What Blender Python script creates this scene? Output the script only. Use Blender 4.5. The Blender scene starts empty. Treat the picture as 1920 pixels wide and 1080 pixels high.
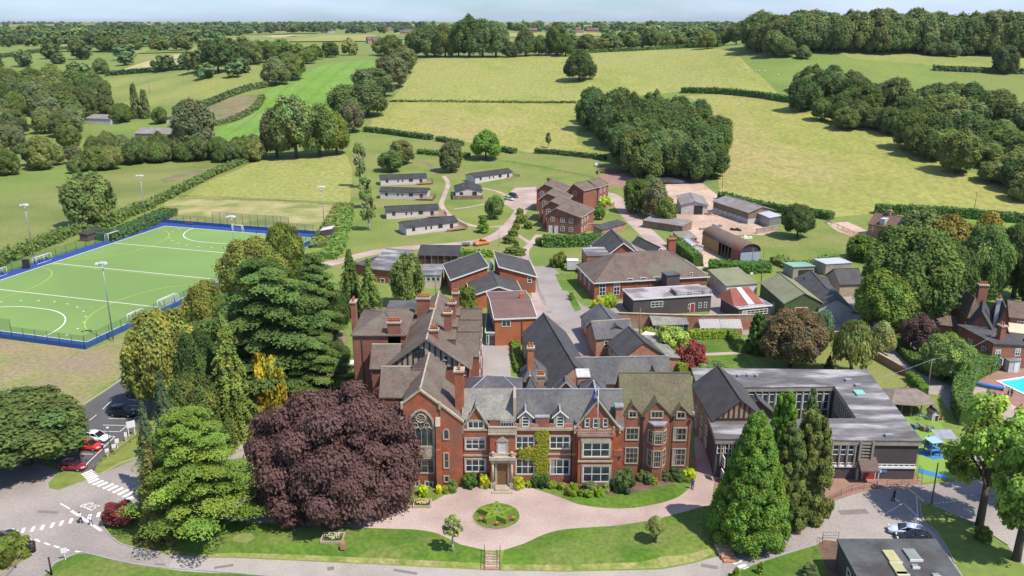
import bpy, math, random
import numpy as np
from mathutils import Vector, Matrix
from mathutils.geometry import delaunay_2d_cdt
R = math.radians
S = bpy.context.scene
# ---------------- camera, sky, sun, exposure ----------------
CH, CF = 64.0, 1600.0
CP = math.atan(500.0 / 1600.0)
cd = bpy.data.cameras.new('camera'); cam = bpy.data.objects.new('camera', cd)
S.collection.objects.link(cam); S.camera = cam
cam.location = (0, 0, CH); cam.rotation_euler = (math.pi / 2 - CP, 0, 0)
cd.sensor_width = 36.0; cd.lens = 30.0; cd.clip_end = 60000; cd.clip_start = 1.0
W = bpy.data.worlds.new('World'); S.world = W; W.use_nodes = True
SUN_EL = R(58); SUN_AZ = math.atan2(0.80, -0.60)      # azimuth from +Y towards +X
nt = W.node_tree; bg = nt.nodes['Background']; sky = nt.nodes.new('ShaderNodeTexSky')
sky.sky_type = 'NISHITA'; sky.sun_disc = False; sky.sun_elevation = SUN_EL
sky.sun_rotation = SUN_AZ; sky.air_density = 1.0; sky.dust_density = 0.6; sky.ozone_density = 2.0
# thin white cloud drawn over the blue sky by direction
tc = nt.nodes.new('ShaderNodeTexCoord'); mp = nt.nodes.new('ShaderNodeMapping'); mp.inputs['Scale'].default_value = (2.2, 2.2, 14)
nz = nt.nodes.new('ShaderNodeTexNoise'); nz.inputs['Scale'].default_value = 1.6; nz.inputs['Detail'].default_value = 6
cr = nt.nodes.new('ShaderNodeValToRGB'); cr.color_ramp.elements[0].position = .42; cr.color_ramp.elements[1].position = .75
cr.color_ramp.elements[0].color = (.0, .0, .0, 1); cr.color_ramp.elements[1].color = (.75, .75, .75, 1)
mx = nt.nodes.new('ShaderNodeMixRGB'); mx.inputs[2].default_value = (5.9, 6.9, 8.8, 1)
mx0 = nt.nodes.new('ShaderNodeMixRGB'); mx0.blend_type = 'MULTIPLY'; mx0.inputs[0].default_value = 1; mx0.inputs[2].default_value = (.66, .86, 1.24, 1)
L = nt.links.new
L(tc.outputs['Generated'], mp.inputs[0]); L(mp.outputs[0], nz.inputs['Vector']); L(nz.outputs[0], cr.inputs[0])
L(cr.outputs[0], mx.inputs[0]); L(sky.outputs[0], mx0.inputs[1]); L(mx0.outputs[0], mx.inputs[1]); L(mx.outputs[0], bg.inputs[0])
bg.inputs[1].default_value = 0.115
sd = bpy.data.lights.new('sun', 'SUN'); sd.energy = 4.7; sd.angle = R(0.53); sd.color = (1, .94, .84)
sun = bpy.data.objects.new('sun', sd); S.collection.objects.link(sun)
sdir = Vector((0.80 * math.cos(SUN_EL), -0.60 * math.cos(SUN_EL), math.sin(SUN_EL)))
sun.rotation_euler = sdir.to_track_quat('Z', 'Y').to_euler(); sun.location = (60, -30, 120)
S.view_settings.view_transform = 'Standard'; S.view_settings.look = 'None'
S.view_settings.exposure = 0.38; HAZE = 3e-5; S.view_settings.gamma = 1
try:
    S.cycles.max_bounces = 5; S.cycles.diffuse_bounces = 2; S.cycles.glossy_bounces = 2
    S.cycles.transparent_max_bounces = 8; S.cycles.transmission_bounces = 2; S.cycles.volume_bounces = 0
except Exception: pass

# ---------------- terrain ----------------
TU = [-0.72, -0.48, -0.32, -0.16, 0.0, 0.16, 0.32, 0.48, 0.72]
TY = [0, 200, 290, 340, 375, 430, 490, 560, 630, 720, 840, 1150, 1700, 3200, 6000, 12000, 30000]
TZ = [
 # -.9  -.6  -.4  -.2   0   .2   .4   .6   .9
 [0, 0, 0, 0, 0, 0, 0, 0, 0],
 [0, 0, 0, 0, 0, 0, 0, 0, 0],
 [0, 0, 0, 0, 0, 0, .5, 1.5, 2],
 [0, 0, 0, 0, 0, 1, 3.5, 7, 8],
 [0, 0, 0, 1, 1.5, 3, 8, 10.5, 12],
 [0, 0, 1, 4.5, 5.5, 8, 14.5, 17, 18],
 [2, 2, 5, 9, 11, 15, 22, 24, 25],
 [5, 5, 11.5, 15.5, 17, 22.5, 33, 32, 33],
 [9, 9, 23, 22, 24, 30, 45, 42, 43],
 [15, 15, 30, 31, 34, 40, 49, 49, 50],
 [25, 25, 33, 34.5, 38, 42, 49, 49, 49],
 [34, 34, 36, 37, 40, 42, 47, 46, 46],
 [39, 39, 39, 39, 42, 43, 46, 46, 46],
 [44, 44, 45, 45, 46, 46, 47, 47, 47],
 [50, 50, 50, 51, 51, 51, 51, 51, 51],
 [56, 56, 56, 56, 57, 57, 57, 57, 57],
 [40, 40, 40, 40, 40, 40, 40, 40, 40]]
def pw(px, py, z=0.0):                  # the point of the plane at height z seen at a pixel of the 1920-wide photograph
    a = (px - 960) / CF; b = -(py - 540) / CF
    dy = math.cos(CP) + b * math.sin(CP); dz = -math.sin(CP) + b * math.cos(CP)
    t = (z - CH) / dz
    return Vector((a * t, dy * t, z))
_rt = [(-400, 945), (150, 985), (226, 1020), (440, 1046), (911, 1069), (1060, 1072), (1240, 1068), (1353, 1041), (1451, 1009), (1534, 956)]
_rp = [pw(x, y, -1.0) for x, y in _rt]
_RX = [v.x for v in _rp]; _RY = [v.y for v in _rp]
def sst(t): t = max(0.0, min(1.0, t)); return t * t * (3 - 2 * t)
def _cell(arr, v):
    i = int(np.searchsorted(arr, v)) - 1
    return max(0, min(len(arr) - 2, i))
def tz(x, y):
    if y < 199:
        if y > 112: return 0.0
        yl = float(np.interp(x, _RX, _RY)) + 0.15
        f = sst((x + 48) / 10) * (1 - sst((x - 26) / 14))
        return -1.0 * f * sst((yl + 1.9 - y) / 1.9)
    u = x / y
    i = _cell(TY, y); j = _cell(TU, u)
    def row(k):
        r = TZ[max(0, min(len(TY) - 1, k))]
        t = max(0.0, min(1.0, (u - TU[j]) / (TU[j + 1] - TU[j])))
        t = t * t * (3 - 2 * t) * .5 + t * .5
        return r[j] * (1 - t) + r[j + 1] * t
    # monotone cubic in y
    y0, y1 = TY[i], TY[i + 1]; z0, z1 = row(i), row(i + 1)
    d = (z1 - z0) / (y1 - y0)
    dm = (z0 - row(i - 1)) / (y0 - TY[i - 1]) if i > 0 else 0
    dp = (row(i + 2) - z1) / (TY[i + 2] - y1) if i + 2 < len(TY) else 0
    m0 = 2 * d * dm / (d + dm) if d * dm > 0 else 0
    m1 = 2 * d * dp / (d + dp) if d * dp > 0 else 0
    h = y1 - y0; t = (y - y0) / h
    z = (2*t**3-3*t*t+1)*z0 + (t**3-2*t*t+t)*h*m0 + (-2*t**3+3*t*t)*z1 + (t**3-t*t)*h*m1
    if y > 1500: z += 3.0 * math.sin(x / 700.0 + 1) * math.sin(y / 900.0)
    return z
_cache = {}
def G(px, py):                           # the terrain point seen at a pixel
    k = (px, py)
    if k in _cache: return _cache[k].copy()
    a = (px - 960) / CF; b = -(py - 540) / CF
    dy = math.cos(CP) + b * math.sin(CP); dz = -math.sin(CP) + b * math.cos(CP)
    y = 30.0; py_ = y
    def f(y): return CH + y / dy * dz - tz(a * y / dy, y)
    while y < 29000 and f(y) > 0:
        py_ = y; y *= 1.012
    lo, hi = py_, y
    for _ in range(18):
        m = (lo + hi) / 2
        if f(m) > 0: lo = m
        else: hi = m
    v = Vector((a * hi / dy, hi, tz(a * hi / dy, hi)))
    _cache[k] = v
    return v.copy()
def depth(v): return v.y * math.cos(CP) + (CH - v.z) * math.sin(CP)
def mpp(v): return depth(v) / CF         # metres per photograph pixel at a point
def ztop(py, y):                         # height of the point seen on row py at distance y
    b = -(py - 540) / CF
    return CH + y * (-math.sin(CP) + b * math.cos(CP)) / (math.cos(CP) + b * math.sin(CP))

# ---------------- small library ----------------
C = S.collection
def link(o, parent=None):
    C.objects.link(o)
    if parent is not None: o.parent = parent
    return o
def tag(o, label=None, cat=None, group=None, kind=None):
    if label: o['label'] = label
    if cat: o['category'] = cat
    if group: o['group'] = group
    if kind: o['kind'] = kind
    return o
def empty(name, label, cat, loc=(0, 0, 0), rz=0.0, group=None):
    o = bpy.data.objects.new(name, None); link(o); o.location = loc; o.rotation_euler = (0, 0, rz)
    o.empty_display_size = .3
    return tag(o, label, cat, group)
class MB:
    def __init__(s): s.v = []; s.f = []; s.m = []; s.sm = []
    def add(s, vs, fs, mi=0, smooth=False):
        n = len(s.v); s.v += [tuple(v) for v in vs]
        for f in fs: s.f.append(tuple(i + n for i in f)); s.m.append(mi); s.sm.append(smooth)
        return s
    def box(s, x0, x1, y0, y1, z0, z1, mi=0):
        vs = [(x0,y0,z0),(x1,y0,z0),(x1,y1,z0),(x0,y1,z0),(x0,y0,z1),(x1,y0,z1),(x1,y1,z1),(x0,y1,z1)]
        return s.add(vs, [(3,2,1,0),(4,5,6,7),(0,1,5,4),(1,2,6,5),(2,3,7,6),(3,0,4,7)], mi)
    def prism(s, poly, z0, z1, mi=0, top=None):      # poly in xy, counter-clockwise
        n = len(poly); vs = [(x, y, z0) for x, y in poly] + [(x, y, z1) for x, y in poly]
        return s.add(vs, [tuple(range(n))[::-1], tuple(range(n, 2*n))] + [(i, (i+1) % n, n+(i+1) % n, n+i) for i in range(n)], mi)
    def slab(s, q, t, mi=0):                # a quad or polygon (list of 3D points) with thickness t downwards
        n = len(q); lo = [(x, y, z - t) for x, y, z in q]
        return s.add(list(q) + lo, [tuple(range(n)), tuple(range(n, 2*n))[::-1]] + [(i, n+i, n+(i+1) % n, (i+1) % n) for i in range(n)], mi)
    def cyl(s, p0, p1, r0, r1=None, n=8, mi=0, caps=True, smooth=True):
        r1 = r0 if r1 is None else r1
        p0 = Vector(p0); p1 = Vector(p1); d = (p1 - p0)
        if d.length < 1e-6: return s
        q = d.normalized().to_track_quat('Z', 'Y'); vs = []
        for p, r in ((p0, r0), (p1, r1)):
            for i in range(n):
                a = 2 * math.pi * i / n
                vs.append(tuple(p + q @ Vector((r * math.cos(a), r * math.sin(a), 0))))
        s.add(vs, [(i, (i+1) % n, n+(i+1) % n, n+i) for i in range(n)], mi, smooth)
        if caps: 
            k = len(s.v) - 2 * n
            s.f.append(tuple(range(k, k+n))[::-1]); s.m.append(mi); s.sm.append(False)
            s.f.append(tuple(range(k+n, k+2*n))); s.m.append(mi); s.sm.append(False)
        return s
    def ball(s, c, r, n=10, m=6, mi=0):
        rx, ry, rz = r if hasattr(r, '__len__') else (r, r, r)
        vs = [(c[0], c[1], c[2]-rz)]
        for j in range(1, m):
            t = math.pi * j / m
            for i in range(n):
                a = 2*math.pi*i/n
                vs.append((c[0]+rx*math.sin(t)*math.cos(a), c[1]+ry*math.sin(t)*math.sin(a), c[2]-rz*math.cos(t)))
        vs.append((c[0], c[1], c[2]+rz)); e = len(vs)-1
        fs = [(0, 1+(i+1) % n, 1+i) for i in range(n)]
        for j in range(m-2):
            for i in range(n):
                a = 1+j*n; fs.append((a+i, a+(i+1) % n, a+n+(i+1) % n, a+n+i))
        a = 1+(m-2)*n; fs += [(a+i, a+(i+1) % n, e) for i in range(n)]
        return s.add(vs, fs, mi, True)
    def loft(s, secs, mi=0, smooth=False):  # list of rings with equal point counts
        n = len(secs[0]); vs = [p for r in secs for p in r]; fs = []
        for k in range(len(secs)-1):
            for i in range(n): fs.append((k*n+i, k*n+(i+1) % n, (k+1)*n+(i+1) % n, (k+1)*n+i))
        fs.append(tuple(range(n))[::-1]); fs.append(tuple(range((len(secs)-1)*n, len(secs)*n)))
        return s.add(vs, fs, mi, smooth)
    def mesh(s, name, mats):
        me = bpy.data.meshes.new(name); me.from_pydata(s.v, [], s.f)
        for m in (mats if isinstance(mats, (list, tuple)) else [mats]): me.materials.append(m)
        me.polygons.foreach_set('material_index', s.m); me.polygons.foreach_set('use_smooth', s.sm)
        me.update(); return me
    def build(s, name, mats, parent=None, loc=None, rz=0.0):
        o = bpy.data.objects.new(name, s.mesh(name, mats)); link(o, parent)
        if loc is not None: o.location = loc
        o.rotation_euler = (0, 0, rz); return o
def copy_tree(o, parent=None):
    c = o.copy(); C.objects.link(c); c.parent = parent
    for ch in o.children: copy_tree(ch, c)
    return c

# ---------------- materials ----------------
_mats = {}
def mat(name, c1, c2=None, scale=1.0, rough=.85, detail=5, stretch=(1, 1, 1), lo=.35, hi=.65, fine=None, bands=None, bump=0.0, metal=0.0, spec=.3, c3=None, s3=.05, objcol=False):
    """base colour mixed from two or three tones by object-space noise; bands=(axis scale, dark, duty) draws fine courses along Z"""
    if name in _mats: return _mats[name]
    m = bpy.data.materials.new(name); m.use_nodes = True; t = m.node_tree; b = t.nodes['Principled BSDF']
    b.inputs['Roughness'].default_value = rough; b.inputs['Metallic'].default_value = metal
    b.inputs['Specular IOR Level'].default_value = spec
    N = t.nodes.new; K = t.links.new
    co = N('ShaderNodeTexCoord'); mpn = N('ShaderNodeMapping'); mpn.inputs['Scale'].default_value = stretch; K(co.outputs['Object'], mpn.inputs[0])
    def noise(s, d, src=mpn):
        n = N('ShaderNodeTexNoise'); n.inputs['Scale'].default_value = s; n.inputs['Detail'].default_value = d; K(src.outputs[0], n.inputs['Vector']); return n
    def ramp(n, a, bb):
        r = N('ShaderNodeMapRange'); r.inputs[1].default_value = a; r.inputs[2].default_value = bb; K(n.outputs[0], r.inputs[0]); return r
    def mixc(f, a, bb, mode='MIX'):
        x = N('ShaderNodeMixRGB'); x.blend_type = mode
        if f is not None and not isinstance(f, (int, float)): K(f, x.inputs[0])
        elif f is not None: x.inputs[0].default_value = f
        for k, v in ((1, a), (2, bb)):
            if isinstance(v, tuple): x.inputs[k].default_value = (*v[:3], 1)
            else: K(v, x.inputs[k])
        return x.outputs[0]
    c2 = c2 or tuple(x * .75 for x in c1)
    n1 = noise(scale, detail); col = mixc(ramp(n1, lo, hi).outputs[0], tuple(c1), tuple(c2))
    if c3: col = mixc(ramp(noise(s3, 4), .45, .62).outputs[0], col, tuple(c3))
    if fine:
        r = ramp(noise(fine[0], 2), .3, .7); r.inputs[3].default_value = 1 - fine[1]; r.inputs[4].default_value = 1 + fine[1]
        cx = N('ShaderNodeCombineXYZ')
        for k in range(3): K(r.outputs[0], cx.inputs[k])
        col = mixc(1.0, col, cx.outputs[0], 'MULTIPLY')
    if bands:
        w = N('ShaderNodeTexWave'); w.bands_direction = bands[3] if len(bands) > 3 else 'Z'; w.inputs['Scale'].default_value = bands[0]; w.inputs['Distortion'].default_value = bands[4] if len(bands) > 4 else .3
        K(co.outputs['Object'], w.inputs['Vector']); r = ramp(w, 0, bands[2]); r.inputs[3].default_value = 1 - bands[1]; r.inputs[4].default_value = 1
        cx = N('ShaderNodeCombineXYZ')
        for k in range(3): K(r.outputs[0], cx.inputs[k])
        col = mixc(1.0, col, cx.outputs[0], 'MULTIPLY')
    if objcol:
        oi = N('ShaderNodeObjectInfo'); col = mixc(1.0, col, oi.outputs['Color'], 'MULTIPLY')
    K(col, b.inputs['Base Color'])
    if bump:
        bp = N('ShaderNodeBump'); bp.inputs['Strength'].default_value = bump; bp.inputs['Distance'].default_value = .3
        K(noise(scale * 4, 4).outputs[0], bp.inputs['Height']); K(bp.outputs[0], b.inputs['Normal'])
    _mats[name] = m; return m
def plain(name, c, rough=.6, metal=0, spec=.4): return mat(name, c, tuple(x * .88 for x in c), 2.0, rough, metal=metal, spec=spec)
M = {}
# ground covers
M['grass'] = mat('rough_grass', (.17, .19, .045), (.12, .15, .035), .035, .95, c3=(.20, .21, .06), s3=.02, fine=(1.3, .22))
M['lawn'] = mat('mown_lawn', (.095, .175, .016), (.062, .125, .012), .16, .95, detail=8, fine=(1.6, .24), c3=(.135, .17, .035), s3=.09)
M['campus'] = mat('campus_grass', (.19, .22, .05), (.12, .175, .03), .06, .95, fine=(1.5, .16), c3=(.2, .2, .06), s3=.05)
M['vergemix'] = mat('long_verge_grass', (.22, .23, .06), (.13, .18, .03), .5, .95, detail=8, fine=(2, .25), c3=(.28, .25, .10), s3=.3)
M['patch'] = mat('old_tarmac_repair', (.20, .178, .163), (.17, .15, .14), .5, .9)
M['bank'] = mat('worn_bank_grass', (.27, .225, .105), (.20, .205, .07), .10, .95, detail=8, fine=(1.2, .2), c3=(.25, .19, .12), s3=.08)
M['dry'] = mat('dry_grass', (.38, .32, .145), (.27, .25, .09), .12, .95, fine=(1.5, .15), c3=(.17, .20, .05), s3=.07)
M['hay'] = mat('hay_meadow', (.28, .27, .068), (.225, .24, .050), .06, .95, detail=8, stretch=(1, .5, 1), fine=(.6, .20), c3=(.31, .265, .095), s3=.016, bands=(.021, .05, .4, 'DIAGONAL', 1.5))
M['hay2'] = mat('hay_meadow_pale', (.275, .275, .070), (.215, .24, .05), .06, .95, detail=8, stretch=(1, .5, 1), fine=(.6, .20), c3=(.26, .26, .07), s3=.02)
M['bright'] = mat('sown_grass', (.15, .27, .035), (.12, .225, .028), .06, .95, fine=(.5, .2), c3=(.17, .26, .05), s3=.03, bands=(.026, .12, .35, 'X', .6))
M['pale'] = mat('pale_pasture', (.24, .25, .065), (.17, .21, .05), .03, .95, fine=(.5, .15))
M['green'] = mat('pasture', (.17, .225, .045), (.13, .185, .035), .03, .95, fine=(.7, .16), c3=(.17, .2, .045), s3=.02)
M['straw'] = mat('cut_straw', (.42, .36, .17), (.36, .31, .14), .05, .95, fine=(.6, .1))
M['verge'] = mat('field_scrub_earth', (.24, .17, .10), (.13, .15, .05), .12, .95, fine=(1, .25))
M['asphalt'] = mat('asphalt', (.29, .25, .225), (.225, .197, .18), .12, .9, detail=9, fine=(2.5, .12), c3=(.34, .295, .265), s3=.05)
M['asphalt_new'] = mat('asphalt_car_park', (.105, .10, .10), (.085, .082, .082), .2, .9, fine=(3, .08))
M['conc'] = mat('concrete_road', (.37, .325, .285), (.30, .265, .235), .3, .9, fine=(3, .08), c3=(.36, .32, .29), s3=.08)
M['drive'] = mat('pink_gravel', (.385, .285, .245), (.32, .235, .20), .25, .95, fine=(4, .16), c3=(.43, .33, .285), s3=.1)
M['block'] = mat('red_block_paving', (.30, .17, .13), (.24, .14, .11), .4, .9, fine=(4, .12))
M['yard'] = mat('farmyard_stone', (.52, .38, .285), (.43, .31, .23), .1, .95, fine=(1.2, .2), c3=(.38, .25, .18), s3=.06)
M['soil'] = mat('garden_soil', (.17, .10, .07), (.11, .07, .05), .5, .95, fine=(4, .2))
M['turf'] = mat('artificial_turf', (.20, .31, .085), (.18, .285, .075), .05, .9, c3=(.15, .24, .065), s3=.012)
M['blue'] = mat('blue_surround', (.026, .06, .25), (.022, .052, .22), .3, .85)
M['play'] = mat('playground_turf', (.19, .30, .05), (.16, .26, .04), .2, .9)
M['playblue'] = mat('playground_blue', (.05, .2, .42), (.05, .17, .36), .4, .9)
M['line'] = plain('white_line_paint', (.72, .7, .66), .8); M['lemon'] = plain('yellow_line_paint', (.45, .42, .06), .8)
M['yline'] = plain('road_yellow_paint', (.6, .48, .2), .8)
# building
M['brick'] = mat('red_brick', (.40, .115, .052), (.25, .078, .042), .6, .9, detail=8, fine=(6, .28), bands=(4.2, .14, .35), c3=(.24, .105, .07), s3=.3, bump=.12)
M['brick2'] = mat('brown_brick', (.30, .12, .075), (.22, .09, .06), .5, .9, fine=(6, .26), bands=(4.2, .12, .35), bump=.12)
M['brick3'] = mat('orange_brick', (.45, .15, .065), (.37, .12, .055), .4, .9, fine=(4, .1), bands=(4.2, .08, .35))
M['oldbrick'] = mat('weathered_brick', (.40, .19, .115), (.30, .13, .085), .6, .9, fine=(4, .22), c3=(.34, .24, .17), s3=.35)
M['slate'] = mat('grey_slate', (.105, .100, .104), (.072, .070, .075), .5, .75, fine=(3, .2), bands=(2.6, .2, .4), c3=(.135, .128, .12), s3=.22, stretch=(1, 1, .5))
M['slate_pale'] = mat('pale_lichen_slate', (.26, .245, .205), (.175, .165, .145), .6, .8, fine=(3, .2), bands=(2.6, .2, .4))
M['tile'] = mat('brown_plain_tile', (.165, .112, .088), (.115, .083, .07), .5, .85, fine=(3, .2), bands=(3.0, .2, .4), c3=(.15, .13, .095), s3=.22)
M['tile_moss'] = mat('mossy_olive_tile', (.155, .13, .078), (.11, .094, .06), .5, .85, fine=(3, .2), bands=(3.0, .2, .4), c3=(.13, .125, .06), s3=.3)
M['tile_dark'] = mat('dark_concrete_tile', (.085, .077, .073), (.06, .056, .054), .4, .85, fine=(2, .15), bands=(1.4, .3, .4, 'X', .2))
M['tile_grey'] = mat('dark_flat_tile', (.085, .08, .079), (.06, .057, .058), .5, .85, fine=(3, .15), bands=(2.6, .2, .4))
M['tile_red'] = mat('weathered_red_metal_roof', (.185, .105, .085), (.135, .085, .075), .3, .8, fine=(3, .12), bands=(1.6, .18, .4, 'X', .1))
M['felt'] = mat('weathered_flat_roof_felt', (.105, .097, .098), (.34, .325, .32), .3, .9, stretch=(.3, 1, 1), lo=.44, hi=.60, fine=(2, .2), c3=(.13, .12, .12), s3=.35)
M['felt_dark'] = mat('dark_roof_felt', (.085, .09, .088), (.11, .115, .112), .3, .9, fine=(2, .12), c3=(.06, .055, .055), s3=.2)
M['felt_pink'] = mat('pink_grey_roof_felt', (.40, .35, .35), (.34, .29, .29), .3, .9, fine=(2, .1), c3=(.16, .15, .15), s3=.22)
M['sheet'] = mat('fibre_cement_sheet', (.27, .245, .23), (.2, .185, .175), .4, .85, fine=(2, .1), bands=(1.2, .25, .4, 'X', .1), c3=(.22, .185, .16), s3=.2)
M['sheet_dark'] = mat('dark_sheet_roof', (.055, .052, .054), (.04, .038, .04), .4, .8, bands=(1.2, .2, .4, 'X', .1))
M['shed_green'] = mat('olive_sheet_roof', (.25, .25, .145), (.20, .2, .12), .3, .8, bands=(1.0, .2, .4, 'Y', .1), fine=(2, .1))
M['teal'] = mat('teal_sheet_roof', (.15, .32, .23), (.30, .42, .33), .25, .7, stretch=(1, .1, 1))
M['rust'] = mat('rusty_corrugated', (.20, .085, .045), (.12, .095, .085), .5, .8, bands=(1.2, .3, .4, 'Y', .2), fine=(3, .25), c3=(.14, .115, .1), s3=.3)
M['rustred'] = mat('red_metal_sheet', (.30, .085, .06), (.22, .07, .05), .4, .7, bands=(1.2, .2, .4, 'X', .1))
M['tin'] = mat('pale_metal_sheet', (.50, .52, .55), (.4, .43, .46), .5, .5, bands=(1.2, .15, .4, 'X', .1))
M['stone'] = mat('buff_stone', (.42, .345, .255), (.33, .27, .2), .8, .9, fine=(4, .15))
M['concrete'] = mat('aged_concrete', (.36, .31, .25), (.26, .23, .19), .4, .9, fine=(2, .15), stretch=(1, 1, .3))
M['dkbrick'] = mat('dark_grey_brick', (.095, .078, .078), (.075, .062, .063), .4, .9, fine=(4, .12), bands=(4.2, .12, .35))
M['timber'] = mat('dark_timber', (.03, .025, .022), (.045, .038, .032), 2, .8)
M['render'] = mat('aged_cream_render', (.44, .36, .26), (.33, .27, .2), .7, .9, fine=(3, .15))
M['cream'] = mat('cream_render', (.55, .49, .36), (.48, .43, .31), .5, .9)
M['board'] = mat('weathered_grey_boarding', (.64, .56, .53), (.52, .45, .43), .6, .85, stretch=(.3, .3, 3), bands=(1.6, .25, .4), fine=(2, .1))
M['brownboard'] = mat('brown_boarding', (.16, .085, .055), (.11, .06, .04), .8, .85, bands=(1.6, .2, .4))
M['white'] = mat('white_paint', (.74, .73, .7), (.66, .65, .62), 2, .5)
M['offwhite'] = mat('weathered_white_wall', (.52, .5, .48), (.42, .4, .38), .6, .8, fine=(2, .12))
M['glass'] = mat('window_glass', (.018, .022, .028), (.05, .06, .07), 1.1, .12, spec=.6)
M['glassg'] = mat('green_window_glass', (.02, .06, .05), (.05, .09, .08), 1.1, .15, spec=.6)
M['lead'] = mat('lead_flashing', (.30, .31, .34), (.22, .23, .26), 1, .5)
M['pot'] = mat('terracotta', (.40, .14, .06), (.30, .11, .05), 2, .8)
M['door'] = mat('oak_door', (.20, .10, .04), (.14, .07, .03), 2, .6); M['reddoor'] = plain('red_door_paint', (.35, .04, .04)); M['bluedoor'] = plain('blue_grey_door_paint', (.17, .22, .3))
M['metal'] = plain('galvanised_steel', (.30, .31, .32), .45, .5); M['black'] = plain('black_metal', (.02, .02, .022), .5)
M['greenmetal'] = plain('green_painted_steel', (.02, .07, .045), .5)
M['wood'] = mat('fence_wood', (.24, .18, .12), (.16, .12, .08), 1.5, .9, stretch=(1, 1, .3))
M['deck'] = mat('deck_wood', (.36, .23, .15), (.27, .18, .12), 1.5, .9)
M['kerb'] = plain('kerb_stone', (.36, .33, .3), .9)
def foliage_mat():
    m = bpy.data.materials.new('foliage'); m.use_nodes = True; t = m.node_tree; N = t.nodes.new; K = t.links.new
    b = t.nodes['Principled BSDF']; b.inputs['Roughness'].default_value = .75; b.inputs['Specular IOR Level'].default_value = .18
    oi = N('ShaderNodeObjectInfo'); at = N('ShaderNodeAttribute'); at.attribute_name = 'tint'; at.attribute_type = 'GEOMETRY'
    x = N('ShaderNodeMixRGB'); x.blend_type = 'MULTIPLY'; x.inputs[0].default_value = 1; K(oi.outputs['Color'], x.inputs[1]); K(at.outputs['Color'], x.inputs[2])
    K(x.outputs[0], b.inputs['Base Color'])
    tr = N('ShaderNodeBsdfTranslucent'); y = N('ShaderNodeMixRGB'); y.blend_type = 'MULTIPLY'; y.inputs[0].default_value = 1; y.inputs[2].default_value = (1.1, 1.25, .6, 1); K(x.outputs[0], y.inputs[1]); K(y.outputs[0], tr.inputs[0])
    ms = N('ShaderNodeMixShader'); ms.inputs[0].default_value = .35; K(b.outputs[0], ms.inputs[1]); K(tr.outputs[0], ms.inputs[2]); K(ms.outputs[0], t.nodes['Material Output'].inputs[0])
    return m
M['leaf'] = foliage_mat()
M['bark'] = mat('bark', (.10, .075, .055), (.06, .045, .035), 2, .95, stretch=(1, 1, .3))
M['palebark'] = mat('pale_bark', (.42, .38, .33), (.28, .25, .22), 2, .9)
def mesh_screen(name, c, a):
    m = bpy.data.materials.new(name); m.use_nodes = True; t = m.node_tree; N = t.nodes.new; K = t.links.new
    b = t.nodes['Principled BSDF']; b.inputs['Base Color'].default_value = (*c, 1); b.inputs['Roughness'].default_value = .6
    b.inputs['Alpha'].default_value = a; return m
M['mesh'] = mesh_screen('green_wire_mesh', (.02, .10, .06), .30); M['net'] = mesh_screen('white_net', (.6, .6, .6), .3)
M['clearglass'] = mesh_screen('greenhouse_glass', (.45, .42, .40), .6)
# ---------------- the ground: one triangulation cut along every region edge ----------------
REG = []   # (object name, material key, world polygon, z-lift ignored)
def reg(name, m, pts, world=False, z=0.0):
    w = [Vector((x, y, 0)) for x, y in pts] if world else [G(x, y) for x, y in pts]
    REG.append((name, m, [(v.x, v.y) for v in w]))
def smooth_px(pts, n=4):                # Catmull-Rom through closed pixel polygon
    out = []; k = len(pts)
    for i in range(k):
        p0, p1, p2, p3 = (pts[(i+j-1) % k] for j in range(4))
        for s in range(n):
            t = s / n
            out.append(tuple(.5*((2*p1[a]) + (-p0[a]+p2[a])*t + (2*p0[a]-5*p1[a]+4*p2[a]-p3[a])*t*t + (-p0[a]+3*p1[a]-3*p2[a]+p3[a])*t**3) for a in (0, 1)))
    return out
def ribbon(pts, w, n=5):                # pixel centre line -> pixel outline of a strip of world width w
    q = []; k = len(pts)
    for i in range(k-1):
        p0 = pts[max(0, i-1)]; p1 = pts[i]; p2 = pts[i+1]; p3 = pts[min(k-1, i+2)]
        for s in range(n):
            t = s/n; q.append(tuple(.5*((2*p1[a]) + (-p0[a]+p2[a])*t + (2*p0[a]-5*p1[a]+4*p2[a]-p3[a])*t*t + (-p0[a]+3*p1[a]-3*p2[a]+p3[a])*t**3) for a in (0, 1)))
    q.append(pts[-1]); c = [G(*p).xy for p in q]; l = []; r = []
    for i, p in enumerate(c):
        d = (c[min(i+1, len(c)-1)] - c[max(i-1, 0)]).normalized(); nn = Vector((-d.y, d.x)) * w / 2
        l.append(tuple(p + nn)); r.append(tuple(p - nn))
    return l + r[::-1]
def rib(name, m, pts, w, n=5): REG.append((name, m, ribbon(pts, w, n)))

# far and middle fields (pixel outlines on the photograph, laid on the hills)
reg('pasture', 'pale', [(0, 92), (60, 85), (155, 82), (150, 93), (70, 100), (0, 106)])
reg('pasture', 'green', [(0, 110), (60, 104), (120, 100), (50, 120), (0, 128)])
reg('pasture', 'pale', [(215, 95), (250, 88), (325, 90), (372, 100), (300, 108), (240, 120), (215, 112)])
reg('straw_field', 'straw', [(232, 130), (285, 112), (330, 102), (382, 100), (384, 118), (330, 127), (262, 131)])
reg('pasture', 'pale', [(185, 146), (300, 139), (480, 124), (500, 128), (520, 148), (480, 168), (400, 182), (330, 198), (200, 200)])
reg('grass_field', 'bright', smooth_px([(412, 240), (455, 222), (492, 198), (502, 172), (540, 152), (600, 124), (640, 116), (700, 115), (690, 135), (660, 170), (640, 220), (620, 262), (560, 272), (430, 272), (408, 264)]))
reg('rough_earth', 'verge', smooth_px([(385, 212), (405, 192), (440, 182), (485, 178), (480, 198), (450, 214), (400, 232), (385, 226)]))
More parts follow.
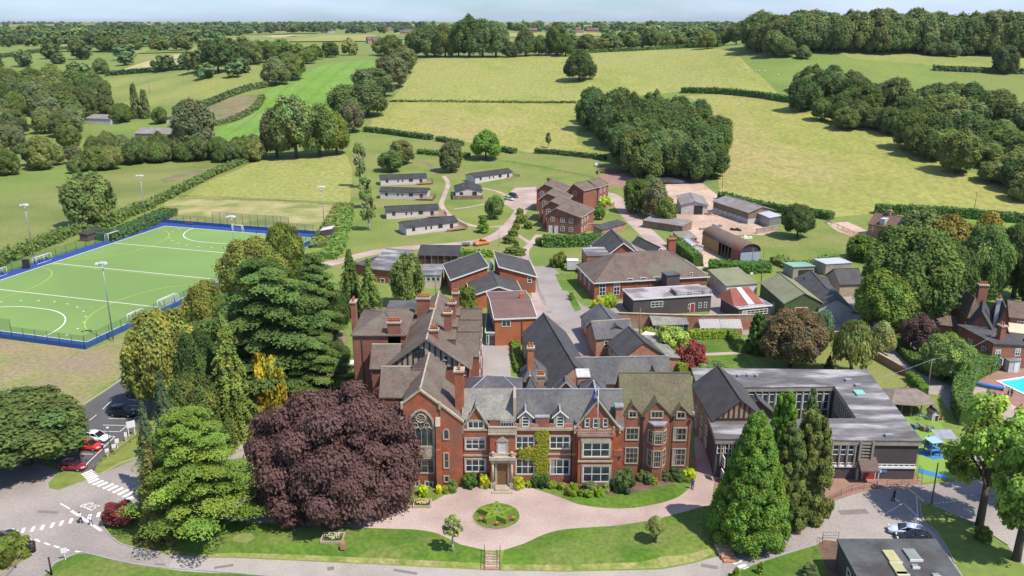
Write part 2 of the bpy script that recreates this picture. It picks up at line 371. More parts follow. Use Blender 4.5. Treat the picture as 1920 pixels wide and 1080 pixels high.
reg('hay_field', 'hay2', [(700, 218), (740, 180), (770, 142), (785, 112), (850, 106), (960, 107), (1050, 105), (1110, 98), (1200, 94), (1290, 92), (1360, 92), (1385, 100), (1430, 146), (1462, 178), (1420, 173), (1320, 170), (1285, 170), (1110, 186), (1085, 195), (1082, 270), (1120, 292), (1100, 296), (985, 285), (900, 270), (800, 256), (690, 243)])
reg('hay_field', 'hay', [(730, 191), (800, 191), (900, 192), (1000, 193), (1082, 193), (1082, 270), (1160, 300), (1100, 296), (985, 285), (900, 270), (800, 256), (690, 243), (700, 218)])
reg('hay_field', 'hay', [(1285, 180), (1340, 176), (1420, 181), (1480, 192), (1520, 210), (1600, 228), (1700, 262), (1790, 312), (1900, 355), (1960, 380), (1960, 440), (1800, 404), (1700, 398), (1640, 400), (1560, 408), (1500, 395), (1440, 385), (1400, 378), (1350, 362), (1345, 320), (1370, 260), (1330, 200)])
reg('pasture', 'green', [(1375, 100), (1400, 92), (1450, 100), (1495, 110), (1520, 140), (1480, 175), (1440, 152), (1405, 125)])
reg('pasture', 'pale', [(1520, 88), (1600, 88), (1700, 94), (1840, 98), (2040, 97), (2040, 138), (1850, 132), (1750, 122), (1600, 110)])
reg('pasture', 'green', [(1740, 132), (1850, 138), (2040, 142), (2040, 260), (1900, 200), (1830, 180), (1790, 150)])
reg('grass_field', 'bright', [(1720, 405), (1800, 408), (1960, 420), (1960, 445), (1860, 432), (1740, 420)])
# left-hand meadow and pitch surrounds
reg('meadow', 'grass', [(-150, 480), (-150, 400), (0, 378), (120, 345), (250, 312), (420, 302), (475, 303), (330, 370), (190, 430), (60, 480), (0, 500)])
reg('track', 'verge', [(300, 336), (360, 320), (420, 312), (430, 318), (360, 330), (310, 345)])
reg('meadow', 'hay2', [(345, 372), (380, 345), (480, 302), (520, 300), (600, 293), (650, 290), (662, 320), (668, 380), (560, 375), (450, 372)])
reg('bank', 'dry', [(312, 372), (350, 373), (450, 375), (560, 379), (668, 388), (640, 410), (615, 440), (600, 470), (560, 450), (440, 425), (330, 418), (300, 405)])
reg('bank', 'bank', [(-200, 640), (0, 625), (180, 650), (300, 605), (345, 580), (300, 650), (258, 692), (200, 720), (144, 765), (100, 752), (0, 735), (-200, 760)])
reg('campus_lawn', 'campus', [(640, 470), (655, 400), (660, 330), (660, 262), (760, 255), (900, 272), (1000, 292), (1120, 298), (1135, 320), (1180, 350), (1260, 440), (1265, 470), (1120, 480), (1040, 500), (1010, 500), (960, 470), (860, 480), (760, 520), (700, 545), (620, 520)])
reg('paddock', 'campus', [(1400, 420), (1440, 432), (1540, 418), (1600, 440), (1640, 470), (1620, 500), (1500, 500), (1440, 492), (1425, 470), (1400, 450)])
# hockey pitch in metres: A near right corner of the turf, C far left corner
pA = pw(162, 641); pB = pw(588, 446); pC = pw(308, 424); sl = (pB - pA).normalized(); gl = Vector((-sl.y, sl.x, 0))
PLEN = (pB - pA).length; PWID = (pC - pB).length
PO = pA
def pitch(s, t): v = PO + gl * s + sl * t; return (v.x, v.y)
reg('pitch_surround', 'blue', [pitch(-3.0, -3.6), pitch(PWID + 4.5, -3.6), pitch(PWID + 4.5, PLEN + 4.5), pitch(-3.0, PLEN + 4.5)], True)
reg('pitch', 'turf', [pitch(0, 0), pitch(PWID, 0), pitch(PWID, PLEN), pitch(0, PLEN)], True)
# roads, drive, car parks
reg('road', 'asphalt', [(-300, 905), (-60, 885), (20, 875), (60, 868), (130, 885), (150, 905), (188, 888), (265, 858), (330, 850), (400, 830), (470, 815), (520, 812), (520, 850), (440, 860), (300, 905), (268, 948), (240, 962), (205, 972), (193, 986), (226, 1020), (300, 1037), (330, 1040), (310, 1075), (289, 1063), (217, 1051), (164, 1038), (144, 1038), (103, 1056), (79, 1085), (-20, 1085), (60, 1040), (50, 1030), (40, 1015), (0, 1030), (-300, 1100)])
reg('car_park', 'asphalt_new', [(144, 770), (200, 732), (258, 692), (320, 650), (380, 660), (300, 740), (276, 790), (240, 816), (182, 868), (178, 884), (155, 888), (130, 880), (60, 850), (-40, 860), (-200, 850), (-200, 790), (60, 780), (110, 790)])
reg('verge_grass', 'green', [(176, 884), (200, 855), (265, 810), (290, 790), (330, 840), (265, 858), (188, 889)])
reg('verge_grass', 'green', [(91, 905), (110, 884), (150, 884), (158, 900), (110, 919), (92, 915)])
reg('road', 'conc', [(330, 1040), (440, 1046), (633, 1055), (911, 1069), (1060, 1072), (1240, 1068), (1300, 1056), (1353, 1041), (1362, 1060), (1350, 1082), (1300, 1100), (1000, 1100), (600, 1090), (440, 1075), (310, 1075)])
reg('road', 'asphalt', [(1353, 1041), (1451, 1009), (1505, 978), (1534, 956), (1560, 941), (1600, 927), (1642, 917), (1727, 909), (1784, 905), (1830, 880), (1810, 800), (1780, 770), (1760, 740), (1738, 739), (1703, 707), (1652, 666), (1620, 640), (1585, 640), (1560, 610), (1600, 560), (1640, 570), (1700, 630), (1735, 690), (1762, 715), (1793, 727), (1815, 744), (1840, 800), (1920, 840), (2100, 900), (2100, 1060), (1920, 1060), (1889, 1022), (1826, 982), (1784, 963), (1741, 944), (1725, 947), (1732, 978), (1758, 1000), (1791, 1057), (1830, 1120), (1560, 1100), (1545, 1012), (1532, 1021), (1434, 1051), (1367, 1076), (1350, 1084)])
reg('yard', 'block', [(1290, 860), (1345, 860), (1500, 890), (1560, 893), (1727, 893), (1730, 908), (1642, 915), (1560, 939), (1534, 950), (1500, 930), (1350, 930), (1330, 900)])
reg('drive', 'drive', smooth_px([(380, 900), (480, 905), (600, 925), (700, 945), (740, 948), (770, 948), (806, 942), (838, 926), (868, 912), (930, 906), (992, 913), (1052, 933), (1086, 946), (1142, 953), (1189, 952), (1240, 943), (1275, 930), (1302, 903), (1306, 872), (1303, 820), (1345, 820), (1345, 866), (1338, 910), (1333, 945), (1322, 949), (1243, 970), (1200, 979), (1146, 986), (1060, 992), (1020, 1002), (980, 1020), (945, 1031), (908, 1031), (864, 1021), (820, 1000), (780, 993), (698, 990), (560, 984), (430, 976), (390, 960)], 3))
reg('path', 'drive', [(1328, 944), (1334, 944), (1352, 1000), (1362, 1034), (1341, 1034), (1334, 980)])
reg('lawn', 'lawn', [(193, 986), (205, 972), (240, 962), (268, 948), (290, 940), (430, 976), (560, 984), (698, 990), (780, 993), (820, 1000), (864, 1021), (908, 1031), (911, 1067), (633, 1053), (440, 1044), (330, 1038), (300, 1035), (226, 1019)])
reg('lawn', 'lawn', [(945, 1031), (980, 1020), (1020, 1002), (1060, 992), (1146, 986), (1200, 979), (1243, 970), (1322, 949), (1333, 946), (1334, 980), (1341, 1034), (1350, 1040), (1240, 1066), (1060, 1070), (937, 1070)])
reg('lawn', 'lawn', [(740, 948), (770, 948), (806, 942), (838, 926), (830, 912), (760, 912), (720, 940)])
reg('lawn', 'lawn', [(992, 913), (1052, 933), (1086, 946), (1142, 953), (1189, 952), (1240, 943), (1275, 930), (1302, 903), (1298, 890), (1200, 880), (1000, 890)])
reg('grove_floor', 'verge', smooth_px([(430, 850), (470, 805), (560, 790), (640, 735), (655, 650), (625, 590), (560, 640), (480, 730), (400, 810)]))
reg('flower_bed', 'soil', [(1000, 902), (1060, 918), (1110, 930), (1180, 926), (1240, 912), (1303, 896), (1303, 880), (1160, 880), (1000, 890)])
reg('flower_bed', 'soil', [(1353, 1036), (1364, 1034), (1345, 960), (1500, 960), (1505, 978), (1451, 1009)])
reg('verge_grass', 'green', [(1725, 947), (1741, 944), (1784, 963), (1826, 982), (1889, 1022), (1920, 1060), (1990, 1130), (1830, 1120), (1791, 1057), (1758, 1000), (1732, 978)])
reg('verge_grass', 'green', [(1376, 1040), (1451, 1009), (1505, 978), (1534, 956), (1530, 935), (1480, 930), (1420, 1000)])
reg('lawn', 'lawn', [(103, 1056), (144, 1038), (164, 1038), (217, 1051), (289, 1063), (440, 1075), (600, 1092), (600, 1130), (79, 1130), (79, 1085)])
reg('lawn', 'lawn', [(1367, 1077), (1434, 1052), (1532, 1022), (1545, 1050), (1555, 1110), (1350, 1130), (1360, 1090)])
reg('flower_bed', 'soil', [(1532, 1021), (1545, 1012), (1572, 1015), (1580, 1110), (1556, 1110), (1545, 1050)])
reg('verge_grass', 'dry', [(-120, 1075), (0, 1040), (40, 1020), (50, 1030), (62, 1042), (-20, 1085), (-60, 1110), (-150, 1110)])
reg('verge_dry', 'vergemix', [(300, 1030), (440, 1036), (633, 1043), (909, 1056), (909, 1067), (633, 1053), (440, 1044), (300, 1036)])
reg('verge_dry', 'vergemix', [(938, 1058), (1060, 1059), (1200, 1054), (1290, 1040), (1335, 1026), (1345, 1036), (1300, 1053), (1240, 1065), (1060, 1070), (938, 1069)])
reg('bare_patch', 'dry', [(440, 1002), (468, 998), (480, 1008), (462, 1018), (436, 1014)])
# playground, pool terrace, garden
reg('playground', 'play', [(1680, 776), (1715, 776), (1745, 780), (1768, 800), (1775, 830), (1800, 870), (1790, 896), (1728, 905), (1722, 890), (1722, 820)])
reg('playground', 'playblue', [(1722, 877), (1745, 884), (1775, 890), (1778, 898), (1745, 893), (1722, 886)])
reg('playground', 'playblue', [(1724, 843), (1765, 846), (1775, 858), (1750, 862), (1724, 852)])
reg('terrace', 'drive', [(1815, 690), (1860, 680), (1920, 660), (2080, 640), (2080, 860), (1920, 820), (1850, 790), (1808, 745), (1806, 715)])
reg('terrace', 'block', [(1840, 700), (1920, 672), (2080, 650), (2080, 800), (1920, 770), (1862, 740), (1835, 720)])
reg('garden_lawn', 'lawn', [(1265, 625), (1310, 634), (1366, 632), (1392, 660), (1330, 663), (1262, 655)])
reg('garden_lawn', 'lawn', [(1225, 668), (1262, 664), (1330, 668), (1398, 664), (1420, 700), (1370, 705), (1250, 700)])
reg('path', 'drive', [(1320, 662), (1392, 659), (1394, 663), (1320, 667)])
reg('garden_lawn', 'campus', [(1510, 665), (1560, 650), (1650, 668), (1703, 712), (1728, 738), (1735, 760), (1640, 745), (1560, 700), (1520, 690)])
reg('garden_lawn', 'green', [(1660, 640), (1700, 650), (1735, 690), (1780, 705), (1812, 690), (1810, 650), (1760, 610), (1690, 610)])
# campus roads
reg('road', 'asphalt', [(1000, 500), (1035, 498), (1048, 512), (1062, 545), (1092, 572), (1112, 578), (1106, 600), (1120, 668), (1062, 678), (1040, 632), (1010, 610), (1003, 590), (1004, 545)])
reg('courtyard', 'block', [(1075, 690), (1080, 672), (1092, 664), (1125, 660), (1150, 668), (1120, 690)])
reg('path', 'drive', [(992, 500), (1002, 500), (1006, 545), (1014, 560), (1022, 575), (1012, 590), (1000, 590)])
reg('courtyard', 'asphalt', [(905, 640), (955, 640), (958, 705), (905, 710)])
reg('verge_grass', 'lawn', [(1040, 514), (1085, 512), (1092, 540), (1076, 545), (1055, 545)])
reg('verge_grass', 'lawn', [(1062, 552), (1078, 556), (1090, 580), (1078, 584)])
reg('yard', 'asphalt', [(1330, 535), (1370, 560), (1420, 600), (1420, 630), (1330, 620)])
reg('yard', 'asphalt', [(1180, 560), (1200, 620), (1180, 620), (1085, 600), (1110, 578)])
rib('road', 'drive', [(590, 500), (640, 489), (680, 478), (740, 467), (830, 460), (900, 452), (935, 440), (958, 420), (975, 398), (985, 370)], 4.6)
reg('car_park', 'drive', [(945, 382), (955, 362), (965, 352), (1005, 350), (1010, 375), (985, 398), (960, 392)])
rib('path', 'drive', [(832, 330), (840, 345), (832, 370), (828, 385), (845, 405), (870, 418), (900, 425), (945, 424)], 1.8)
rib('path', 'drive', [(900, 352), (930, 358), (948, 366)], 1.6); rib('path', 'drive', [(850, 392), (880, 388), (920, 380)], 1.4)
rib('path', 'verge', [(780, 302), (800, 306), (812, 318), (818, 328)], 2.5)
rib('path', 'drive', [(1010, 440), (998, 455), (985, 470), (988, 490), (996, 502)], 2.2)
rib('path', 'drive', [(970, 440), (985, 450), (995, 456)], 1.5)
rib('road', 'drive', [(1118, 362), (1145, 366), (1165, 385), (1190, 415), (1225, 448), (1262, 486)], 5.5)
reg('farmyard', 'yard', smooth_px([(1250, 345), (1300, 336), (1325, 350), (1350, 368), (1390, 382), (1400, 405), (1415, 420), (1455, 425), (1440, 440), (1395, 440), (1352, 448), (1348, 480), (1378, 494), (1320, 504), (1296, 492), (1276, 462), (1262, 425), (1252, 385)], 3))
reg('yard', 'block', smooth_px([(1120, 332), (1150, 326), (1185, 328), (1190, 340), (1170, 350), (1135, 345)]))
reg('farmyard', 'yard', [(1550, 418), (1590, 416), (1625, 432), (1625, 445), (1600, 444), (1570, 434)])
reg('service_yard', 'asphalt', [(1585, 548), (1620, 560), (1700, 620), (1740, 690), (1700, 690), (1650, 660), (1560, 600), (1560, 570)])

def in_poly(x, y, poly):
    c = False; j = len(poly) - 1
    for i in range(len(poly)):
        xi, yi = poly[i]; xj, yj = poly[j]
        if (yi > y) != (yj > y) and x < (xj - xi) * (y - yi) / (yj - yi) + xi: c = not c
        j = i
    return c
def build_ground():
    vs = []; es = []
    for name, m, poly in REG:
        ring = []
        for i, p in enumerate(poly):
            q = poly[(i+1) % len(poly)]; d = math.dist(p, q); st = max(2.5, .02 * p[1])
            k = max(1, int(d / st))
            for s in range(k): ring.append((p[0] + (q[0]-p[0])*s/k, p[1] + (q[1]-p[1])*s/k))
        o = len(vs); vs += ring; es += [(o+i, o+(i+1) % len(ring)) for i in range(len(ring))]
    rnd = random.Random(5); y = 25.0
    # coarse on the flat, finer where the road bank drops
    while y < 29000:
        st = .016 if 78 < y < 106 else (.05 if y < 200 else .02)
        um = 1.3 if y < 400 else 1.1
        du = .018 if 78 < y < 106 else .035
        k = int(2 * um / du)
        for i in range(k+1):
            u = -um + 2 * um * i / k
            vs.append(((u + rnd.uniform(-.2, .2) * du) * y, y * (1 + rnd.uniform(-.2, .2) * st)))
        y *= 1 + st
    vs += [(-120, -60), (120, -60), (-400, -60), (400, -60)]
    for i in range(len(_RX)-1):     # crisp toe and top of the bank
        pass
    ov, oe, of, *_ = delaunay_2d_cdt([Vector(v) for v in vs], es, [], 0, 1e-4)
    of = [f for f in of]
    bb = [(min(p[0] for p in g[2]), max(p[0] for p in g[2]), min(p[1] for p in g[2]), max(p[1] for p in g[2])) for g in REG]
    V = [(v.x, v.y, tz(v.x, v.y)) for v in ov]
    groups = {}
    for f in of:
        cx = sum(V[i][0] for i in f)/3; cy = sum(V[i][1] for i in f)/3; g = -1
        for k in range(len(REG)-1, -1, -1):
            b = bb[k]
            if b[0] <= cx <= b[1] and b[2] <= cy <= b[3] and in_poly(cx, cy, REG[k][2]): g = k; break
        groups.setdefault(g, []).append(f)
    for g, fs in groups.items():
        used = sorted({i for f in fs for i in f}); ix = {v: i for i, v in enumerate(used)}
        mb = MB(); mb.v = [V[i] for i in used]
        for f in fs:
            a, b, c = (V[i] for i in f)
            up = (b[0]-a[0])*(c[1]-a[1]) - (b[1]-a[1])*(c[0]-a[0]) > 0
            mb.f.append(tuple(ix[i] for i in (f if up else f[::-1]))); mb.m.append(0); mb.sm.append(True)
        nm, mk = ('ground', 'green') if g < 0 else REG[g][:2]
        tag(mb.build(nm, M[mk]), kind='structure')
build_ground()

# painted markings, each lying 4 mm and more above what it is painted on
def lay(name, m, poly, dz, label=None, close=True, world=True):
    mb = MB(); P = [Vector((x, y, 0)) for x, y in poly] if world else [G(x, y) for x, y in poly]
    vs = [(p.x, p.y, tz(p.x, p.y) + dz) for p in P]; ar = sum(vs[i][0]*vs[(i+1) % len(vs)][1] - vs[(i+1) % len(vs)][0]*vs[i][1] for i in range(len(vs)))
    mb.add(vs, [tuple(range(len(vs))) if ar > 0 else tuple(range(len(vs)))[::-1]]); return mb
def strip(mb, pts, w, dz, step=2.0):
    """adds a strip of width w along world points to mb"""
    q = []
    for a, b in zip(pts[:-1], pts[1:]):
        k = max(1, int(math.dist(a, b) / step)); q += [(a[0]+(b[0]-a[0])*i/k, a[1]+(b[1]-a[1])*i/k) for i in range(k)]
    q.append(pts[-1]); vs = []
    for i, p in enumerate(q):
        a = Vector(q[max(0, i-1)]); b = Vector(q[min(len(q)-1, i+1)]); d = (b-a).normalized(); n = Vector((-d.y, d.x)) * w/2; p = Vector(p)
        for s in (1, -1): c = p + n*s; vs.append((c.x, c.y, tz(c.x, c.y) + dz))
    mb.add(vs, [(2*i, 2*i+1, 2*i+3, 2*i+2) for i in range(len(q)-1)])
def struct(mb, name, m): return tag(mb.build(name, M[m]), kind='structure')
def arc(cs, ct, r, a0, a1, n=24): return [pitch(cs + r*math.cos(R(a0+(a1-a0)*i/n)), ct + r*math.sin(R(a0+(a1-a0)*i/n))) for i in range(n+1)]
wl = MB(); yl = MB()
PL = PLEN; PW = PWID
for a, b in (((0, 0), (PW, 0)), ((PW, 0), (PW, PL)), ((PW, PL), (0, PL)), ((0, PL), (0, 0)), ((0, PL * .25), (PW, PL * .25)), ((0, PL * .5), (PW, PL * .5)), ((0, PL * .75), (PW, PL * .75))):
    strip(wl, [pitch(*a), pitch(*b)], .28, .012)
for t0, sgn in ((0, 1), (PL, -1)):
    g1 = PW / 2 + 1.8; g0 = PW / 2 - 1.8
    strip(wl, arc(g0, t0, 14.6, 180 if sgn > 0 else 180, 90 if sgn > 0 else 270) + arc(g1, t0, 14.6, 90 if sgn > 0 else 270, 0 if sgn > 0 else 360), .28, .016)
    for i in range(15):
        a = 180 - 12*(i+.5)
        c = pitch(PW / 2 + 20.5*math.cos(R(a)), t0 + sgn*19.6*math.sin(R(a))); wl.box(c[0]-.25, c[0]+.25, c[1]-.2, c[1]+.2, .012, .018)
for s0 in (0, PW):
    sg = 1 if s0 == 0 else -1
    for t0 in (PL * .25, PL * .75):
        pts = [pitch(s0 + sg*13.5*math.cos(R(a)), t0 + 19*math.sin(R(a))) for a in range(-90, 91, 8)]
        strip(yl, pts, .22, .02)
strip(yl, [pitch(0, PL * .5 - 1.1), pitch(PW, PL * .5 - 1.1)], .2, .014)
struct(wl, 'white_pitch_lines', 'line'); struct(yl, 'yellow_pitch_lines', 'lemon')
rm = MB()
def px_bar(mb, a, b, w, dz=.008):
    A = G(*a); B = G(*b); strip(mb, [(A.x, A.y), (B.x, B.y)], w, dz, 3)
Q = lambda u, v: (u/4.1545, 820+v/4.1545)
for u, v, u2, v2 in ((690, 355, 770, 320), (722, 370, 806, 336), (760, 382, 838, 350), (803, 400, 884, 362), (840, 414, 918, 376), (878, 432, 960, 392), (918, 448, 1000, 406), (955, 466, 1040, 426), (992, 484, 1082, 444)):
    px_bar(rm, Q(u, v), Q(u2, v2), .62)
for i in range(5): px_bar(rm, Q(635+12*i, 290+12*i), Q(722+10*i, 252+12*i), .42)
for u, v in ((100, 745), (180, 727), (255, 717), (330, 703), (408, 685), (478, 670), (552, 652), (697, 620), (768, 603), (840, 584)):
    A = Q(u, v); px_bar(rm, (A[0]-3.2, A[1]), (A[0]+3.2, A[1]-.8), 1.25)
for a, b, w in (((555, 572), (790, 728), .38), ((470, 515), (545, 558), .2), ((272, 793), (312, 812), .25), ((346, 822), (388, 838), .25), ((420, 846), (464, 860), .25), ((498, 870), (540, 882), .25), ((586, 886), (630, 893), .25), ((225, 778), (250, 815), .25)):
    px_bar(rm, Q(*a), Q(*b), w)
# parking bays
Z4 = lambda u, v: (u/4.153, 640+v/4.153)
for a, b in (((1000, 455), (1150, 457)), ((990, 500), (1140, 505)), ((845, 600), (1030, 605)), ((800, 652), (978, 655)), ((800, 700), (935, 704)), ((800, 740), (895, 740)), ((780, 806), (820, 810)), ((640, 877), (720, 880)), ((600, 950), (672, 952)), ((1145, 520), (930, 706)), ((895, 740), (620, 1010)), ((800, 528), (868, 462)), ((697, 615), (752, 572)), ((598, 550), (620, 536))):
    px_bar(rm, Z4(*a), Z4(*b), .13)
Z5 = lambda u, v: (1200+u/4.908, 860+v/4.908)
for u, v in ((818, 900), (883, 946), (945, 998)):
    A = Z5(u, v); px_bar(rm, (A[0]-7, A[1]+2), (A[0]+8, A[1]-3), .9)
px_bar(rm, (1718, 925), (1722, 980), .1); px_bar(rm, (1694, 943), (1722, 970), .12); px_bar(rm, (1694, 943), (1655, 966), .1)
for i in range(6): px_bar(rm, (1752+i*7, 943.5-i*.5), (1756+i*7, 943-i*.5), .15)
struct(rm, 'road_markings', 'line')
ym = MB()
for i in range(7): px_bar(ym, (1701+i*4.6, 914+i*3.8), (1704.5+i*4.6, 917+i*3.8), .38)
struct(ym, 'yellow_road_markings', 'yline')
# the word STOP on the tarmac, upside down to the camera as in the photograph
fc = bpy.data.curves.new('stop_lettering', 'FONT'); fc.body = 'STOP'; fc.size = 1.0; fc.align_x = 'CENTER'; fc.align_y = 'CENTER'
so = bpy.data.objects.new('stop_lettering', fc); link(so); c0 = G(*Q(705, 533)); so.location = (c0.x, c0.y, tz(c0.x, c0.y) + .012)
so.scale = (1.05, 2.1, 1); so.rotation_euler = (0, 0, R(180 - 27)); fc.materials.append(M['line']); tag(so, kind='structure')
# tarmac repairs, drains and worn tracks
pt = MB(); g0 = random.Random(2)
for x, y, w_, d_ in ((420, 1062, 2.2, .5), (620, 1066, .8, .8), (760, 1072, 3, .5), (1330, 1062, 2, .7), (1500, 990, 1.6, .5), (1480, 1000, .5, .5), (1600, 960, 4, 1.2), (90, 960, 3, .6), (300, 1058, 1.2, .5), (1080, 540, 1, .8), (1030, 585, 1.2, 1.0), (1050, 640, 3, .5), (1690, 700, 2, .5), (1850, 930, 2.5, .6), (430, 925, 1, 1)):
    c = G(x, y); a = g0.uniform(-.3, .3); strip(pt, [(c.x-w_/2, c.y-w_*a/2), (c.x+w_/2, c.y+w_*a/2)], d_, .004, 3)
struct(pt, 'tarmac_patch', 'patch')
# kerbs
def kerb(pts, w=.14, h=.12, dz=0.0):
    mb = MB(); P = [G(*p) for p in smooth_open(pts)]; vs = []
    for i, p in enumerate(P):
        d = (P[min(i+1, len(P)-1)] - P[max(i-1, 0)]).xy.normalized(); n = Vector((-d.y, d.x))*w/2
        for s, z in ((1, -.1), (1, h), (-1, h), (-1, -.1)): vs.append((p.x+n.x*s, p.y+n.y*s, p.z+z+dz))
    mb.add(vs, [(4*i+j, 4*i+(j+1) % 4, 4*i+4+(j+1) % 4, 4*i+4+j) for i in range(len(P)-1) for j in range(4)])
    struct(mb, 'kerb', 'kerb')
def smooth_open(pts, n=4):
    q = []; k = len(pts)
    for i in range(k-1):
        p0 = pts[max(0, i-1)]; p1 = pts[i]; p2 = pts[i+1]; p3 = pts[min(k-1, i+2)]
        for s in range(n):
            t = s/n; q.append(tuple(.5*((2*p1[a]) + (-p0[a]+p2[a])*t + (2*p0[a]-5*p1[a]+4*p2[a]-p3[a])*t*t + (-p0[a]+3*p1[a]-3*p2[a]+p3[a])*t**3) for a in (0, 1)))
    return q + [pts[-1]]
kerb([(268, 948), (240, 962), (205, 972), (193, 986), (226, 1020), (300, 1036)])
kerb([(144, 766), (200, 731), (258, 691)], .25)
kerb([(92, 1075), (103, 1056), (144, 1038), (164, 1038), (217, 1051), (289, 1063), (440, 1075), (600, 1090)])
kerb([(176, 884), (188, 889), (228, 868), (265, 857)])
kerb([(1725, 947), (1732, 978), (1758, 1000), (1791, 1057)]); kerb([(1741, 944), (1784, 963), (1826, 982), (1889, 1022)])
kerb([(1367, 1076), (1434, 1051), (1532, 1021)]); kerb([(1353, 1038), (1451, 1009), (1505, 978), (1534, 956)])
# ---------------- building kit ----------------
def fx(px, Y, z=0.0): return (px - 960) / CF * (Y * math.cos(CP) + (CH - z) * math.sin(CP))
def mtx(o, base): o.matrix_local = base
_win = {}; _brnd = random.Random(12); M['curtain'] = mat('pale_curtain', (.34, .32, .29), (.22, .2, .19), 1.5)
def window_meshes(w, h, nx, ny, frame, arch, surround, glass):
    k = (round(w, 2), round(h, 2), nx, ny, frame, arch, surround, glass)
    if k in _win: return _win[k]
    g = MB(); f = MB(); s = MB(); hw = w / 2; t = (.10 if w > .8 else .075) if frame == 'white' else .07
    n = 8
    def outline(hw, h, e=0.0):
        if not arch: return [(-hw-e, -e), (hw+e, -e), (hw+e, h+e), (-hw-e, h+e)]
        pts = [(-hw-e, -e), (hw+e, -e)]; hr = h - (hw*1.25 if arch == 2 else hw*.5)
        for i in range(n+1):
            a = math.pi * i / n
            if arch == 2:     # pointed
                x = math.cos(a); zz = hr + (h-hr+e) * (1 - abs(x)**1.7) ** .62 if abs(x) < 1 else hr
            else: x = math.cos(a); zz = hr + (h-hr+e) * math.sin(a)
            pts.append(((hw+e)*x, zz))
        return pts
    def panel(mb, pts, y0, y1):
        m = len(pts); vs = [(x, y0, z) for x, z in pts] + [(x, y1, z) for x, z in pts]
        mb.add(vs, [tuple(range(m, 2*m)), tuple(range(m))[::-1]] + [(i, (i+1) % m, m+(i+1) % m, m+i) for i in range(m)][::1])
    panel(g, outline(hw, h), .05, -.03)
    def ring(mb, o, i, y0, y1):
        m = len(o); vs = [(x, y1, z) for x, z in o] + [(x, y1, z) for x, z in i] + [(x, y0, z) for x, z in o] + [(x, y0, z) for x, z in i]
        for k in range(m):
            q = (k+1) % m; mb.add([vs[k], vs[q], vs[m+q], vs[m+k], vs[2*m+k], vs[2*m+q], vs[3*m+q], vs[3*m+k]], [(0, 1, 2, 3), (0, 4, 5, 1), (3, 2, 6, 7), (1, 5, 6, 2), (0, 3, 7, 4)])
    ring(f, outline(hw, h, .01), outline(hw, h, -t), .05, -.075)
    for i in range(1, nx): x = -hw + w*i/nx; f.box(x-t*.45, x+t*.45, -.07, .02, .02, h - (.1 if not arch else h*.12))
    for j in range(1, ny): z = h*j/ny; f.box(-hw+.03, hw-.03, -.066, .02, z-t*.4, z+t*.4)
    if surround: ring(s, outline(hw, h, surround), outline(hw, h, 0.0), .05, -.11)
    r = (g.mesh('pane', M[glass]), f.mesh('window_frame', M[frame]), s.mesh('stone_surround', M['stone']) if surround else None)
    _win[k] = r; return r
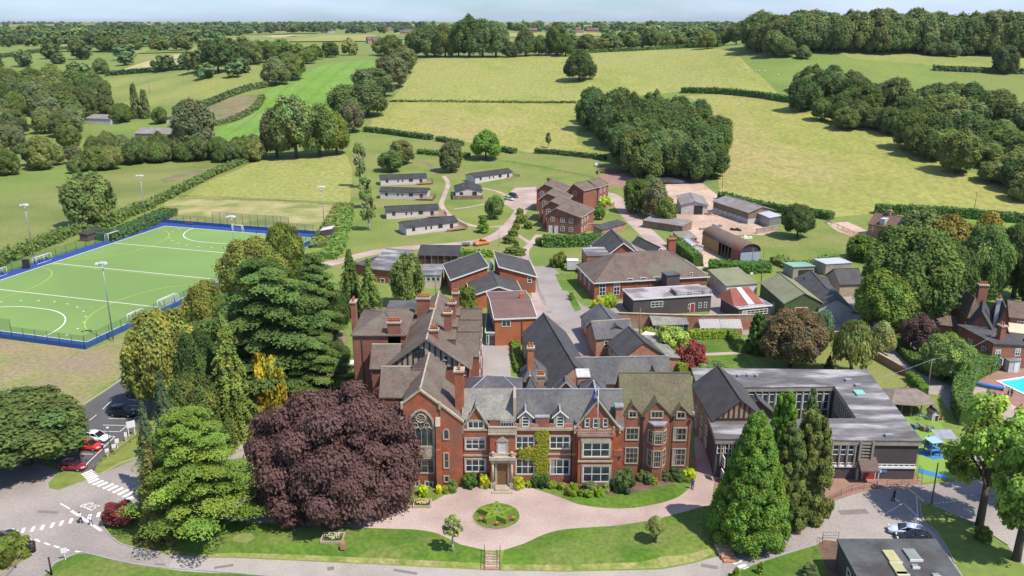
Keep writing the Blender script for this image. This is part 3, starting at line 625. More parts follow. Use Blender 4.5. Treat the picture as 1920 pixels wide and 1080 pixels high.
class Sec:
    """one rectangular block: local x along its front, y to the back; faces F R B L"""
    def __init__(s, root, rinv, base, Wd, D, ze): s.root, s.rinv, s.base, s.W, s.D, s.ze = root, rinv, base, Wd, D, ze
    def put(s, mb, name, m, parent=None):
        o = bpy.data.objects.new(name, mb.mesh(name, m)); link(o, parent or s.root)
        if parent is None: o.matrix_local = s.rinv @ s.base
        return o
    def frame(s, face):
        W_, D = s.W, s.D
        return {'F': Matrix.Identity(4), 'R': Matrix.Translation((W_, 0, 0)) @ Matrix.Rotation(math.pi/2, 4, 'Z'),
                'B': Matrix.Translation((W_, D, 0)) @ Matrix.Rotation(math.pi, 4, 'Z'), 'L': Matrix.Translation((0, D, 0)) @ Matrix.Rotation(-math.pi/2, 4, 'Z')}[face]
    def win(s, face, u, z, w, h, nx=2, ny=2, frame='white', arch=0, surround=0.0, glass='glass', off=0.0, name='window'):
        g, f, su = window_meshes(w, h, nx, ny, frame, arch, surround, glass)
        o = bpy.data.objects.new(name, g); link(o, s.root); o.matrix_local = s.rinv @ s.base @ s.frame(face) @ Matrix.Translation((u, -off, z))
        c = bpy.data.objects.new('window_frame', f); link(c, o)
        if su: link(bpy.data.objects.new('stone_surround', su), o)
        if w > .9 and h > 1.1 and not arch and nx > 1 and frame != 'timber':
            q = _brnd.random()
            if q < .45:
                k = ('bl', round(w, 2), round(h, 2), int(q*30) % 3)
                if k not in _win:
                    j = int(q*30) % 3; b = MB()
                    if j == 0: b.box(-w/2+.1, w/2-.1, -.052, -.032, h*.62, h-.1)
                    elif j == 1: b.box(-w/2+.1, -w*.27, -.052, -.032, .1, h-.1)
                    else: b.box(-w*.5+.1, w*.5-.1, -.052, -.032, h*.80, h-.1)
                    _win[k] = b.mesh('blind', M['curtain'])
                link(bpy.data.objects.new('blind', _win[k]), o)
        return o
    def winpx(s, x0, x1, y0, y1, nx=2, ny=2, **k):   # a front window given by its pixel box (front plane only)
        o = s.base @ Vector((0, 0, 0)); Y = o.y - k.get('off', 0); z0 = ztop(y1, Y); z1 = ztop(y0, Y); zm = (z0+z1)/2
        xa, xb = fx(x0, Y, zm), fx(x1, Y, zm)
        return s.win('F', (xa+xb)/2 - o.x, z0 - o.z, xb-xa, z1-z0, nx, ny, **k)
    def door(s, face, u, w, h, m='door', z=0.0, frame='white', off=0.0):
        a = MB().box(-w/2, w/2, -.05, .03, 0, h); o = bpy.data.objects.new('door', a.mesh('door', M[m])); link(o, s.root)
        o.matrix_local = s.rinv @ s.base @ s.frame(face) @ Matrix.Translation((u, -off, z))
        f = MB().box(-w/2-.09, -w/2-.002, -.08, .03, 0, h+.09).box(w/2+.002, w/2+.09, -.08, .03, 0, h+.09).box(-w/2, w/2, -.08, .03, h+.002, h+.09)
        link(bpy.data.objects.new('door_frame', f.mesh('door_frame', M[frame])), o)
        hd = MB().ball((w*.34, -.09, h*.48), .05, 6, 4); link(bpy.data.objects.new('handle', hd.mesh('handle', M['metal'])), o)
        return o
    def box(s, name, m, x0, x1, y0, y1, z0, z1): return s.put(MB().box(x0, x1, y0, y1, z0, z1), name, m)
    def chimney(s, x, y, w, d, z0, z1, pots=2, m='brick', cap='stone'):
        b = MB().box(x-w/2, x+w/2, y-d/2, y+d/2, z0, z1-.55).box(x-w/2-.1, x+w/2+.1, y-d/2-.1, y+d/2+.1, z1-.55, z1-.36)
        o = s.put(b, 'chimney', M[m]); cp = MB().box(x-w/2-.16, x+w/2+.16, y-d/2-.16, y+d/2+.16, z1-.36, z1-.14)
        link(bpy.data.objects.new('chimney_cap', cp.mesh('chimney_cap', M[cap])), o)
        for i in range(pots):
            t = (i+.5)/pots; px_, py_ = (x-w/2+w*t, y) if w >= d else (x, y-d/2+d*t)
            p = MB().cyl((px_, py_, z1-.14), (px_, py_, z1+.42), .17, .13, 8).cyl((px_, py_, z1+.42), (px_, py_, z1+.50), .17, .17, 8)
            link(bpy.data.objects.new('chimney_pot', p.mesh('chimney_pot', M['pot'])), o)
        return o
def roof_mb(kind, Wd, D, ze, rise, o, rp=.5, t=.16, ridge=True):
    r = MB(); k = MB(); zr = ze + rise
    def sl(q): r.slab(q, t)
    if kind == 'gable_x':
        y = D*rp; e1 = rise/y*o; e2 = rise/(D-y)*o
        sl([(-o, -o, ze-e1), (Wd+o, -o, ze-e1), (Wd+o, y, zr), (-o, y, zr)]); sl([(-o, y, zr), (Wd+o, y, zr), (Wd+o, D+o, ze-e2), (-o, D+o, ze-e2)])
        k.box(-o-.01, Wd+o+.01, y-.13, y+.13, zr-.08, zr+.07)
    elif kind == 'gable_y':
        x = Wd*rp; e1 = rise/x*o; e2 = rise/(Wd-x)*o
        sl([(-o, D+o, ze-e1), (-o, -o, ze-e1), (x, -o, zr), (x, D+o, zr)]); sl([(x, D+o, zr), (x, -o, zr), (Wd+o, -o, ze-e2), (Wd+o, D+o, ze-e2)])
        k.box(x-.13, x+.13, -o-.01, D+o+.01, zr-.08, zr+.07)
    elif kind in ('hip', 'hip_x', 'hip_y'):
        along_x = Wd >= D if kind == 'hip' else kind == 'hip_x'
        h = (D if along_x else Wd)/2; e = rise/h*o; c = [(-o, -o, ze-e), (Wd+o, -o, ze-e), (Wd+o, D+o, ze-e), (-o, D+o, ze-e)]
        if along_x: a = (min(h, Wd/2-.01), D/2, zr); b = (max(Wd-h, Wd/2+.01), D/2, zr); F = [[c[0], c[1], b, a], [c[1], c[2], b], [c[2], c[3], a, b], [c[3], c[0], a]]
        else: a = (Wd/2, min(h, D/2-.01), zr); b = (Wd/2, max(D-h, D/2+.01), zr); F = [[c[0], c[1], a], [c[1], c[2], b, a], [c[2], c[3], b], [c[3], c[0], a, b]]
        for q in F: sl(q)
        for p, q in ((a, b), (c[0], a), (c[3], a if along_x else b), (c[1], b if along_x else a), (c[2], b)): k.cyl(Vector(p)+Vector((0, 0, .0)), Vector(q)+Vector((0, 0, .0)), .1, .1, 5)
    elif kind == 'mono_r': sl([(-o, -o, ze), (Wd+o, -o, zr), (Wd+o, D+o, zr), (-o, D+o, ze)])
    elif kind == 'mono_l': sl([(-o, -o, zr), (Wd+o, -o, ze), (Wd+o, D+o, ze), (-o, D+o, zr)])
    elif kind == 'mono_b': sl([(-o, -o, ze), (Wd+o, -o, ze), (Wd+o, D+o, zr), (-o, D+o, zr)])
    elif kind == 'mono_f': sl([(-o, -o, zr), (Wd+o, -o, zr), (Wd+o, D+o, ze), (-o, D+o, ze)])
    elif kind == 'flat':
        sl([(-o, -o, ze+.02), (Wd+o, -o, ze+.02), (Wd+o, D+o, ze+.02), (-o, D+o, ze+.02)])
    return r, k
def wall_mb(kind, Wd, D, ze, rise, rp=.5, z0=-.6):
    b = MB()
    if kind in ('gable_x',):
        y = D*rp; p = [(0, z0), (D, z0), (D, ze), (y, ze+rise-.12), (0, ze)]
        vs = [(0, a, c) for a, c in p] + [(Wd, a, c) for a, c in p]
    elif kind == 'gable_y':
        x = Wd*rp; p = [(0, z0), (Wd, z0), (Wd, ze), (x, ze+rise-.12), (0, ze)]
        vs = [(a, D, c) for a, c in p] + [(a, 0, c) for a, c in p]
    elif kind in ('mono_r', 'mono_l'):
        p = [(0, z0), (Wd, z0), (Wd, ze+(rise if kind == 'mono_r' else 0)-.1), (0, ze+(rise if kind == 'mono_l' else 0)-.1)]
        vs = [(a, D, c) for a, c in p] + [(a, 0, c) for a, c in p]
    elif kind in ('mono_b', 'mono_f'):
        p = [(0, z0), (D, z0), (D, ze+(rise if kind == 'mono_b' else 0)-.1), (0, ze+(rise if kind == 'mono_f' else 0)-.1)]
        vs = [(0, a, c) for a, c in p] + [(Wd, a, c) for a, c in p]
    else: return b.box(0, Wd, 0, D, z0, ze-.12)
    n = len(p); return b.add(vs, [tuple(range(n))[::-1], tuple(range(n, 2*n))] + [(i, (i+1) % n, n+(i+1) % n, n+i) for i in range(n)])
def section(root, A, ang, Wd, D, ze, rise, kind, wall='brick', roof='slate', o=.3, rp=.5, fascia=None, ridge=None, coping=False, g=None, wname='wall', t=.16, z0=-.6, extra=0):
    base = Matrix.Translation(A) @ Matrix.Rotation(ang, 4, 'Z')
    rinv = root.matrix_basis.inverted()
    s = Sec(root, rinv, base, Wd, D, ze)
    s.put(wall_mb(kind, Wd, D, ze, rise, rp, z0), wname, M[wall])
    r, k = roof_mb(kind, Wd, D, ze, rise, o, rp, t)
    s.put(r, 'roof', M[roof])
    if k.v: s.put(k, 'ridge', M[ridge or roof])
    if fascia:
        f = MB(); e = o + .04; zr = ze + rise
        def bar(p, q, h=.28, w=.05):
            p = Vector(p); q = Vector(q); d = (q-p).normalized(); n = Vector((-d.y, d.x, 0)).normalized()*w
            f.add([p+n+Vector((0, 0, .02)), q+n+Vector((0, 0, .02)), q-n+Vector((0, 0, .02)), p-n+Vector((0, 0, .02)), p+n-Vector((0, 0, h)), q+n-Vector((0, 0, h)), q-n-Vector((0, 0, h)), p-n-Vector((0, 0, h))],
                  [(0, 1, 2, 3), (7, 6, 5, 4), (0, 4, 5, 1), (2, 6, 7, 3), (1, 5, 6, 2), (3, 7, 4, 0)])
        if kind == 'flat':
            h = .45 if fascia in ('concrete', 'stone') else .3
            if fascia == 'concrete': h = .75
            for p, q in (((-e, -e), (Wd+e, -e)), ((Wd+e, -e), (Wd+e, D+e)), ((Wd+e, D+e), (-e, D+e)), ((-e, D+e), (-e, -e))): bar((*p, ze+.1), (*q, ze+.1), h)
        elif kind == 'gable_x':
            e1 = rise/(D*rp)*o; e2 = rise/(D-D*rp)*o; y = D*rp
            bar((-o, -e, ze-e1), (Wd+o, -e, ze-e1)); bar((-o, D+e, ze-e2), (Wd+o, D+e, ze-e2))
            for x in (-e, Wd+e): bar((x, -o, ze-e1), (x, y, zr)); bar((x, y, zr), (x, D+o, ze-e2))
        elif kind == 'gable_y':
            x = Wd*rp; e1 = rise/x*o; e2 = rise/(Wd-x)*o
            bar((-e, -o, ze-e1), (-e, D+o, ze-e1)); bar((Wd+e, -o, ze-e2), (Wd+e, D+o, ze-e2))
            for y in (-e, D+e): bar((-o, y, ze-e1), (x, y, zr)); bar((x, y, zr), (Wd+o, y, ze-e2))
        elif kind.startswith('mono'):
            hh = {'mono_r': (ze, zr, zr, ze), 'mono_l': (zr, ze, ze, zr), 'mono_b': (ze, ze, zr, zr), 'mono_f': (zr, zr, ze, ze)}[kind]
            c = [(-e, -e), (Wd+e, -e), (Wd+e, D+e), (-e, D+e)]
            for i in range(4): bar((*c[i], hh[i]), (*c[(i+1) % 4], hh[(i+1) % 4]))
        else:
            h = (D if (kind == 'hip' and Wd >= D) or kind == 'hip_x' else Wd)/2; z = ze - rise/h*o
            for p, q in (((-e, -e), (Wd+e, -e)), ((Wd+e, -e), (Wd+e, D+e)), ((Wd+e, D+e), (-e, D+e)), ((-e, D+e), (-e, -e))): bar((*p, z), (*q, z), .2)
        s.put(f, 'fascia', M[fascia])
    return s
def solve(a, b, d, ze, g=None):
    """eaves corners in pixels at height ze over the ground -> origin, angle, width, depth, ground height"""
    gg = 0.0 if g is None else g
    for _ in range(6):
        A = pw(*a, gg+ze); B = pw(*b, gg+ze)
        if g is None: gg = min(tz(A.x, A.y), tz(B.x, B.y))
    ang = math.atan2(B.y-A.y, B.x-A.x); Wd = (B-A).length; ax = Vector((math.cos(ang), math.sin(ang), 0)); ay = Vector((-ax.y, ax.x, 0))
    if isinstance(d, tuple): Cc = pw(*d, gg+ze); D = (Cc-B).dot(ay)
    else: D = d
    return Vector((A.x, A.y, gg)), ang, Wd, max(D, 1.0), gg
def house(name, label, cat, a, b, d, ze, rise, kind, g=None, group=None, root=None, **k):
    A, ang, Wd, D, gg = solve(a, b, d, ze, g)
    if root is None:
        root = empty(name, label, cat, A, ang, group); 
    s = section(root, A, ang, Wd, D, ze, rise, kind, **k); s.root = root; return s
def z_(k):
    x0, y0, q = {'A': (640, 700, 4.5), 'B': (940, 700, 4.5), 'C': (640, 520, 4.5), 'D': (960, 540, 4.5), 'E': (1280, 660, 4), 'F': (1060, 430, 4.695), 'G': (640, 440, 4.5), 'H': (640, 290, 4.3636), 'I': (960, 290, 5.142),
                 'J': (1240, 320, 5.4), 'K': (1300, 440, 4.5), 'L': (1540, 380, 4.153), 'M': (1640, 540, 4.911), 'N': (1640, 720, 6), 'O': (1500, 860, 4.571), 'V': (0, 30, 3.483), 'U': (300, 280, 4.3636)}[k]
    return lambda u, v: (x0 + u/q, y0 + v/q)
zA, zB, zC, zD, zE, zF, zG, zH, zI, zJ, zK, zL, zM, zN, zO, zV, zU = (z_(c) for c in 'ABCDEFGHIJKLMNOV' + 'U')

# ---------------- the red-brick school, one attached building ----------------
SB = empty('school_building', 'long red brick Victorian school with slate roofs and stone porch facing the pink drive', 'building', (0, 110, 0))
def ws(x0, x1, Y, D, ze, rise, kind, **k):          # a block given by pixel columns of its front at distance Y
    xa, xb = fx(x0, Y, ze), fx(x1, Y, ze)
    return section(SB, Vector((xa, Y, 0)), 0, xb-xa, D, ze, rise, kind, **k)
def band(s, z, h=.22, x0=None, x1=None, off=.09, name='string_course', m='stone', y=0):
    s.put(MB().box(-.05 if x0 is None else x0, (s.W+.05) if x1 is None else x1, y-off, y+.04, z, z+h), name, M[m])
def gable_coping(s, Wd, ze, rise, y=-.05, m='stone', w=.28, rp=.5):
    f = MB(); x = Wd*rp
    for p, q in (((-.25, ze-.1), (x, ze+rise+.02)), ((x, ze+rise+.02), (Wd+.25, ze-.1))):
        f.add([(p[0], y-w*.5, p[1]+.14), (q[0], y-w*.5, q[1]+.14), (q[0], y+w, q[1]+.14), (p[0], y+w, p[1]+.14), (p[0], y-w*.5, p[1]-.16), (q[0], y-w*.5, q[1]-.16), (q[0], y+w, q[1]-.16), (p[0], y+w, p[1]-.16)],
              [(0, 1, 2, 3), (7, 6, 5, 4), (0, 4, 5, 1), (2, 6, 7, 3), (1, 5, 6, 2), (3, 7, 4, 0)])
    f.box(x-.12, x+.12, y-.1, y+.14, ze+rise+.1, ze+rise+.5)
    for xx in (-.28, Wd+.02): f.box(xx, xx+.3, y-.2, y+.3, ze-.75, ze+.25)
    s.put(f, 'gable_coping', M[m])
# main slate range (behind porch, dormers, ivy)
Ym = 110.2; zc = ztop(801, Ym)
m1 = ws(868, 1168, Ym, 7.2, zc, 4.3, 'gable_x', roof='slate', o=.2, ridge='lead')
band(m1, zc-.42, .4, off=.28, name='cornice'); band(m1, ztop(853, Ym), .28)
band(m1, .0, .9, off=.12, name='plinth', m='brick2')
for x in (fx(967, Ym, zc), fx(1003, Ym, zc)):
    pass
S_ = dict(surround=.16)
m1.winpx(967.5, 1001.5, 818, 841, 3, 2, off=0, **S_); m1.winpx(1031, 1068, 818, 841, 3, 2, **S_)
m1.winpx(967.5, 1001.5, 860, 889, 3, 2, **S_); m1.winpx(1031.5, 1067.5, 861, 889, 3, 2, **S_)
# parapet pieces and dormers
def dormer(pxc, Yd, ztopw, w=1.3, h=1.5):
    x = fx(pxc, Yd, zc) - m1.base.translation.x
    s = Sec(SB, m1.rinv, m1.base @ Matrix.Translation((x - w/2-.25, Yd - Ym, 0)), w+.5, 3.0, zc+2)
    s.put(wall_mb('gable_y', w+.5, 2.6, zc+1.75, .75, z0=zc-.2), 'dormer_wall', M['stone'])
    r, k = roof_mb('gable_y', w+.5, 2.8, zc+1.75, .8, .22); s.put(r, 'dormer_roof', M['slate']); s.put(k, 'dormer_ridge', M['lead'])
    f = MB();
    for p, q in (((-.3, zc+1.55), ((w+.5)/2, zc+2.65)), (((w+.5)/2, zc+2.65), (w+.8, zc+1.55))):
        f.add([(p[0], -.34, p[1]+.1), (q[0], -.34, q[1]+.1), (q[0], -.22, q[1]+.1), (p[0], -.22, p[1]+.1), (p[0], -.34, p[1]-.1), (q[0], -.34, q[1]-.1), (q[0], -.22, q[1]-.1), (p[0], -.22, p[1]-.1)], [(0, 1, 2, 3), (7, 6, 5, 4), (0, 4, 5, 1), (2, 6, 7, 3), (1, 5, 6, 2), (3, 7, 4, 0)])
    s.put(f, 'bargeboard', M['white']); s.win('F', (w+.5)/2, zc+.15, w*.8, h, 1, 3)
dormer(985.5, Ym-.05, 0); dormer(1050, Ym-.05, 0)
x0m = m1.base.translation.x
m1.box('parapet', M['brick2'], fx(1004, Ym, 9)-x0m, fx(1029, Ym, 9)-x0m, -.1, .5, zc-.05, zc+1.5)
m1.box('parapet_cap', M['lead'], fx(1003, Ym, 9)-x0m, fx(1030, Ym, 9)-x0m, -.16, .56, zc+1.5, zc+1.7)
for p in (968, 1000, 1035, 1065): m1.box('parapet', M['oldbrick'], fx(p, Ym, 9)-x0m-.7, fx(p, Ym, 9)-x0m+.7, -.12, .12, zc-.02, zc+.55)
m1.box('fire_wall', M['stone'], fx(965, Ym, 9)-x0m-.2, fx(965, Ym, 9)-x0m+.2, 0, 3.7, zc, zc+4.6)
# pale slate slope over porch with dark clerestory
pb = m1.box('clerestory', M['brick2'], fx(918, Ym, 9)-x0m, fx(964, Ym, 9)-x0m, -.3, .6, zc-.1, zc+1.3)
ps = MB(); ps.slab([(fx(866, Ym, 9)-x0m, -.35, zc+1.35), (fx(964, Ym, 9)-x0m, -.35, zc+1.35), (fx(964, Ym, 9)-x0m, 3.3, zc+4.55), (fx(866, Ym, 9)-x0m, 3.3, zc+4.55)], .15); m1.put(ps, 'roof', M['slate_pale'])
sc_ = Sec(SB, m1.rinv, m1.base @ Matrix.Translation((0, -.31, 0)), m1.W, 1, zc)
sc_.win('F', fx(951, Ym, 9)-x0m, zc+.1, 1.9, 1.15, 5, 1, frame='offwhite')
# gable bay left of porch
g1 = ws(868, 918, Ym-.35, 6.5, ztop(801, Ym), 3.4, 'gable_y', roof='slate_pale', o=.25)
gable_coping(g1, g1.W, g1.ze, 3.4); band(g1, g1.ze-.35, .3, off=.12); band(g1, ztop(853, Ym), .28); band(g1, 0, .9, off=.12, name='plinth', m='brick2')
g1.winpx(877, 907, 789, 803, 3, 1, **S_); g1.winpx(873, 910, 822, 842, 3, 2, **S_); g1.winpx(873, 910, 861, 884, 3, 2, **S_)
# porch bay with balustrade, niche and columned doorway
p1 = ws(918.5, 966, Ym-1.3, 1.6, ztop(813, Ym-1.3), .01, 'flat', roof='lead', o=.02)
bal = MB(); zb = p1.ze
bal.box(-.25, p1.W+.25, -.25, .1, zb-.1, zb+.12).box(-.2, p1.W+.2, -.2, .05, zb+.95, zb+1.15)
for i in range(13): t = -.1+(p1.W+.2)*i/12; bal.box(t-.13, t+.13, -.14, 0, zb+.1, zb+.97)
p1.put(bal, 'balustrade', M['stone']); band(p1, ztop(853, Ym-1.3), .3, off=.2)
p1.winpx(935, 949, 830, 849, 1, 1, surround=.3, glass='offwhite')
ped = MB(); xc = p1.W/2-.05; zt = ztop(826, Ym-1.3)
ped.add([(xc-.9, -.2, zt-.1), (xc+.9, -.2, zt-.1), (xc, -.2, zt+.75), (xc-.9, .1, zt-.1), (xc+.9, .1, zt-.1), (xc, .1, zt+.75)], [(0, 1, 2), (5, 4, 3), (0, 3, 4, 1), (1, 4, 5, 2), (2, 5, 3, 0)]); p1.put(ped, 'pediment', M['stone'])
dr = MB(); zd = ztop(857, Ym-1.5)
for s_ in (-1.35, 1.35):
    dr.box(xc+s_-.32, xc+s_+.32, -.75, .02, -.1, .9); dr.cyl((xc+s_, -.45, .9), (xc+s_, -.45, zd-.7), .2, .17, 10); dr.box(xc+s_-.3, xc+s_+.3, -.72, .02, zd-.7, zd-.25)
    dr.cyl((xc+s_, -.4, zd+.2), (xc+s_, -.4, zd+.55), .2, .12, 8); dr.ball((xc+s_, -.4, zd+.75), .26, 8, 6)
dr.box(xc-1.85, xc+1.85, -.85, .02, zd-.25, zd+.2); dr.box(xc-1.05, xc-.78, -.3, .02, 0, zd-.25); dr.box(xc+.78, xc+1.05, -.3, .02, 0, zd-.25); dr.box(xc-.78, xc+.78, -.3, .02, zd-.95, zd-.25)
p1.put(dr, 'porch_surround', M['stone'])
d0 = p1.door('F', xc, 1.45, zd-1.0, 'door', .35, 'stone', .05)
p1.win('F', xc, .35+zd-1.0+.06-.0, .01, .01, 1, 1) if False else None
p1.put(MB().box(xc-1.0, xc+1.0, -1.5, -.03, -.1, .34).box(xc-1.5, xc+1.5, -2.0, -1.5, -.1, .18), 'doorstep', M['stone'])
# flag bay: protruding gabled bay
g2 = ws(1080, 1160, Ym-.25, 7, ztop(801, Ym), 4.25, 'gable_y', roof='slate', o=.25, ridge='lead')
gable_coping(g2, g2.W, g2.ze, 4.25)
for a, b in ((1097, 1105), (1112.5, 1123), (1131, 1139)): g2.winpx(a, b, 785, 800 if a != 1112.5 else 802, 1, 2, surround=.1, glass='glassg' if a < 1125 else 'glass')
b2 = ws(1085, 1150, Ym-1.5, 1.4, ztop(815, Ym-1.5), .01, 'flat', roof='lead', o=.02)
bal = MB(); zb = b2.ze; bal.box(-.22, b2.W+.22, -.25, .1, zb-.2, zb+.08).box(-.18, b2.W+.18, -.2, .02, zb+.65, zb+.85)
for i in range(19): t = -.1+(b2.W+.2)*i/18; bal.box(t-.09, t+.09, -.14, -.04, zb+.05, zb+.7)
for t in (0, b2.W): bal.box(t-.2, t+.2, -.28, .1, zb, zb+1.0); bal.ball((t, -.1, zb+1.15), .22, 8, 6)
b2.put(bal, 'balustrade', M['oldbrick']); band(b2, ztop(866, Ym-1.5), .22, off=.15)
b2.winpx(1093, 1143, 830, 856, 3, 2, surround=.22); b2.winpx(1093, 1143, 874, 903, 3, 2, surround=.22)
b2.box('carved_panel', M['stone'], .35, b2.W-.35, -.1, .05, ztop(828, Ym-1.5), ztop(820, Ym-1.5))
b2.put(MB().box(.2, b2.W-.2, -.3, .02, -.1, .5), 'plinth', M['brick2'])
for (a, b, y0) in ((1076, 1082, 0),): pass
# chimney with metal cowl between ranges, drainpipes
m1.chimney(fx(1162, Ym, 11)-x0m, 1.0, .95, .95, zc-.3, ztop(757, Ym+1), 0, 'oldbrick', 'lead')
for p in (920.5, 1071): 
    m1.put(MB().cyl((fx(p, Ym, 4)-x0m, -.16, 0), (fx(p, Ym, 4)-x0m, -.16, zc-.3), .06, .06, 6), 'drainpipe', M['black'])
m1.put(MB().box(fx(1150, Ym, 5)-x0m, fx(1166, Ym, 5)-x0m, -.3, 0, ztop(853, Ym)-.1, ztop(853, Ym)+.9), 'ledge', M['brick'])
# tudor range on the right with three gables and a bay
Yt = 111.6; zt_ = ztop(775, Yt)
t1 = ws(1166, 1300, Yt, 8.2, zt_, 4.6, 'gable_x', wall='brick2', roof='tile_moss', o=.15)
xt = t1.base.translation.x
for kx in (-.15, t1.W-.12): t1.put(MB().box(kx, kx+.3, -.1, 8.2, zt_-.5, zt_+.2), 'kneeler', M['stone'])
def tgable(x0, x1, zap, ext=0.0):
    xa, xb = fx(x0, Yt, zt_)-xt, fx(x1, Yt, zt_)-xt; w = xb-xa; ri = zap - zt_
    s = Sec(SB, t1.rinv, t1.base @ Matrix.Translation((xa, -.12-ext, 0)), w, 4, zt_)
    s.put(wall_mb('gable_y', w, 3+ext, zt_, ri, z0=-.5), 'wall', M['brick2'])
    r, k = roof_mb('gable_y', w, 3.4+ext, zt_, ri+.1, .18); s.put(r, 'roof', M['tile_moss']); return s
zg = ztop(757, Yt); q1 = tgable(1169, 1202, zg); q2 = tgable(1203.5, 1257, ztop(751, Yt), .2); q3 = tgable(1258.5, 1293, ztop(760, Yt))
ST = dict(frame='stone', surround=.14)
q1.winpx(1179.5, 1193, 771.5, 782, 2, 1, **ST); q1.winpx(1174, 1196.5, 803, 824, 3, 2, **ST); q1.winpx(1173, 1195, 840, 868, 3, 3, **ST)
q2.winpx(1221, 1242, 772, 783, 3, 1, **ST)
q3.winpx(1269.5, 1284, 773, 784, 2, 1, **ST); q3.winpx(1263.5, 1286, 803, 825, 3, 2, **ST); q3.winpx(1261.5, 1284, 842, 872, 3, 3, **ST)
bw = (fx(1247, Yt, 5)-fx(1213, Yt, 5)); bx = fx(1213, Yt, 5)-xt; zbt = ztop(797, Yt-1.2)
bayp = [(bx, -.3), (bx+.65, -1.35), (bx+bw-.65, -1.35), (bx+bw, -.3)]
t1.put(MB().prism(bayp, -.4, zbt-.1), 'bay_wall', M['brick2']); t1.put(MB().prism([(bx-.12, -.28), (bx+.6, -1.5), (bx+bw-.6, -1.5), (bx+bw+.12, -.28)], zbt-.1, zbt+.15), 'bay_roof', M['lead'])
for z0, z1 in ((ztop(872, Yt-1.3)-.3, ztop(846, Yt-1.3)), (ztop(833, Yt-1.3), ztop(810, Yt-1.3))):
    for i, (p, q) in enumerate(zip(bayp[:-1], bayp[1:])):
        L_ = math.dist(p, q); an = math.atan2(q[1]-p[1], q[0]-p[0])
        s = Sec(SB, t1.rinv, t1.base @ Matrix.Translation((p[0], p[1], 0)) @ Matrix.Rotation(an, 4, 'Z'), L_, .5, 5)
        s.win('F', L_/2, z0, L_*.74, z1-z0, 3 if i == 1 else 2, 3, frame='stone', surround=.1)
for p in (1203, 1257.5, 1293.5):
    x = fx(p, Yt, 5)-xt; t1.put(MB().cyl((x, -.4, 0), (x, -.4, zt_-.7), .07, .07, 6).box(x-.18, x+.18, -.55, -.25, zt_-.75, zt_-.35), 'drainpipe', M['black'])
# chapel block with traceried window
Yc = 109.0; zf = ztop(757, Yc)
c1 = ws(755, 822, Yc, 14, zf, ztop(731, Yc)-zf, 'gable_y', roof='tile', o=.15, ridge='stone')
gable_coping(c1, c1.W, zf, ztop(731, Yc)-zf)
xc_ = c1.base.translation.x
wz0, wz1 = ztop(836, Yc), ztop(770, Yc); ww = fx(811.5, Yc, 9)-fx(768, Yc, 9); wx = (fx(811.5, Yc, 9)+fx(768, Yc, 9))/2 - xc_
big = c1.win('F', wx, wz0, ww, wz1-wz0, 4, 1, frame='stone', arch=2, surround=.28, name='traceried_window')
tr = MB(); hh = wz1-wz0
def ringv(cx, cz, r, th=.09, n=20):
    for i in range(n):
        a0, a1 = 2*math.pi*i/n, 2*math.pi*(i+1)/n
        tr.cyl((cx+r*math.cos(a0), -.1, cz+r*math.sin(a0)), (cx+r*math.cos(a1), -.1, cz+r*math.sin(a1)), th, th, 5)
ringv(0, hh*.79, ww*.2, .11); 
for i in range(7): a = 2*math.pi*i/7; ringv(ww*.125*math.cos(a), hh*.79+ww*.125*math.sin(a), ww*.062, .045, 10)
for s_ in (-1, 1): ringv(s_*ww*.245, hh*.60, ww*.11, .07, 12)
for i in range(4):
    cx = -ww/2+ww*(i+.5)/4
    tr.cyl((cx-ww/8, -.1, hh*.46), (cx, -.1, hh*.56), .07, .07, 5); tr.cyl((cx+ww/8, -.1, hh*.46), (cx, -.1, hh*.56), .07, .07, 5)
link(bpy.data.objects.new('tracery', tr.mesh('tracery', M['stone'])), big)
c1.box('stone_apron', M['stone'], wx-ww/2, wx+ww/2+.2, -.08, .03, ztop(857, Yc), wz0-.3)
c1.winpx(768, 813.5, 860, 886, 4, 2, frame='stone', surround=.18); c1.winpx(773, 786, 903, 912, 2, 1, surround=.12, frame='white'); c1.winpx(797, 812, 903, 912, 2, 1, surround=.12, frame='white')
for p in (758, 823):
    x = fx(p, Yc, 5)-xc_; bt = MB().box(x-.32, x+.32, -1.0, 0, -.4, ztop(838, Yc)).box(x-.3, x+.3, -.6, 0, ztop(838, Yc), ztop(795, Yc)); c1.put(bt, 'buttress', M['brick'])
    cpn = MB(); z1 = ztop(795, Yc); cpn.add([(x-.34, -.65, z1), (x+.34, -.65, z1), (x+.34, .0, z1+1.1), (x-.34, .0, z1+1.1), (x-.34, -.65, z1-.15), (x+.34, -.65, z1-.15), (x+.34, 0, z1-.15), (x-.34, 0, z1-.15)], [(0, 1, 2, 3), (0, 4, 5, 1), (1, 5, 6, 2), (3, 7, 4, 0)])
    c1.put(cpn, 'buttress_cap', M['stone'])
zl = ztop(790, Yc); zh = ztop(756, Yc)
c2 = ws(824.5, 866, Yc, 9, zl, zh-zl, 'mono_l', roof='tile', o=.12)
cc = MB(); cc.add([(-.1, -.15, zh+.2), (c2.W+.3, -.15, zl+.2-.15), (c2.W+.3, .3, zl+.05), (-.1, .3, zh+.2), (-.1, -.15, zh-.15), (c2.W+.3, -.15, zl-.3), (c2.W+.3, .3, zl-.3), (-.1, .3, zh-.15)], [(0, 1, 2, 3), (0, 4, 5, 1), (1, 5, 6, 2), (2, 6, 7, 3), (3, 7, 4, 0)])
c2.put(cc, 'gable_coping', M['stone'])
c2.winpx(832, 841, 805, 823, 1, 1, arch=2, frame='stone', surround=.14); c2.winpx(833, 841, 850, 877, 1, 2, frame='stone', surround=.14); c2.winpx(833.5, 841, 893, 903, 1, 1, frame='stone', surround=.14)
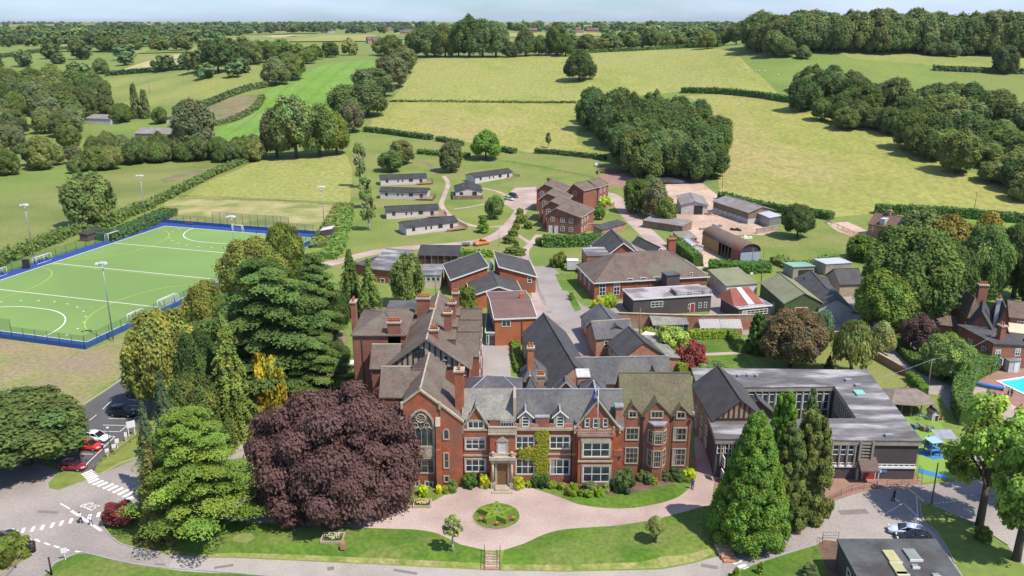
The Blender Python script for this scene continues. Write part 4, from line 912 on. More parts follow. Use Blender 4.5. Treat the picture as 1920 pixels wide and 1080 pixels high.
# tall lateral chimney of the chapel
c1.chimney(fx(862, 112, 12)-xc_, 3.0, 1.25, 1.5, 8, ztop(690, 112), 2)
# hipped roof block behind porch
hb = ws(874, 978, 115.0, 5.6, ztop(738, 115), ztop(705, 117.8)-ztop(738, 115), 'hip_x', roof='slate', o=.2, ridge='lead')
# roof left of the chapel
l1 = ws(713, 764, 113.2, 6.6, ztop(742, 113.2), 3.2, 'gable_x', roof='tile', o=.2, wall='brick2', ridge='stone')
l1b = ws(764, 800, 114.5, 4.6, ztop(742, 113.2), 2.6, 'gable_x', roof='tile', o=.05, wall='brick2')
# great timber-framed gable wing
Yg = 126.0; ze_ = ztop(688, Yg); zr_ = ztop(634.5, Yg)
w1 = ws(724, 879, Yg, 24, ze_, zr_-ze_, 'gable_y', roof='tile', wall='brick2', o=.5, ridge='stone')
xg = w1.base.translation.x; half = w1.W/2; ri = zr_-ze_
rp_ = MB(); rp_.add([(.3, -.03, ze_+.05), (w1.W-.3, -.03, ze_+.05), (half, -.03, zr_-.35), (.3, .05, ze_+.05), (w1.W-.3, .05, ze_+.05), (half, .05, zr_-.35)], [(0, 1, 2), (5, 4, 3), (0, 3, 4, 1), (1, 4, 5, 2), (2, 5, 3, 0)]); w1.put(rp_, 'render_infill', M['render'])
tf = MB(); tf.box(0, w1.W, -.12, 0, ze_-.2, ze_+.1)
n_ = 15
for i in range(1, n_):
    x = w1.W*i/n_; zt2 = ze_ + ri*(1-abs(x-half)/half)-.2
    if zt2 > ze_+.4: tf.box(x-.11, x+.11, -.11, 0, ze_, zt2)
for s_ in (-1, 1):
    a = half+s_*half; tf.add([(a, -.16, ze_-.35), (half, -.16, zr_-.25), (half, -.16, zr_+.02), (a, -.16, ze_-.05), (a, 0, ze_-.35), (half, 0, zr_-.25), (half, 0, zr_+.02), (a, 0, ze_-.05)], [(0, 1, 2, 3), (3, 2, 6, 7), (0, 4, 5, 1)] if s_ < 0 else [(3, 2, 1, 0), (7, 6, 2, 3), (1, 5, 4, 0)])
w1.put(tf, 'timber_frame', M['timber'])
w1.winpx(777, 796, 653, 668, 2, 2, frame='timber', arch=1, off=.1); w1.winpx(832, 840.5, 666.5, 675.5, 1, 1, off=.1); w1.winpx(869, 874, 694, 704, 2, 2)
# cross gables down its right side
for Yq in (134.5, 140.5, 146.5):
    zq = ztop(690, Yg)-.2; s = section(SB, Vector((w1.base.translation.x+w1.W-3.6, Yq-3.0, 0)), 0, 5.0, 5.2, zq+.1, 3.3, 'gable_x', wall='brick2', roof='tile', o=.1)
    s.win('R', 2.6, zq-2, 1.4, 1.6, 2, 2); s.win('R', 2.6, zq-5.5, 1.4, 1.8, 2, 2)
    d = section(SB, Vector((w1.base.translation.x+half+1.0, Yq-3.8, 0)), 0, 3.2, 2.2, zr_-1.9, .9, 'mono_b', wall='tile', roof='tile', o=.05, z0=zr_-4.5)
for p, Yp, y0, y1, w, d, n in ((840.5, 133, 621, 579, 1.25, 1.1, 3), (848.5, 139, 599, 561, 1.2, 1.1, 3), (855, 145, 579, 542, 1.1, 1.0, 3), (814.5, 129, 647, 611, 1.3, 1.0, 4), (812.5, 141, 592, 571, .8, .8, 2), (794.5, 143, 590, 552, 2.3, 1.0, 6), (739.5, 132.5, 650, 597, 2.1, 1.0, 7)):
    zt2 = ztop(y1+4, Yp); w1.chimney(fx(p, Yp, 15)-xg, Yp-Yg, w, d, 10, zt2, n, 'brick2')
# left brick block and link roofs
v1 = ws(661, 760, 132, 13, ztop(627, 132), ztop(585, 138.5)-ztop(627, 132), 'hip_x', wall='brick2', roof='tile', o=.3)
v1.win('F', .9, 3.5, 1.2, 1.8, 2, 2); v1.win('F', .9, .3, 1.2, 1.8, 2, 2); v1.win('F', 3.4, 6.5, 1.2, 1.6, 2, 2)
v1.chimney(-.6, 5.5, .8, 1.6, -.4, ztop(562, 137.5), 2, 'brick2'); 
v1.put(MB().cyl((1.5, -.1, 0), (1.5, -.1, v1.ze-.3), .07, .07, 6), 'drainpipe', M['black'])
v2 = ws(697, 745, 127, 6.5, ztop(687, 127), ztop(645, 130.3)-ztop(687, 127), 'gable_x', wall='brick2', roof='tile', o=.35, ridge='stone')
v2.winpx(684, 696, 680, 692, 2, 2) if False else v2.win('F', .9, 3.2, 1.3, 2, 2, 2); v2.win('F', 3.5, .4, 1.4, 2.1, 2, 2); v2.win('F', .9, .4, 1.3, 2, 2, 2)
v3 = ws(723, 785, 146, 6, ztop(583, 146), .01, 'flat', wall='brick2', roof='felt_dark', o=.1)
v4 = section(SB, Vector((xg-2.0, 138.5, 0)), 0, 6.2, 4.5, ze_+.4, 2.4, 'gable_x', wall='brick2', roof='tile', o=.1)
v5 = section(SB, Vector((xg-2.0, 143.5, 0)), 0, 7.2, 4.5, ze_+.4, 2.6, 'gable_x', wall='brick2', roof='tile', o=.1)
# low annex pieces on the court side
k1 = section(SB, Vector((w1.base.translation.x+w1.W+.3, 126.5, 0)), 0, 1.9, 9, 4.6, .6, 'mono_l', wall='brick3', roof='tin', o=.1); k1.win('F', .95, 2.4, .9, 1.2, 2, 2)
k2 = section(SB, Vector((w1.base.translation.x+w1.W+.9, 121.5, 0)), 0, 3.2, 4.6, 3.0, .4, 'mono_r', wall='brick3', roof='board', o=.2)
# slate ranges round the back court
e1 = house(None, None, None, (1084, 716), (1256, 713), (1243, 690), 4.6, 3.4, 'gable_x', g=0, root=SB, roof='slate', wall='oldbrick', ridge='lead')
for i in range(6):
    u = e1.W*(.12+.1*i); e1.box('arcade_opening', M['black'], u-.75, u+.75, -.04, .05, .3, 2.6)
ge = ws(1207, 1254, e1.base.translation.y-2.2, 7, 4.2, 2.6, 'gable_y', wall='oldbrick', roof='slate', o=.2)
ge.winpx(1225, 1240, 715, 727, 3, 2, arch=1)
e2 = house(None, None, None, (1027, 731), (1082, 716), 26, 5.2, 4.6, 'gable_y', g=0, root=SB, roof='slate', wall='oldbrick', ridge='slate') if False else None
# long classroom roof running away from the camera
Aq = pw(1030, 729, 5.2); Bq = pw(979, 625, 5.2); dv = (Bq-Aq); an = math.atan2(dv.y, dv.x)-math.pi/2
cl = section(SB, Vector((Aq.x, Aq.y, 0)), an, 8.6, dv.length, 5.2, 4.0, 'gable_y', wall='oldbrick', roof='tile_grey', o=.25)
for i in range(6): cl.win('L', 3+i*4.2, 1.4, 1.8, 2, 3, 2); cl.win('R', 3+i*4.2, 1.4, 1.8, 2, 3, 2)
gf = ws(1041, 1080, 117.5, 1.6, ztop(733, 117.5), 1.7, 'gable_y', wall='oldbrick', roof='slate', o=.25, fascia='stone')
wd = ws(1083, 1106, 121.0, 3, ztop(706, 121), .01, 'flat', wall='oldbrick', roof='offwhite', o=.12)
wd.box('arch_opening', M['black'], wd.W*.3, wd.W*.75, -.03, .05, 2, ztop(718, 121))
tp = ws(1092, 1137, 117.5, 3.6, ztop(735, 117.5), ztop(711, 119.3)-ztop(735, 117.5), 'hip', wall='oldbrick', roof='slate', o=.25)
ts = ws(979, 1024, 121, 5, ztop(712, 121), ztop(674, 123.5)-ztop(712, 121), 'hip', wall='oldbrick', roof='slate', o=.25)
ts.chimney(fx(995, 122, 13)-ts.base.translation.x, 1.4, .95, .95, 9, ztop(650, 122), 2, 'brick3', 'stone')
ts.chimney(fx(1013.5, 117, 12)-ts.base.translation.x, -4.5, 1.0, .9, 8, ztop(698, 117), 3, 'oldbrick', 'oldbrick')
ts2 = ws(984, 1008, 118.5, 3, ztop(735, 118), ztop(705, 120)-ztop(735, 118), 'hip', wall='oldbrick', roof='slate', o=.2)
fin = MB().cyl((0, 0, 0), (0, 0, 1.6), .1, .03, 6).ball((0, 0, .5), .25, 8, 6); fo = fin.build('roof_finial', M['stone'], SB); fo.matrix_local = m1.rinv @ Matrix.Translation((fx(993.5, 120, 12), 120, ztop(704, 120)-.6))
# ---------------- the other buildings ----------------
# flat-roofed modern block round a courtyard, right of the school
ZR = 6.3
def mp(u, v): p = pw(*zE(u, v), ZR); return (p.x, p.y)
a0 = pw(1344, 822, ZR); a1 = pw(1724, 826, ZR); b1 = pw(1624, 696, ZR); b0 = pw(1300, 692, ZR)
MBd = empty('classroom_block', 'flat roofed dark brick classroom block round a courtyard, right of the school', 'building', (a1.x, a1.y, 0))
in_fl = pw(1380, 790, ZR); in_fr = pw(1611, 787, ZR); in_br = pw(1567, 724, ZR); in_bl = pw(1360, 726, ZR)
o = Vector((a1.x, a1.y, 0))
fy = (a0.y + a1.y)/2
outer = [(a0.x, a0.y), (a1.x, a1.y), (b1.x, b1.y), (b0.x, b0.y)]; inner = [(in_fl.x, in_fl.y), (in_fr.x, in_fr.y), (in_br.x, in_br.y), (in_bl.x, in_bl.y)]
def ringpoly(mb, out, inn, z0, z1, mi=0):
    n = 4; vs = [(x-o.x, y-o.y, z) for z in (z0, z1) for x, y in out+inn]
    fs = []
    for i in range(n):
        j = (i+1) % n; fs += [(8+i, 8+j, 12+j, 12+i), (i, j, 8+j, 8+i), (4+j, 4+i, 12+i, 12+j), (j, i, 4+i, 4+j)]
    mb.add(vs, fs, mi)
mb = MB(); ringpoly(mb, outer, inner, -.5, ZR-.75); mb.build('wall', M['dkbrick'], MBd)
ex = lambda P, d: [(P[0][0]-d, P[0][1]-d), (P[1][0]+d, P[1][1]-d), (P[2][0]+d, P[2][1]+d), (P[3][0]-d, P[3][1]+d)]
mb = MB(); ringpoly(mb, ex(outer, .25), ex(inner, -.25), ZR-.75, ZR-.02); mb.build('fascia', M['concrete'], MBd)
mb = MB(); ringpoly(mb, ex(outer, .32), ex(inner, -.32), ZR-.02, ZR+.12); mb.build('roof', M['felt'], MBd)
def edge_sec(p, q): # local frame along an edge, outward normal to the right of p->q seen from above is -y
    d = Vector((q[0]-p[0], q[1]-p[1], 0)); an = math.atan2(d.y, d.x)
    return Sec(MBd, MBd.matrix_basis.inverted(), Matrix.Translation((p[0], p[1], 0)) @ Matrix.Rotation(an, 4, 'Z'), d.length, 1, ZR)
fr = edge_sec(outer[0], outer[1]); L_ = fr.W
xp = lambda px, z: fx(px, fy, z) - outer[0][0]
zsill = ztop(852, fy); ztopw = ztop(833, fy)
for i in range(4): u = xp(1546+14.2*i+6, 5); fr.win('F', u, zsill, 1.02, ztopw-zsill, 1, 2)
for i in range(2): u = xp(1346+15*i+6, 5); fr.win('F', u, zsill, 1.0, ztopw-zsill, 1, 2)
for i in range(13): u = xp(1543.5+14.2*(i-0), 4); 
for i in range(6): u = xp(1545+14.2*i, 4); fr.box('pier', M['concrete'], u-.1, u+.1, -.22, 0, 1.9, ZR-.75)
for i in range(14): u = xp(1352+14.2*i, 4); fr.box('pier', M['concrete'], u-.1, u+.1, -.22, 0, 1.9, ZR-.75)
for i in range(12): u = xp(1380+14.2*i, 4); fr.win('F', u, zsill, .95, ztopw-zsill, 1, 2)
zs1, zs2 = ztop(873, fy), ztop(869, fy)
fr.box('sill_band', M['white'], xp(1545, 2), xp(1603, 2), -.16, 0, zs1-.15, zs1+.12)
for i in range(8): u = xp(1548+i*7.5, 2); fr.win('F', u, zs1+.14, .62, .42, 1, 1, glass='glassg')
fr.box('sill_band', M['white'], xp(1640, 2), xp(1716, 2), -.16, 0, zs1-.28, zs1+.0)
for i in range(7): u = xp(1646+i*10.3, 2); fr.win('F', u, zs1+.02, .78, .38, 1, 1, glass='glassg')
fr.box('stair_tower', M['concrete'], xp(1609, 5), xp(1613, 5), -.45, 0, 0, ZR-.1); fr.box('stair_tower', M['concrete'], xp(1632, 5), xp(1636, 5), -.45, 0, 2, ZR-.1)
for i in range(5): fr.box('louvre', M['concrete'], xp(1614, 5), xp(1631, 5), -.30, 0, 3.7+i*.5, 3.9+i*.5)
cn = MB(); x0, x1 = xp(1605, 2), xp(1639, 2); cn.add([(x0, -1.9, 2.3), (x1, -1.9, 2.3), (x1, 0, 3.6), (x0, 0, 3.6), (x0, -1.9, 2.1), (x1, -1.9, 2.1), (x1, 0, 2.1), (x0, 0, 2.1)], [(0, 1, 2, 3), (4, 7, 6, 5), (0, 4, 5, 1), (1, 5, 6, 2), (3, 7, 4, 0), (2, 6, 7, 3)])
fr.put(cn, 'entrance_canopy', M['tile']); fr.door('F', (x0+x1)/2+.6, 1.8, 2.0, 'reddoor'); fr.box('canopy_post', M['white'], x1-.12, x1, -1.8, -1.68, 0, 2.1)
fr.put(MB().box(xp(1639.5, 1), xp(1651, 1), -.06, -.002, 1.05, 1.9), 'notice_board', M['white']); fr.put(MB().box(xp(1652, 1), xp(1661, 1), -.06, -.002, 1.1, 1.75), 'notice_board', mat('sign_blue', (.10, .20, .50), (.09, .18, .45)))
rt = edge_sec(outer[1], outer[2])
for i in range(9): rt.win('F', 1.5+i*2.1, 3.2, 1.5, 1.9, 2, 2)
for i in range(3): rt.win('F', 1.5+i*2.6, .7, 1.5, 1.3, 2, 2)
bk = edge_sec(inner[3], inner[2])
for i in range(14): bk.win('F', bk.W*(.12+.062*i), 2.1, bk.W*.05, 2.9, 1, 2)
for i in range(15): bk.box('pier', M['concrete'], bk.W*(.0885+.062*i)-.09, bk.W*(.0885+.062*i)+.09, -.2, 0, .4, ZR-.75)
sr = edge_sec(inner[2], inner[1])
for i in range(11): sr.win('F', sr.W*(.08+.085*i), 2.4, sr.W*.06, 2.7, 1, 2); sr.box('pier', M['concrete'], sr.W*(.0375+.085*i)-.08, sr.W*(.0375+.085*i)+.08, -.2, 0, 0, ZR-.75)
for u, v, w in ((370, 185, 1.0), (420, 190, .5), (490, 187, .4), (555, 190, .5), (1240, 222, 1.0), (1310, 262, .9), (1545, 640, 1.2)):
    p = mp(u, v); mb = MB().box(p[0]-o.x-w/2, p[0]-o.x+w/2, p[1]-o.y-.35, p[1]-o.y+.35, ZR+.1, ZR+.5); mb.build('roof_vent', M['lead'], MBd)
p = mp(1325, 318); MB().box(p[0]-o.x-.75, p[0]-o.x+.75, p[1]-o.y-.9, p[1]-o.y+.9, ZR+.1, ZR+.42).build('rooflight', mat('rooflight_green', (.2, .42, .36), (.25, .45, .4)), MBd)
# pitched slate hall at its left with half-timbered gable
Aq = pw(*zE(232, 500), 6.9); Bq = pw(*zE(82, 240), 6.9); Cq = pw(*zE(452, 452), 5.4); dv = Bq-Aq; an = math.atan2(dv.y, dv.x)-math.pi/2
rh = empty('pitched_hall', 'long slate roofed brick hall with timbered gable, between the mossy range and flat classroom block', 'building', (Aq.x, Aq.y, 0), an)
hs = section(rh, Vector((Aq.x, Aq.y, 0)), an, 7.8, dv.length, 6.9, 3.2, 'gable_y', wall='oldbrick', roof='tile_dark', o=.35)
tf = MB().box(.3, 7.3, -.1, -.02, 6.7, 6.95)
for i in range(9): x = .7+i*.78; tf.box(x-.09, x+.09, -.1, -.02, 6.95, 6.9+3.1*(1-abs(x-3.9)/3.9)-.1 if abs(x-3.9) < 3.4 else 7.1)
hs.put(tf, 'timber_frame', M['timber'])
for i in range(6): hs.win('L', 3+i*3.3, 2.6, 1.2, 1.5, 2, 2); hs.win('L', 3+i*3.3, .5, 1.2, 1.4, 2, 2)
cyd = house('courtyard_hut', 'dark roofed hut standing in the courtyard of the flat classroom block', 'hut', (1390, 770), (1450, 772), 8, 3.0, 2.2, 'gable_y', g=0, wall='dkbrick', roof='felt_dark', o=.3)
cyd.win('F', 1.6, .9, 1.2, 1.2)
# brick blocks behind the timbered wing
s = house('brick_annex', 'orange brick two storey annex with weathered red metal roof and white fascia', 'building', (928, 597), (1005, 594), (983, 545), 6.0, 1.0, 'gable_x', g=0, wall='brick3', roof='tile_red', fascia='white', o=.2, rp=.55)
s.winpx(941, 957.5, 601, 613, 2, 1, glass='glassg'); s.put(MB().cyl((s.W*.66, -.14, 0), (s.W*.66, -.14, 5.8), .06, .06, 6), 'drainpipe', M['black'])
for i in range(4): s.win('L', 3+i*3.4, 3.2, 1.4, 1.4)
s.put(MB().box(s.W*.75, s.W*.75+.9, 9.5, 10.3, 6.3, 8.0), 'chimney', M['brick3'])
s = house('link_entrance', 'small flat roofed link with white glazed double door beside the orange brick annex', 'porch', (911, 623), (928, 623), 12, 2.9, .01, 'flat', g=0, wall='dkbrick', roof='felt_dark', fascia='white', o=.1)
s.door('F', s.W*.65, 1.3, 2.3, 'glass'); s.win('F', s.W*.2, .3, .6, 2.0, 1, 1)
s = house('gabled_classroom', 'single storey brick classroom with shallow dark gable roof and white verges', 'building', (885.5, 553), (978, 549), 13, 3.3, 1.9, 'gable_y', g=0, wall='brick3', roof='tile_dark', fascia='white', o=.35, rp=.53)
s = house('sloping_roof_classroom', 'brick classroom with single dark roof slope rising to the right', 'building', (846, 524), (914, 520), (904, 492), 4.2, 2.9, 'mono_r', g=0, wall='brick', roof='tile_dark', fascia='white', o=.3)
s = house('sloping_roof_classroom', 'brick classroom with single dark roof slope falling right towards the lane', 'building', (937, 520), (1004.5, 518), (986, 489), 4.2, 2.9, 'mono_l', g=0, wall='brick', roof='tile_dark', fascia='white', o=.3)
s.win('F', s.W*.83, 2.6, 1.1, 1.5, 1, 2); s.win('R', 5, 2.2, 1.1, 1.2); s.win('R', 9, 2.2, 1.1, 1.2)
house('ventilation_duct', 'white corrugated duct between the two sloping roof classrooms', 'duct', (917, 510), (924, 510), 9, 3.0, .8, 'gable_y', g=0, wall='tin', roof='tin', o=.05)
s = house('hexagonal_classroom', 'brown brick classroom with broad weathered sheet roof, left of the cream hut', 'building', (690, 503), (740, 507), 12, 3.6, 2.2, 'mono_b', g=0, wall='brick2', roof='felt', o=.4)
s.winpx(715, 724, 520, 539, 1, 3); s.winpx(734, 742, 521, 537, 1, 3)
s = house('low_annex', 'low dark felt roofed annex beside the weathered sheet roof classroom', 'building', (664, 494), (692, 500), 10, 3.0, .01, 'flat', g=0, wall='brick2', roof='felt_dark', o=.2)
s = house('cream_classroom', 'small cream rendered classroom with strip of four windows', 'building', (790, 515), (826, 515), 8, 3.6, .5, 'mono_b', g=0, wall='cream', roof='felt', o=.25)
for i in range(4): s.win('F', s.W*(.12+.25*i), 1.9, s.W*.2, 1.1, 1, 1)
s = house('timber_pavilion', 'brown timber pavilion with dark roof and open front above the steps', 'shed', (785, 478), (858, 479), 6, 2.6, 1.3, 'mono_b', g=0, wall='brownboard', roof='sheet_dark', o=.4)
for i in range(7): s.put(MB().box(s.W*i/6-.06, s.W*i/6+.06, -.5, -.38, 0, 2.6), 'post', M['wood'])
for i in range(3): s.box('bay_opening', M['timber'], s.W*(.15+.3*i), s.W*(.30+.3*i), -.02, .05, .3, 2.2)
# main hall and the dark flat block in front of it
s = house('assembly_hall', 'large brick hall with broad hipped grey tiled roof and tall white windows', 'building', (1115, 528), (1327, 516), 15.5, 4.7, 4.7, 'hip', g=0, wall='brick', roof='tile', o=.4, fascia='white')
H_ = s
for x in (1130, 1158): s.winpx(x-6, x+6, 533, 555, 2, 3)
for x in (1184, 1210, 1236): s.winpx(x-6, x+6, 525.5, 533.5, 1, 2)
for x in (1277, 1306.5): s.winpx(x-3, x+3, 521, 528, 1, 2)
for x in (1144, 1168, 1195, 1222): s.put(MB().box(fx(x, s.base.translation.y+.5, 2)-s.base.translation.x-.15, fx(x, s.base.translation.y+.5, 2)-s.base.translation.x+.15, -.12, 0, 0, 4.5), 'pilaster', M['brick'])
for i in range(3): s.win('L', 3+i*4, 1.4, 1.3, 2.4, 2, 2)
s.chimney(s.W*.83, 12.5, 2.0, 1.3, 6, 11.3, 0, 'brick', 'brick')
s = house('rear_hall_wing', 'ribbed grey gable roofed wing rising behind the assembly hall', 'building', (1130, 484), (1205, 482), 15, 4.0, 4.2, 'gable_y', g=0, wall='brick', roof='tile_dark', o=.4, fascia='white')
s = house('flat_annex', 'small flat roofed brick annex at the left back of the assembly hall', 'building', (1101, 480), (1150, 479), 9, 5.3, .01, 'flat', g=0, wall='oldbrick', roof='felt', o=.15)
s = house('small_rear_wing', 'small dark roofed wing with pale strip roof behind the assembly hall', 'building', (1222, 480), (1252, 477), 13, 3.4, 2.2, 'gable_y', g=0, wall='oldbrick', roof='tile_dark', o=.3, fascia='white')
s = house('lean_to', 'pale ribbed lean-to roof left of the small dark rear wing', 'building', (1200, 482), (1221, 480), 12, 3.2, .6, 'mono_r', g=0, wall='oldbrick', roof='sheet', o=.2)
s = house('kitchen_block', 'dark brick flat roofed kitchen block with pink stained roof before the assembly hall', 'building', (1188, 561), (1334, 552), (1317, 534), 4.1, .01, 'flat', g=0, wall='dkbrick', roof='felt_pink', fascia='white', o=.15)
K_ = s
s.win('F', s.W*.30, 1.9, 2.9, 1.3, 3, 2); s.door('F', s.W*.76, 1.0, 2.1, 'reddoor', z=.1); s.win('F', s.W*.72, .9, .6, 1.2, 1, 1); s.win('F', s.W*.86, 1.0, .7, 1.3, 1, 2); s.win('F', s.W*.93, 1.0, .7, 1.3, 1, 2)
s.box('upper_storey', M['felt_pink'], s.W*.55, s.W+.2, .3, s.D*.55, 4.0, 5.0)
for t in (.6, .66, .78, .84, .95): s.win('F', s.W*t, 4.25, .9, .45, 1, 1, off=-.31)
s = house('lift_shaft', 'black boxy shaft standing between the assembly hall and the kitchen roof', 'tower', (1251, 516), (1275, 514), 3, 6.6, .01, 'flat', g=0, wall='dkbrick', roof='felt_dark', o=.2)
# workshops by the lane
s = house('slate_workshop', 'long brick workshop with blue grey slate roof beside the kerbed lane', 'building', (1117, 633), (1150, 628), 1, 3.4, .1, 'flat', g=0) if False else None
def rot_gable(name, label, a, b, w, ze, rise, wall, roof, g=0, wins=0, side='L', kind='gable_y', fascia=None, cat='building', o=.3, group=None):
    """a, b: near and far left eaves corners in pixels"""
    A = pw(*a, g+ze); B = pw(*b, g+ze); dv = B-A; an = math.atan2(dv.y, dv.x)-math.pi/2; A.z = g
    root = empty(name, label, cat, A, an, group); s = section(root, A, an, w, dv.length, ze, rise, kind, wall=wall, roof=roof, fascia=fascia, o=o)
    for i in range(wins): s.win(side, dv.length*(i+.6)/(wins+.2), ze*.4, 1.3, ze*.36, 2, 2)
    return s
rot_gable('slate_workshop', 'long brick workshop with blue grey slate roof beside the kerbed lane', (1118, 633), (1090, 592), 8.0, 3.6, 2.6, 'oldbrick', 'slate', wins=5)
s = house('slate_cottage', 'brick cottage with pale purple slate roof between two darker workshops', 'building', (1118, 634), (1188, 629), 6.5, 4.2, 2.4, 'gable_x', g=0, wall='oldbrick', roof='slate', o=.25, ridge='stone')
s.win('F', 2.4, 2.0, 1.5, 1.5, 2, 2)
rot_gable('slate_classroom', 'brick classroom with dark slate gable roof next to the yellow green hedge', (1166, 671), (1140, 642), 8.5, 3.4, 3.0, 'oldbrick', 'tile_grey', wins=3)
rot_gable('corrugated_lean_to', 'grey corrugated lean-to against the dark slate classroom by the hedge', (1243, 672), (1205, 632), 3.2, 2.8, .5, 'oldbrick', 'slate_pale', kind='mono_l', wins=0)
s = house('white_store', 'small white roofed store behind the dark slate classroom', 'shed', (1190, 637), (1208, 641), 5, 2.7, .3, 'mono_b', g=0, wall='offwhite', roof='white', o=.1)
# walled garden: wall, potting shed, glasshouses
def wall_run(name, label, pts, h, th, m, cap='stone', cat='wall', g=None):
    P = [G(*p) for p in pts]; root = empty(name, label, cat, P[0]); b = MB(); c = MB()
    for p, q in zip(P[:-1], P[1:]):
        d = (q-p).xy.normalized(); n = Vector((-d.y, d.x, 0))*th/2; n2 = n*1.5; p0 = p-P[0]; q0 = q-P[0]
        for mbb, nn, za, zb_ in ((b, n, -.4, h), (c, n2, h, h+.12)):
            vs = [p0+nn+Vector((0, 0, za)), q0+nn+Vector((0, 0, za)), q0-nn+Vector((0, 0, za)), p0-nn+Vector((0, 0, za)), p0+nn+Vector((0, 0, zb_)), q0+nn+Vector((0, 0, zb_)), q0-nn+Vector((0, 0, zb_)), p0-nn+Vector((0, 0, zb_))]
            mbb.add(vs, [(0, 1, 2, 3), (7, 6, 5, 4), (0, 4, 5, 1), (2, 6, 7, 3), (1, 5, 6, 2), (3, 7, 4, 0)])
    b.build('brickwork', M[m], root); c.build('coping', M[cap], root); return root
wall_run('garden_wall', 'high weathered red brick wall behind the potting shed and glasshouses', [(1150, 614), (1232, 617), (1310, 619), (1420, 618)], 3.4, .4, 'oldbrick')
wall_run('garden_wall', 'short orange brick wall behind the weeping willow', [(1530, 642), (1600, 636)], 2.0, .3, 'oldbrick')
s = house('potting_shed', 'green timber potting shed with lichen covered roof against the garden wall', 'shed', (1226, 609), (1290, 607), 3.2, 2.2, 1.0, 'mono_b', g=0, wall='greenmetal', roof='slate_pale', o=.25)
for i in range(5): s.win('F', s.W*(.12+.17*i), .9, s.W*.13, 1.0, 1, 1)
for px, lb in ((1332, 'left glasshouse of the two leaning on the garden wall'), (1372, 'right glasshouse of the two leaning on the garden wall')):
    c = G(px, 628); r = empty('glasshouse', 'small derelict glass lean-to, the ' + lb, 'glasshouse', c)
    MB().box(-2.2, 2.2, -.1, .1, 0, 1.1).build('base_wall', M['oldbrick'], r)
    q = MB(); q.slab([(-2.2, 0, 1.5), (2.2, 0, 1.5), (2.2, 2.4, 2.7), (-2.2, 2.4, 2.7)], .04); q.build('glazing', M['clearglass'], r)
    f = MB()
    for i in range(8): x = -2.2+4.4*i/7; f.cyl((x, 0, 1.52), (x, 2.4, 2.72), .035, .035, 4); 
    for i in range(4): t = i/3; f.cyl((-2.2, 2.4*t, 1.52+1.2*t), (2.2, 2.4*t, 1.52+1.2*t), .03, .03, 4)
    f.cyl((-2.2, 0, 0), (-2.2, 0, 1.5), .05, .05, 4).cyl((2.2, 0, 0), (2.2, 0, 1.5), .05, .05, 4); f.build('frame', M['white'], r)
# housing with stepped gables
def hz(u, v): return zI(u, v)
HB = None
A, ang, Wd, D, gg = solve(zI(335, 565), zI(620, 600), 8, 6.4, None)
HB = empty('accommodation_block', 'stepped three storey red brick accommodation block with brown tiled roofs and arched white windows', 'building', A, 0)
def hsec(a, b, D, ze, rise, kind, rp=.5, wall='brick2', **k):
    A, ang, Wd, D_, g = solve(a, b, D, ze, gg); s = section(HB, A, ang, Wd, D_, ze, rise, kind, wall=wall, roof='tile', o=.3, rp=rp, fascia='stone', **k); return s
s = hsec(zI(335, 570), zI(665, 600), 13, 6.0, 2.3, 'gable_y', .28)
for u in (390, 490, 572): t = (u-335)/330; s.win('F', s.W*t, 3.7, 1.35, 1.5, 2, 2, arch=1)
for u in (490, 572): t = (u-335)/330; s.win('F', s.W*t, .9, 1.35, 1.5, 2, 2, arch=1)
for u in (374, 430): t = (u-335)/330; s.door('F', s.W*t, 1.1, 2.3, 'white')
for i in range(3): s.win('R', 1.5+2.6*i, 3.7, 1.1, 1.4, 2, 2, arch=1); s.win('R', 1.5+2.6*i, .9, 1.1, 1.4, 2, 2, arch=1)
for (a, b, off, n) in (((300, 500), (560, 520), 9, 0), ((262, 425), (520, 440), 9, 0), ((238, 335), (500, 350), 10, 0)):
    s = hsec(zI(*a), zI(*b), off, 7.0+(0 if a[0] == 300 else .8), 2.2, 'gable_y', .3); s.win('F', s.W*.2, s.ze-2.3, 1.4, 1.6, 2, 2, arch=1); s.win('F', s.W*.2, s.ze-5.0, 1.4, 1.6, 2, 2, arch=1)
    for i in range(2): s.win('L', 2+3*i, s.ze-2.4, 1.2, 1.5, 2, 2, arch=1)
    if a[0] == 238: s.chimney(s.W*.25, s.D*.7, .9, .9, s.ze, s.ze+3.2, 0, 'brick', 'brick')
s = hsec(zI(560, 320), zI(690, 340), 9, 7.6, 1.8, 'gable_y', .3); s.win('F', s.W*.35, 5.2, 1.5, 1.6, 2, 2, arch=1)
s = hsec(zI(700, 295), zI(832, 310), 8, 7.6, 2.0, 'gable_y', .35); s.win('F', s.W*.42, 5.4, 1.5, 1.6, 2, 2, arch=1); s.win('F', s.W*.42, 2.4, 1.5, 1.6, 2, 2, arch=1)
for i in range(2): s.win('R', 2+3*i, 5.2, 1.2, 1.4, 2, 2); s.win('R', 2+3*i, 2.4, 1.2, 1.4, 2, 2)

s = house('brick_garage', 'low brick garage with dark mono roof beyond the long hedge', 'garage', zI(870, 725), zI(1100, 660), 3.5, 2.2, .7, 'mono_b', wall='oldbrick', roof='tile_dark', o=.2)
wall_run('terrace_wall', 'curving brick retaining wall right of the accommodation block', [zI(680, 740), zI(760, 735), zI(870, 735), zI(1000, 700), zI(1100, 680)][:3], 2.4, .3, 'oldbrick')
wall_run('terrace_wall', 'low brick planter wall round the lime green bush', [zI(740, 490), zI(830, 510), zI(900, 520), zI(980, 500), zI(985, 470)], 1.4, .3, 'oldbrick')
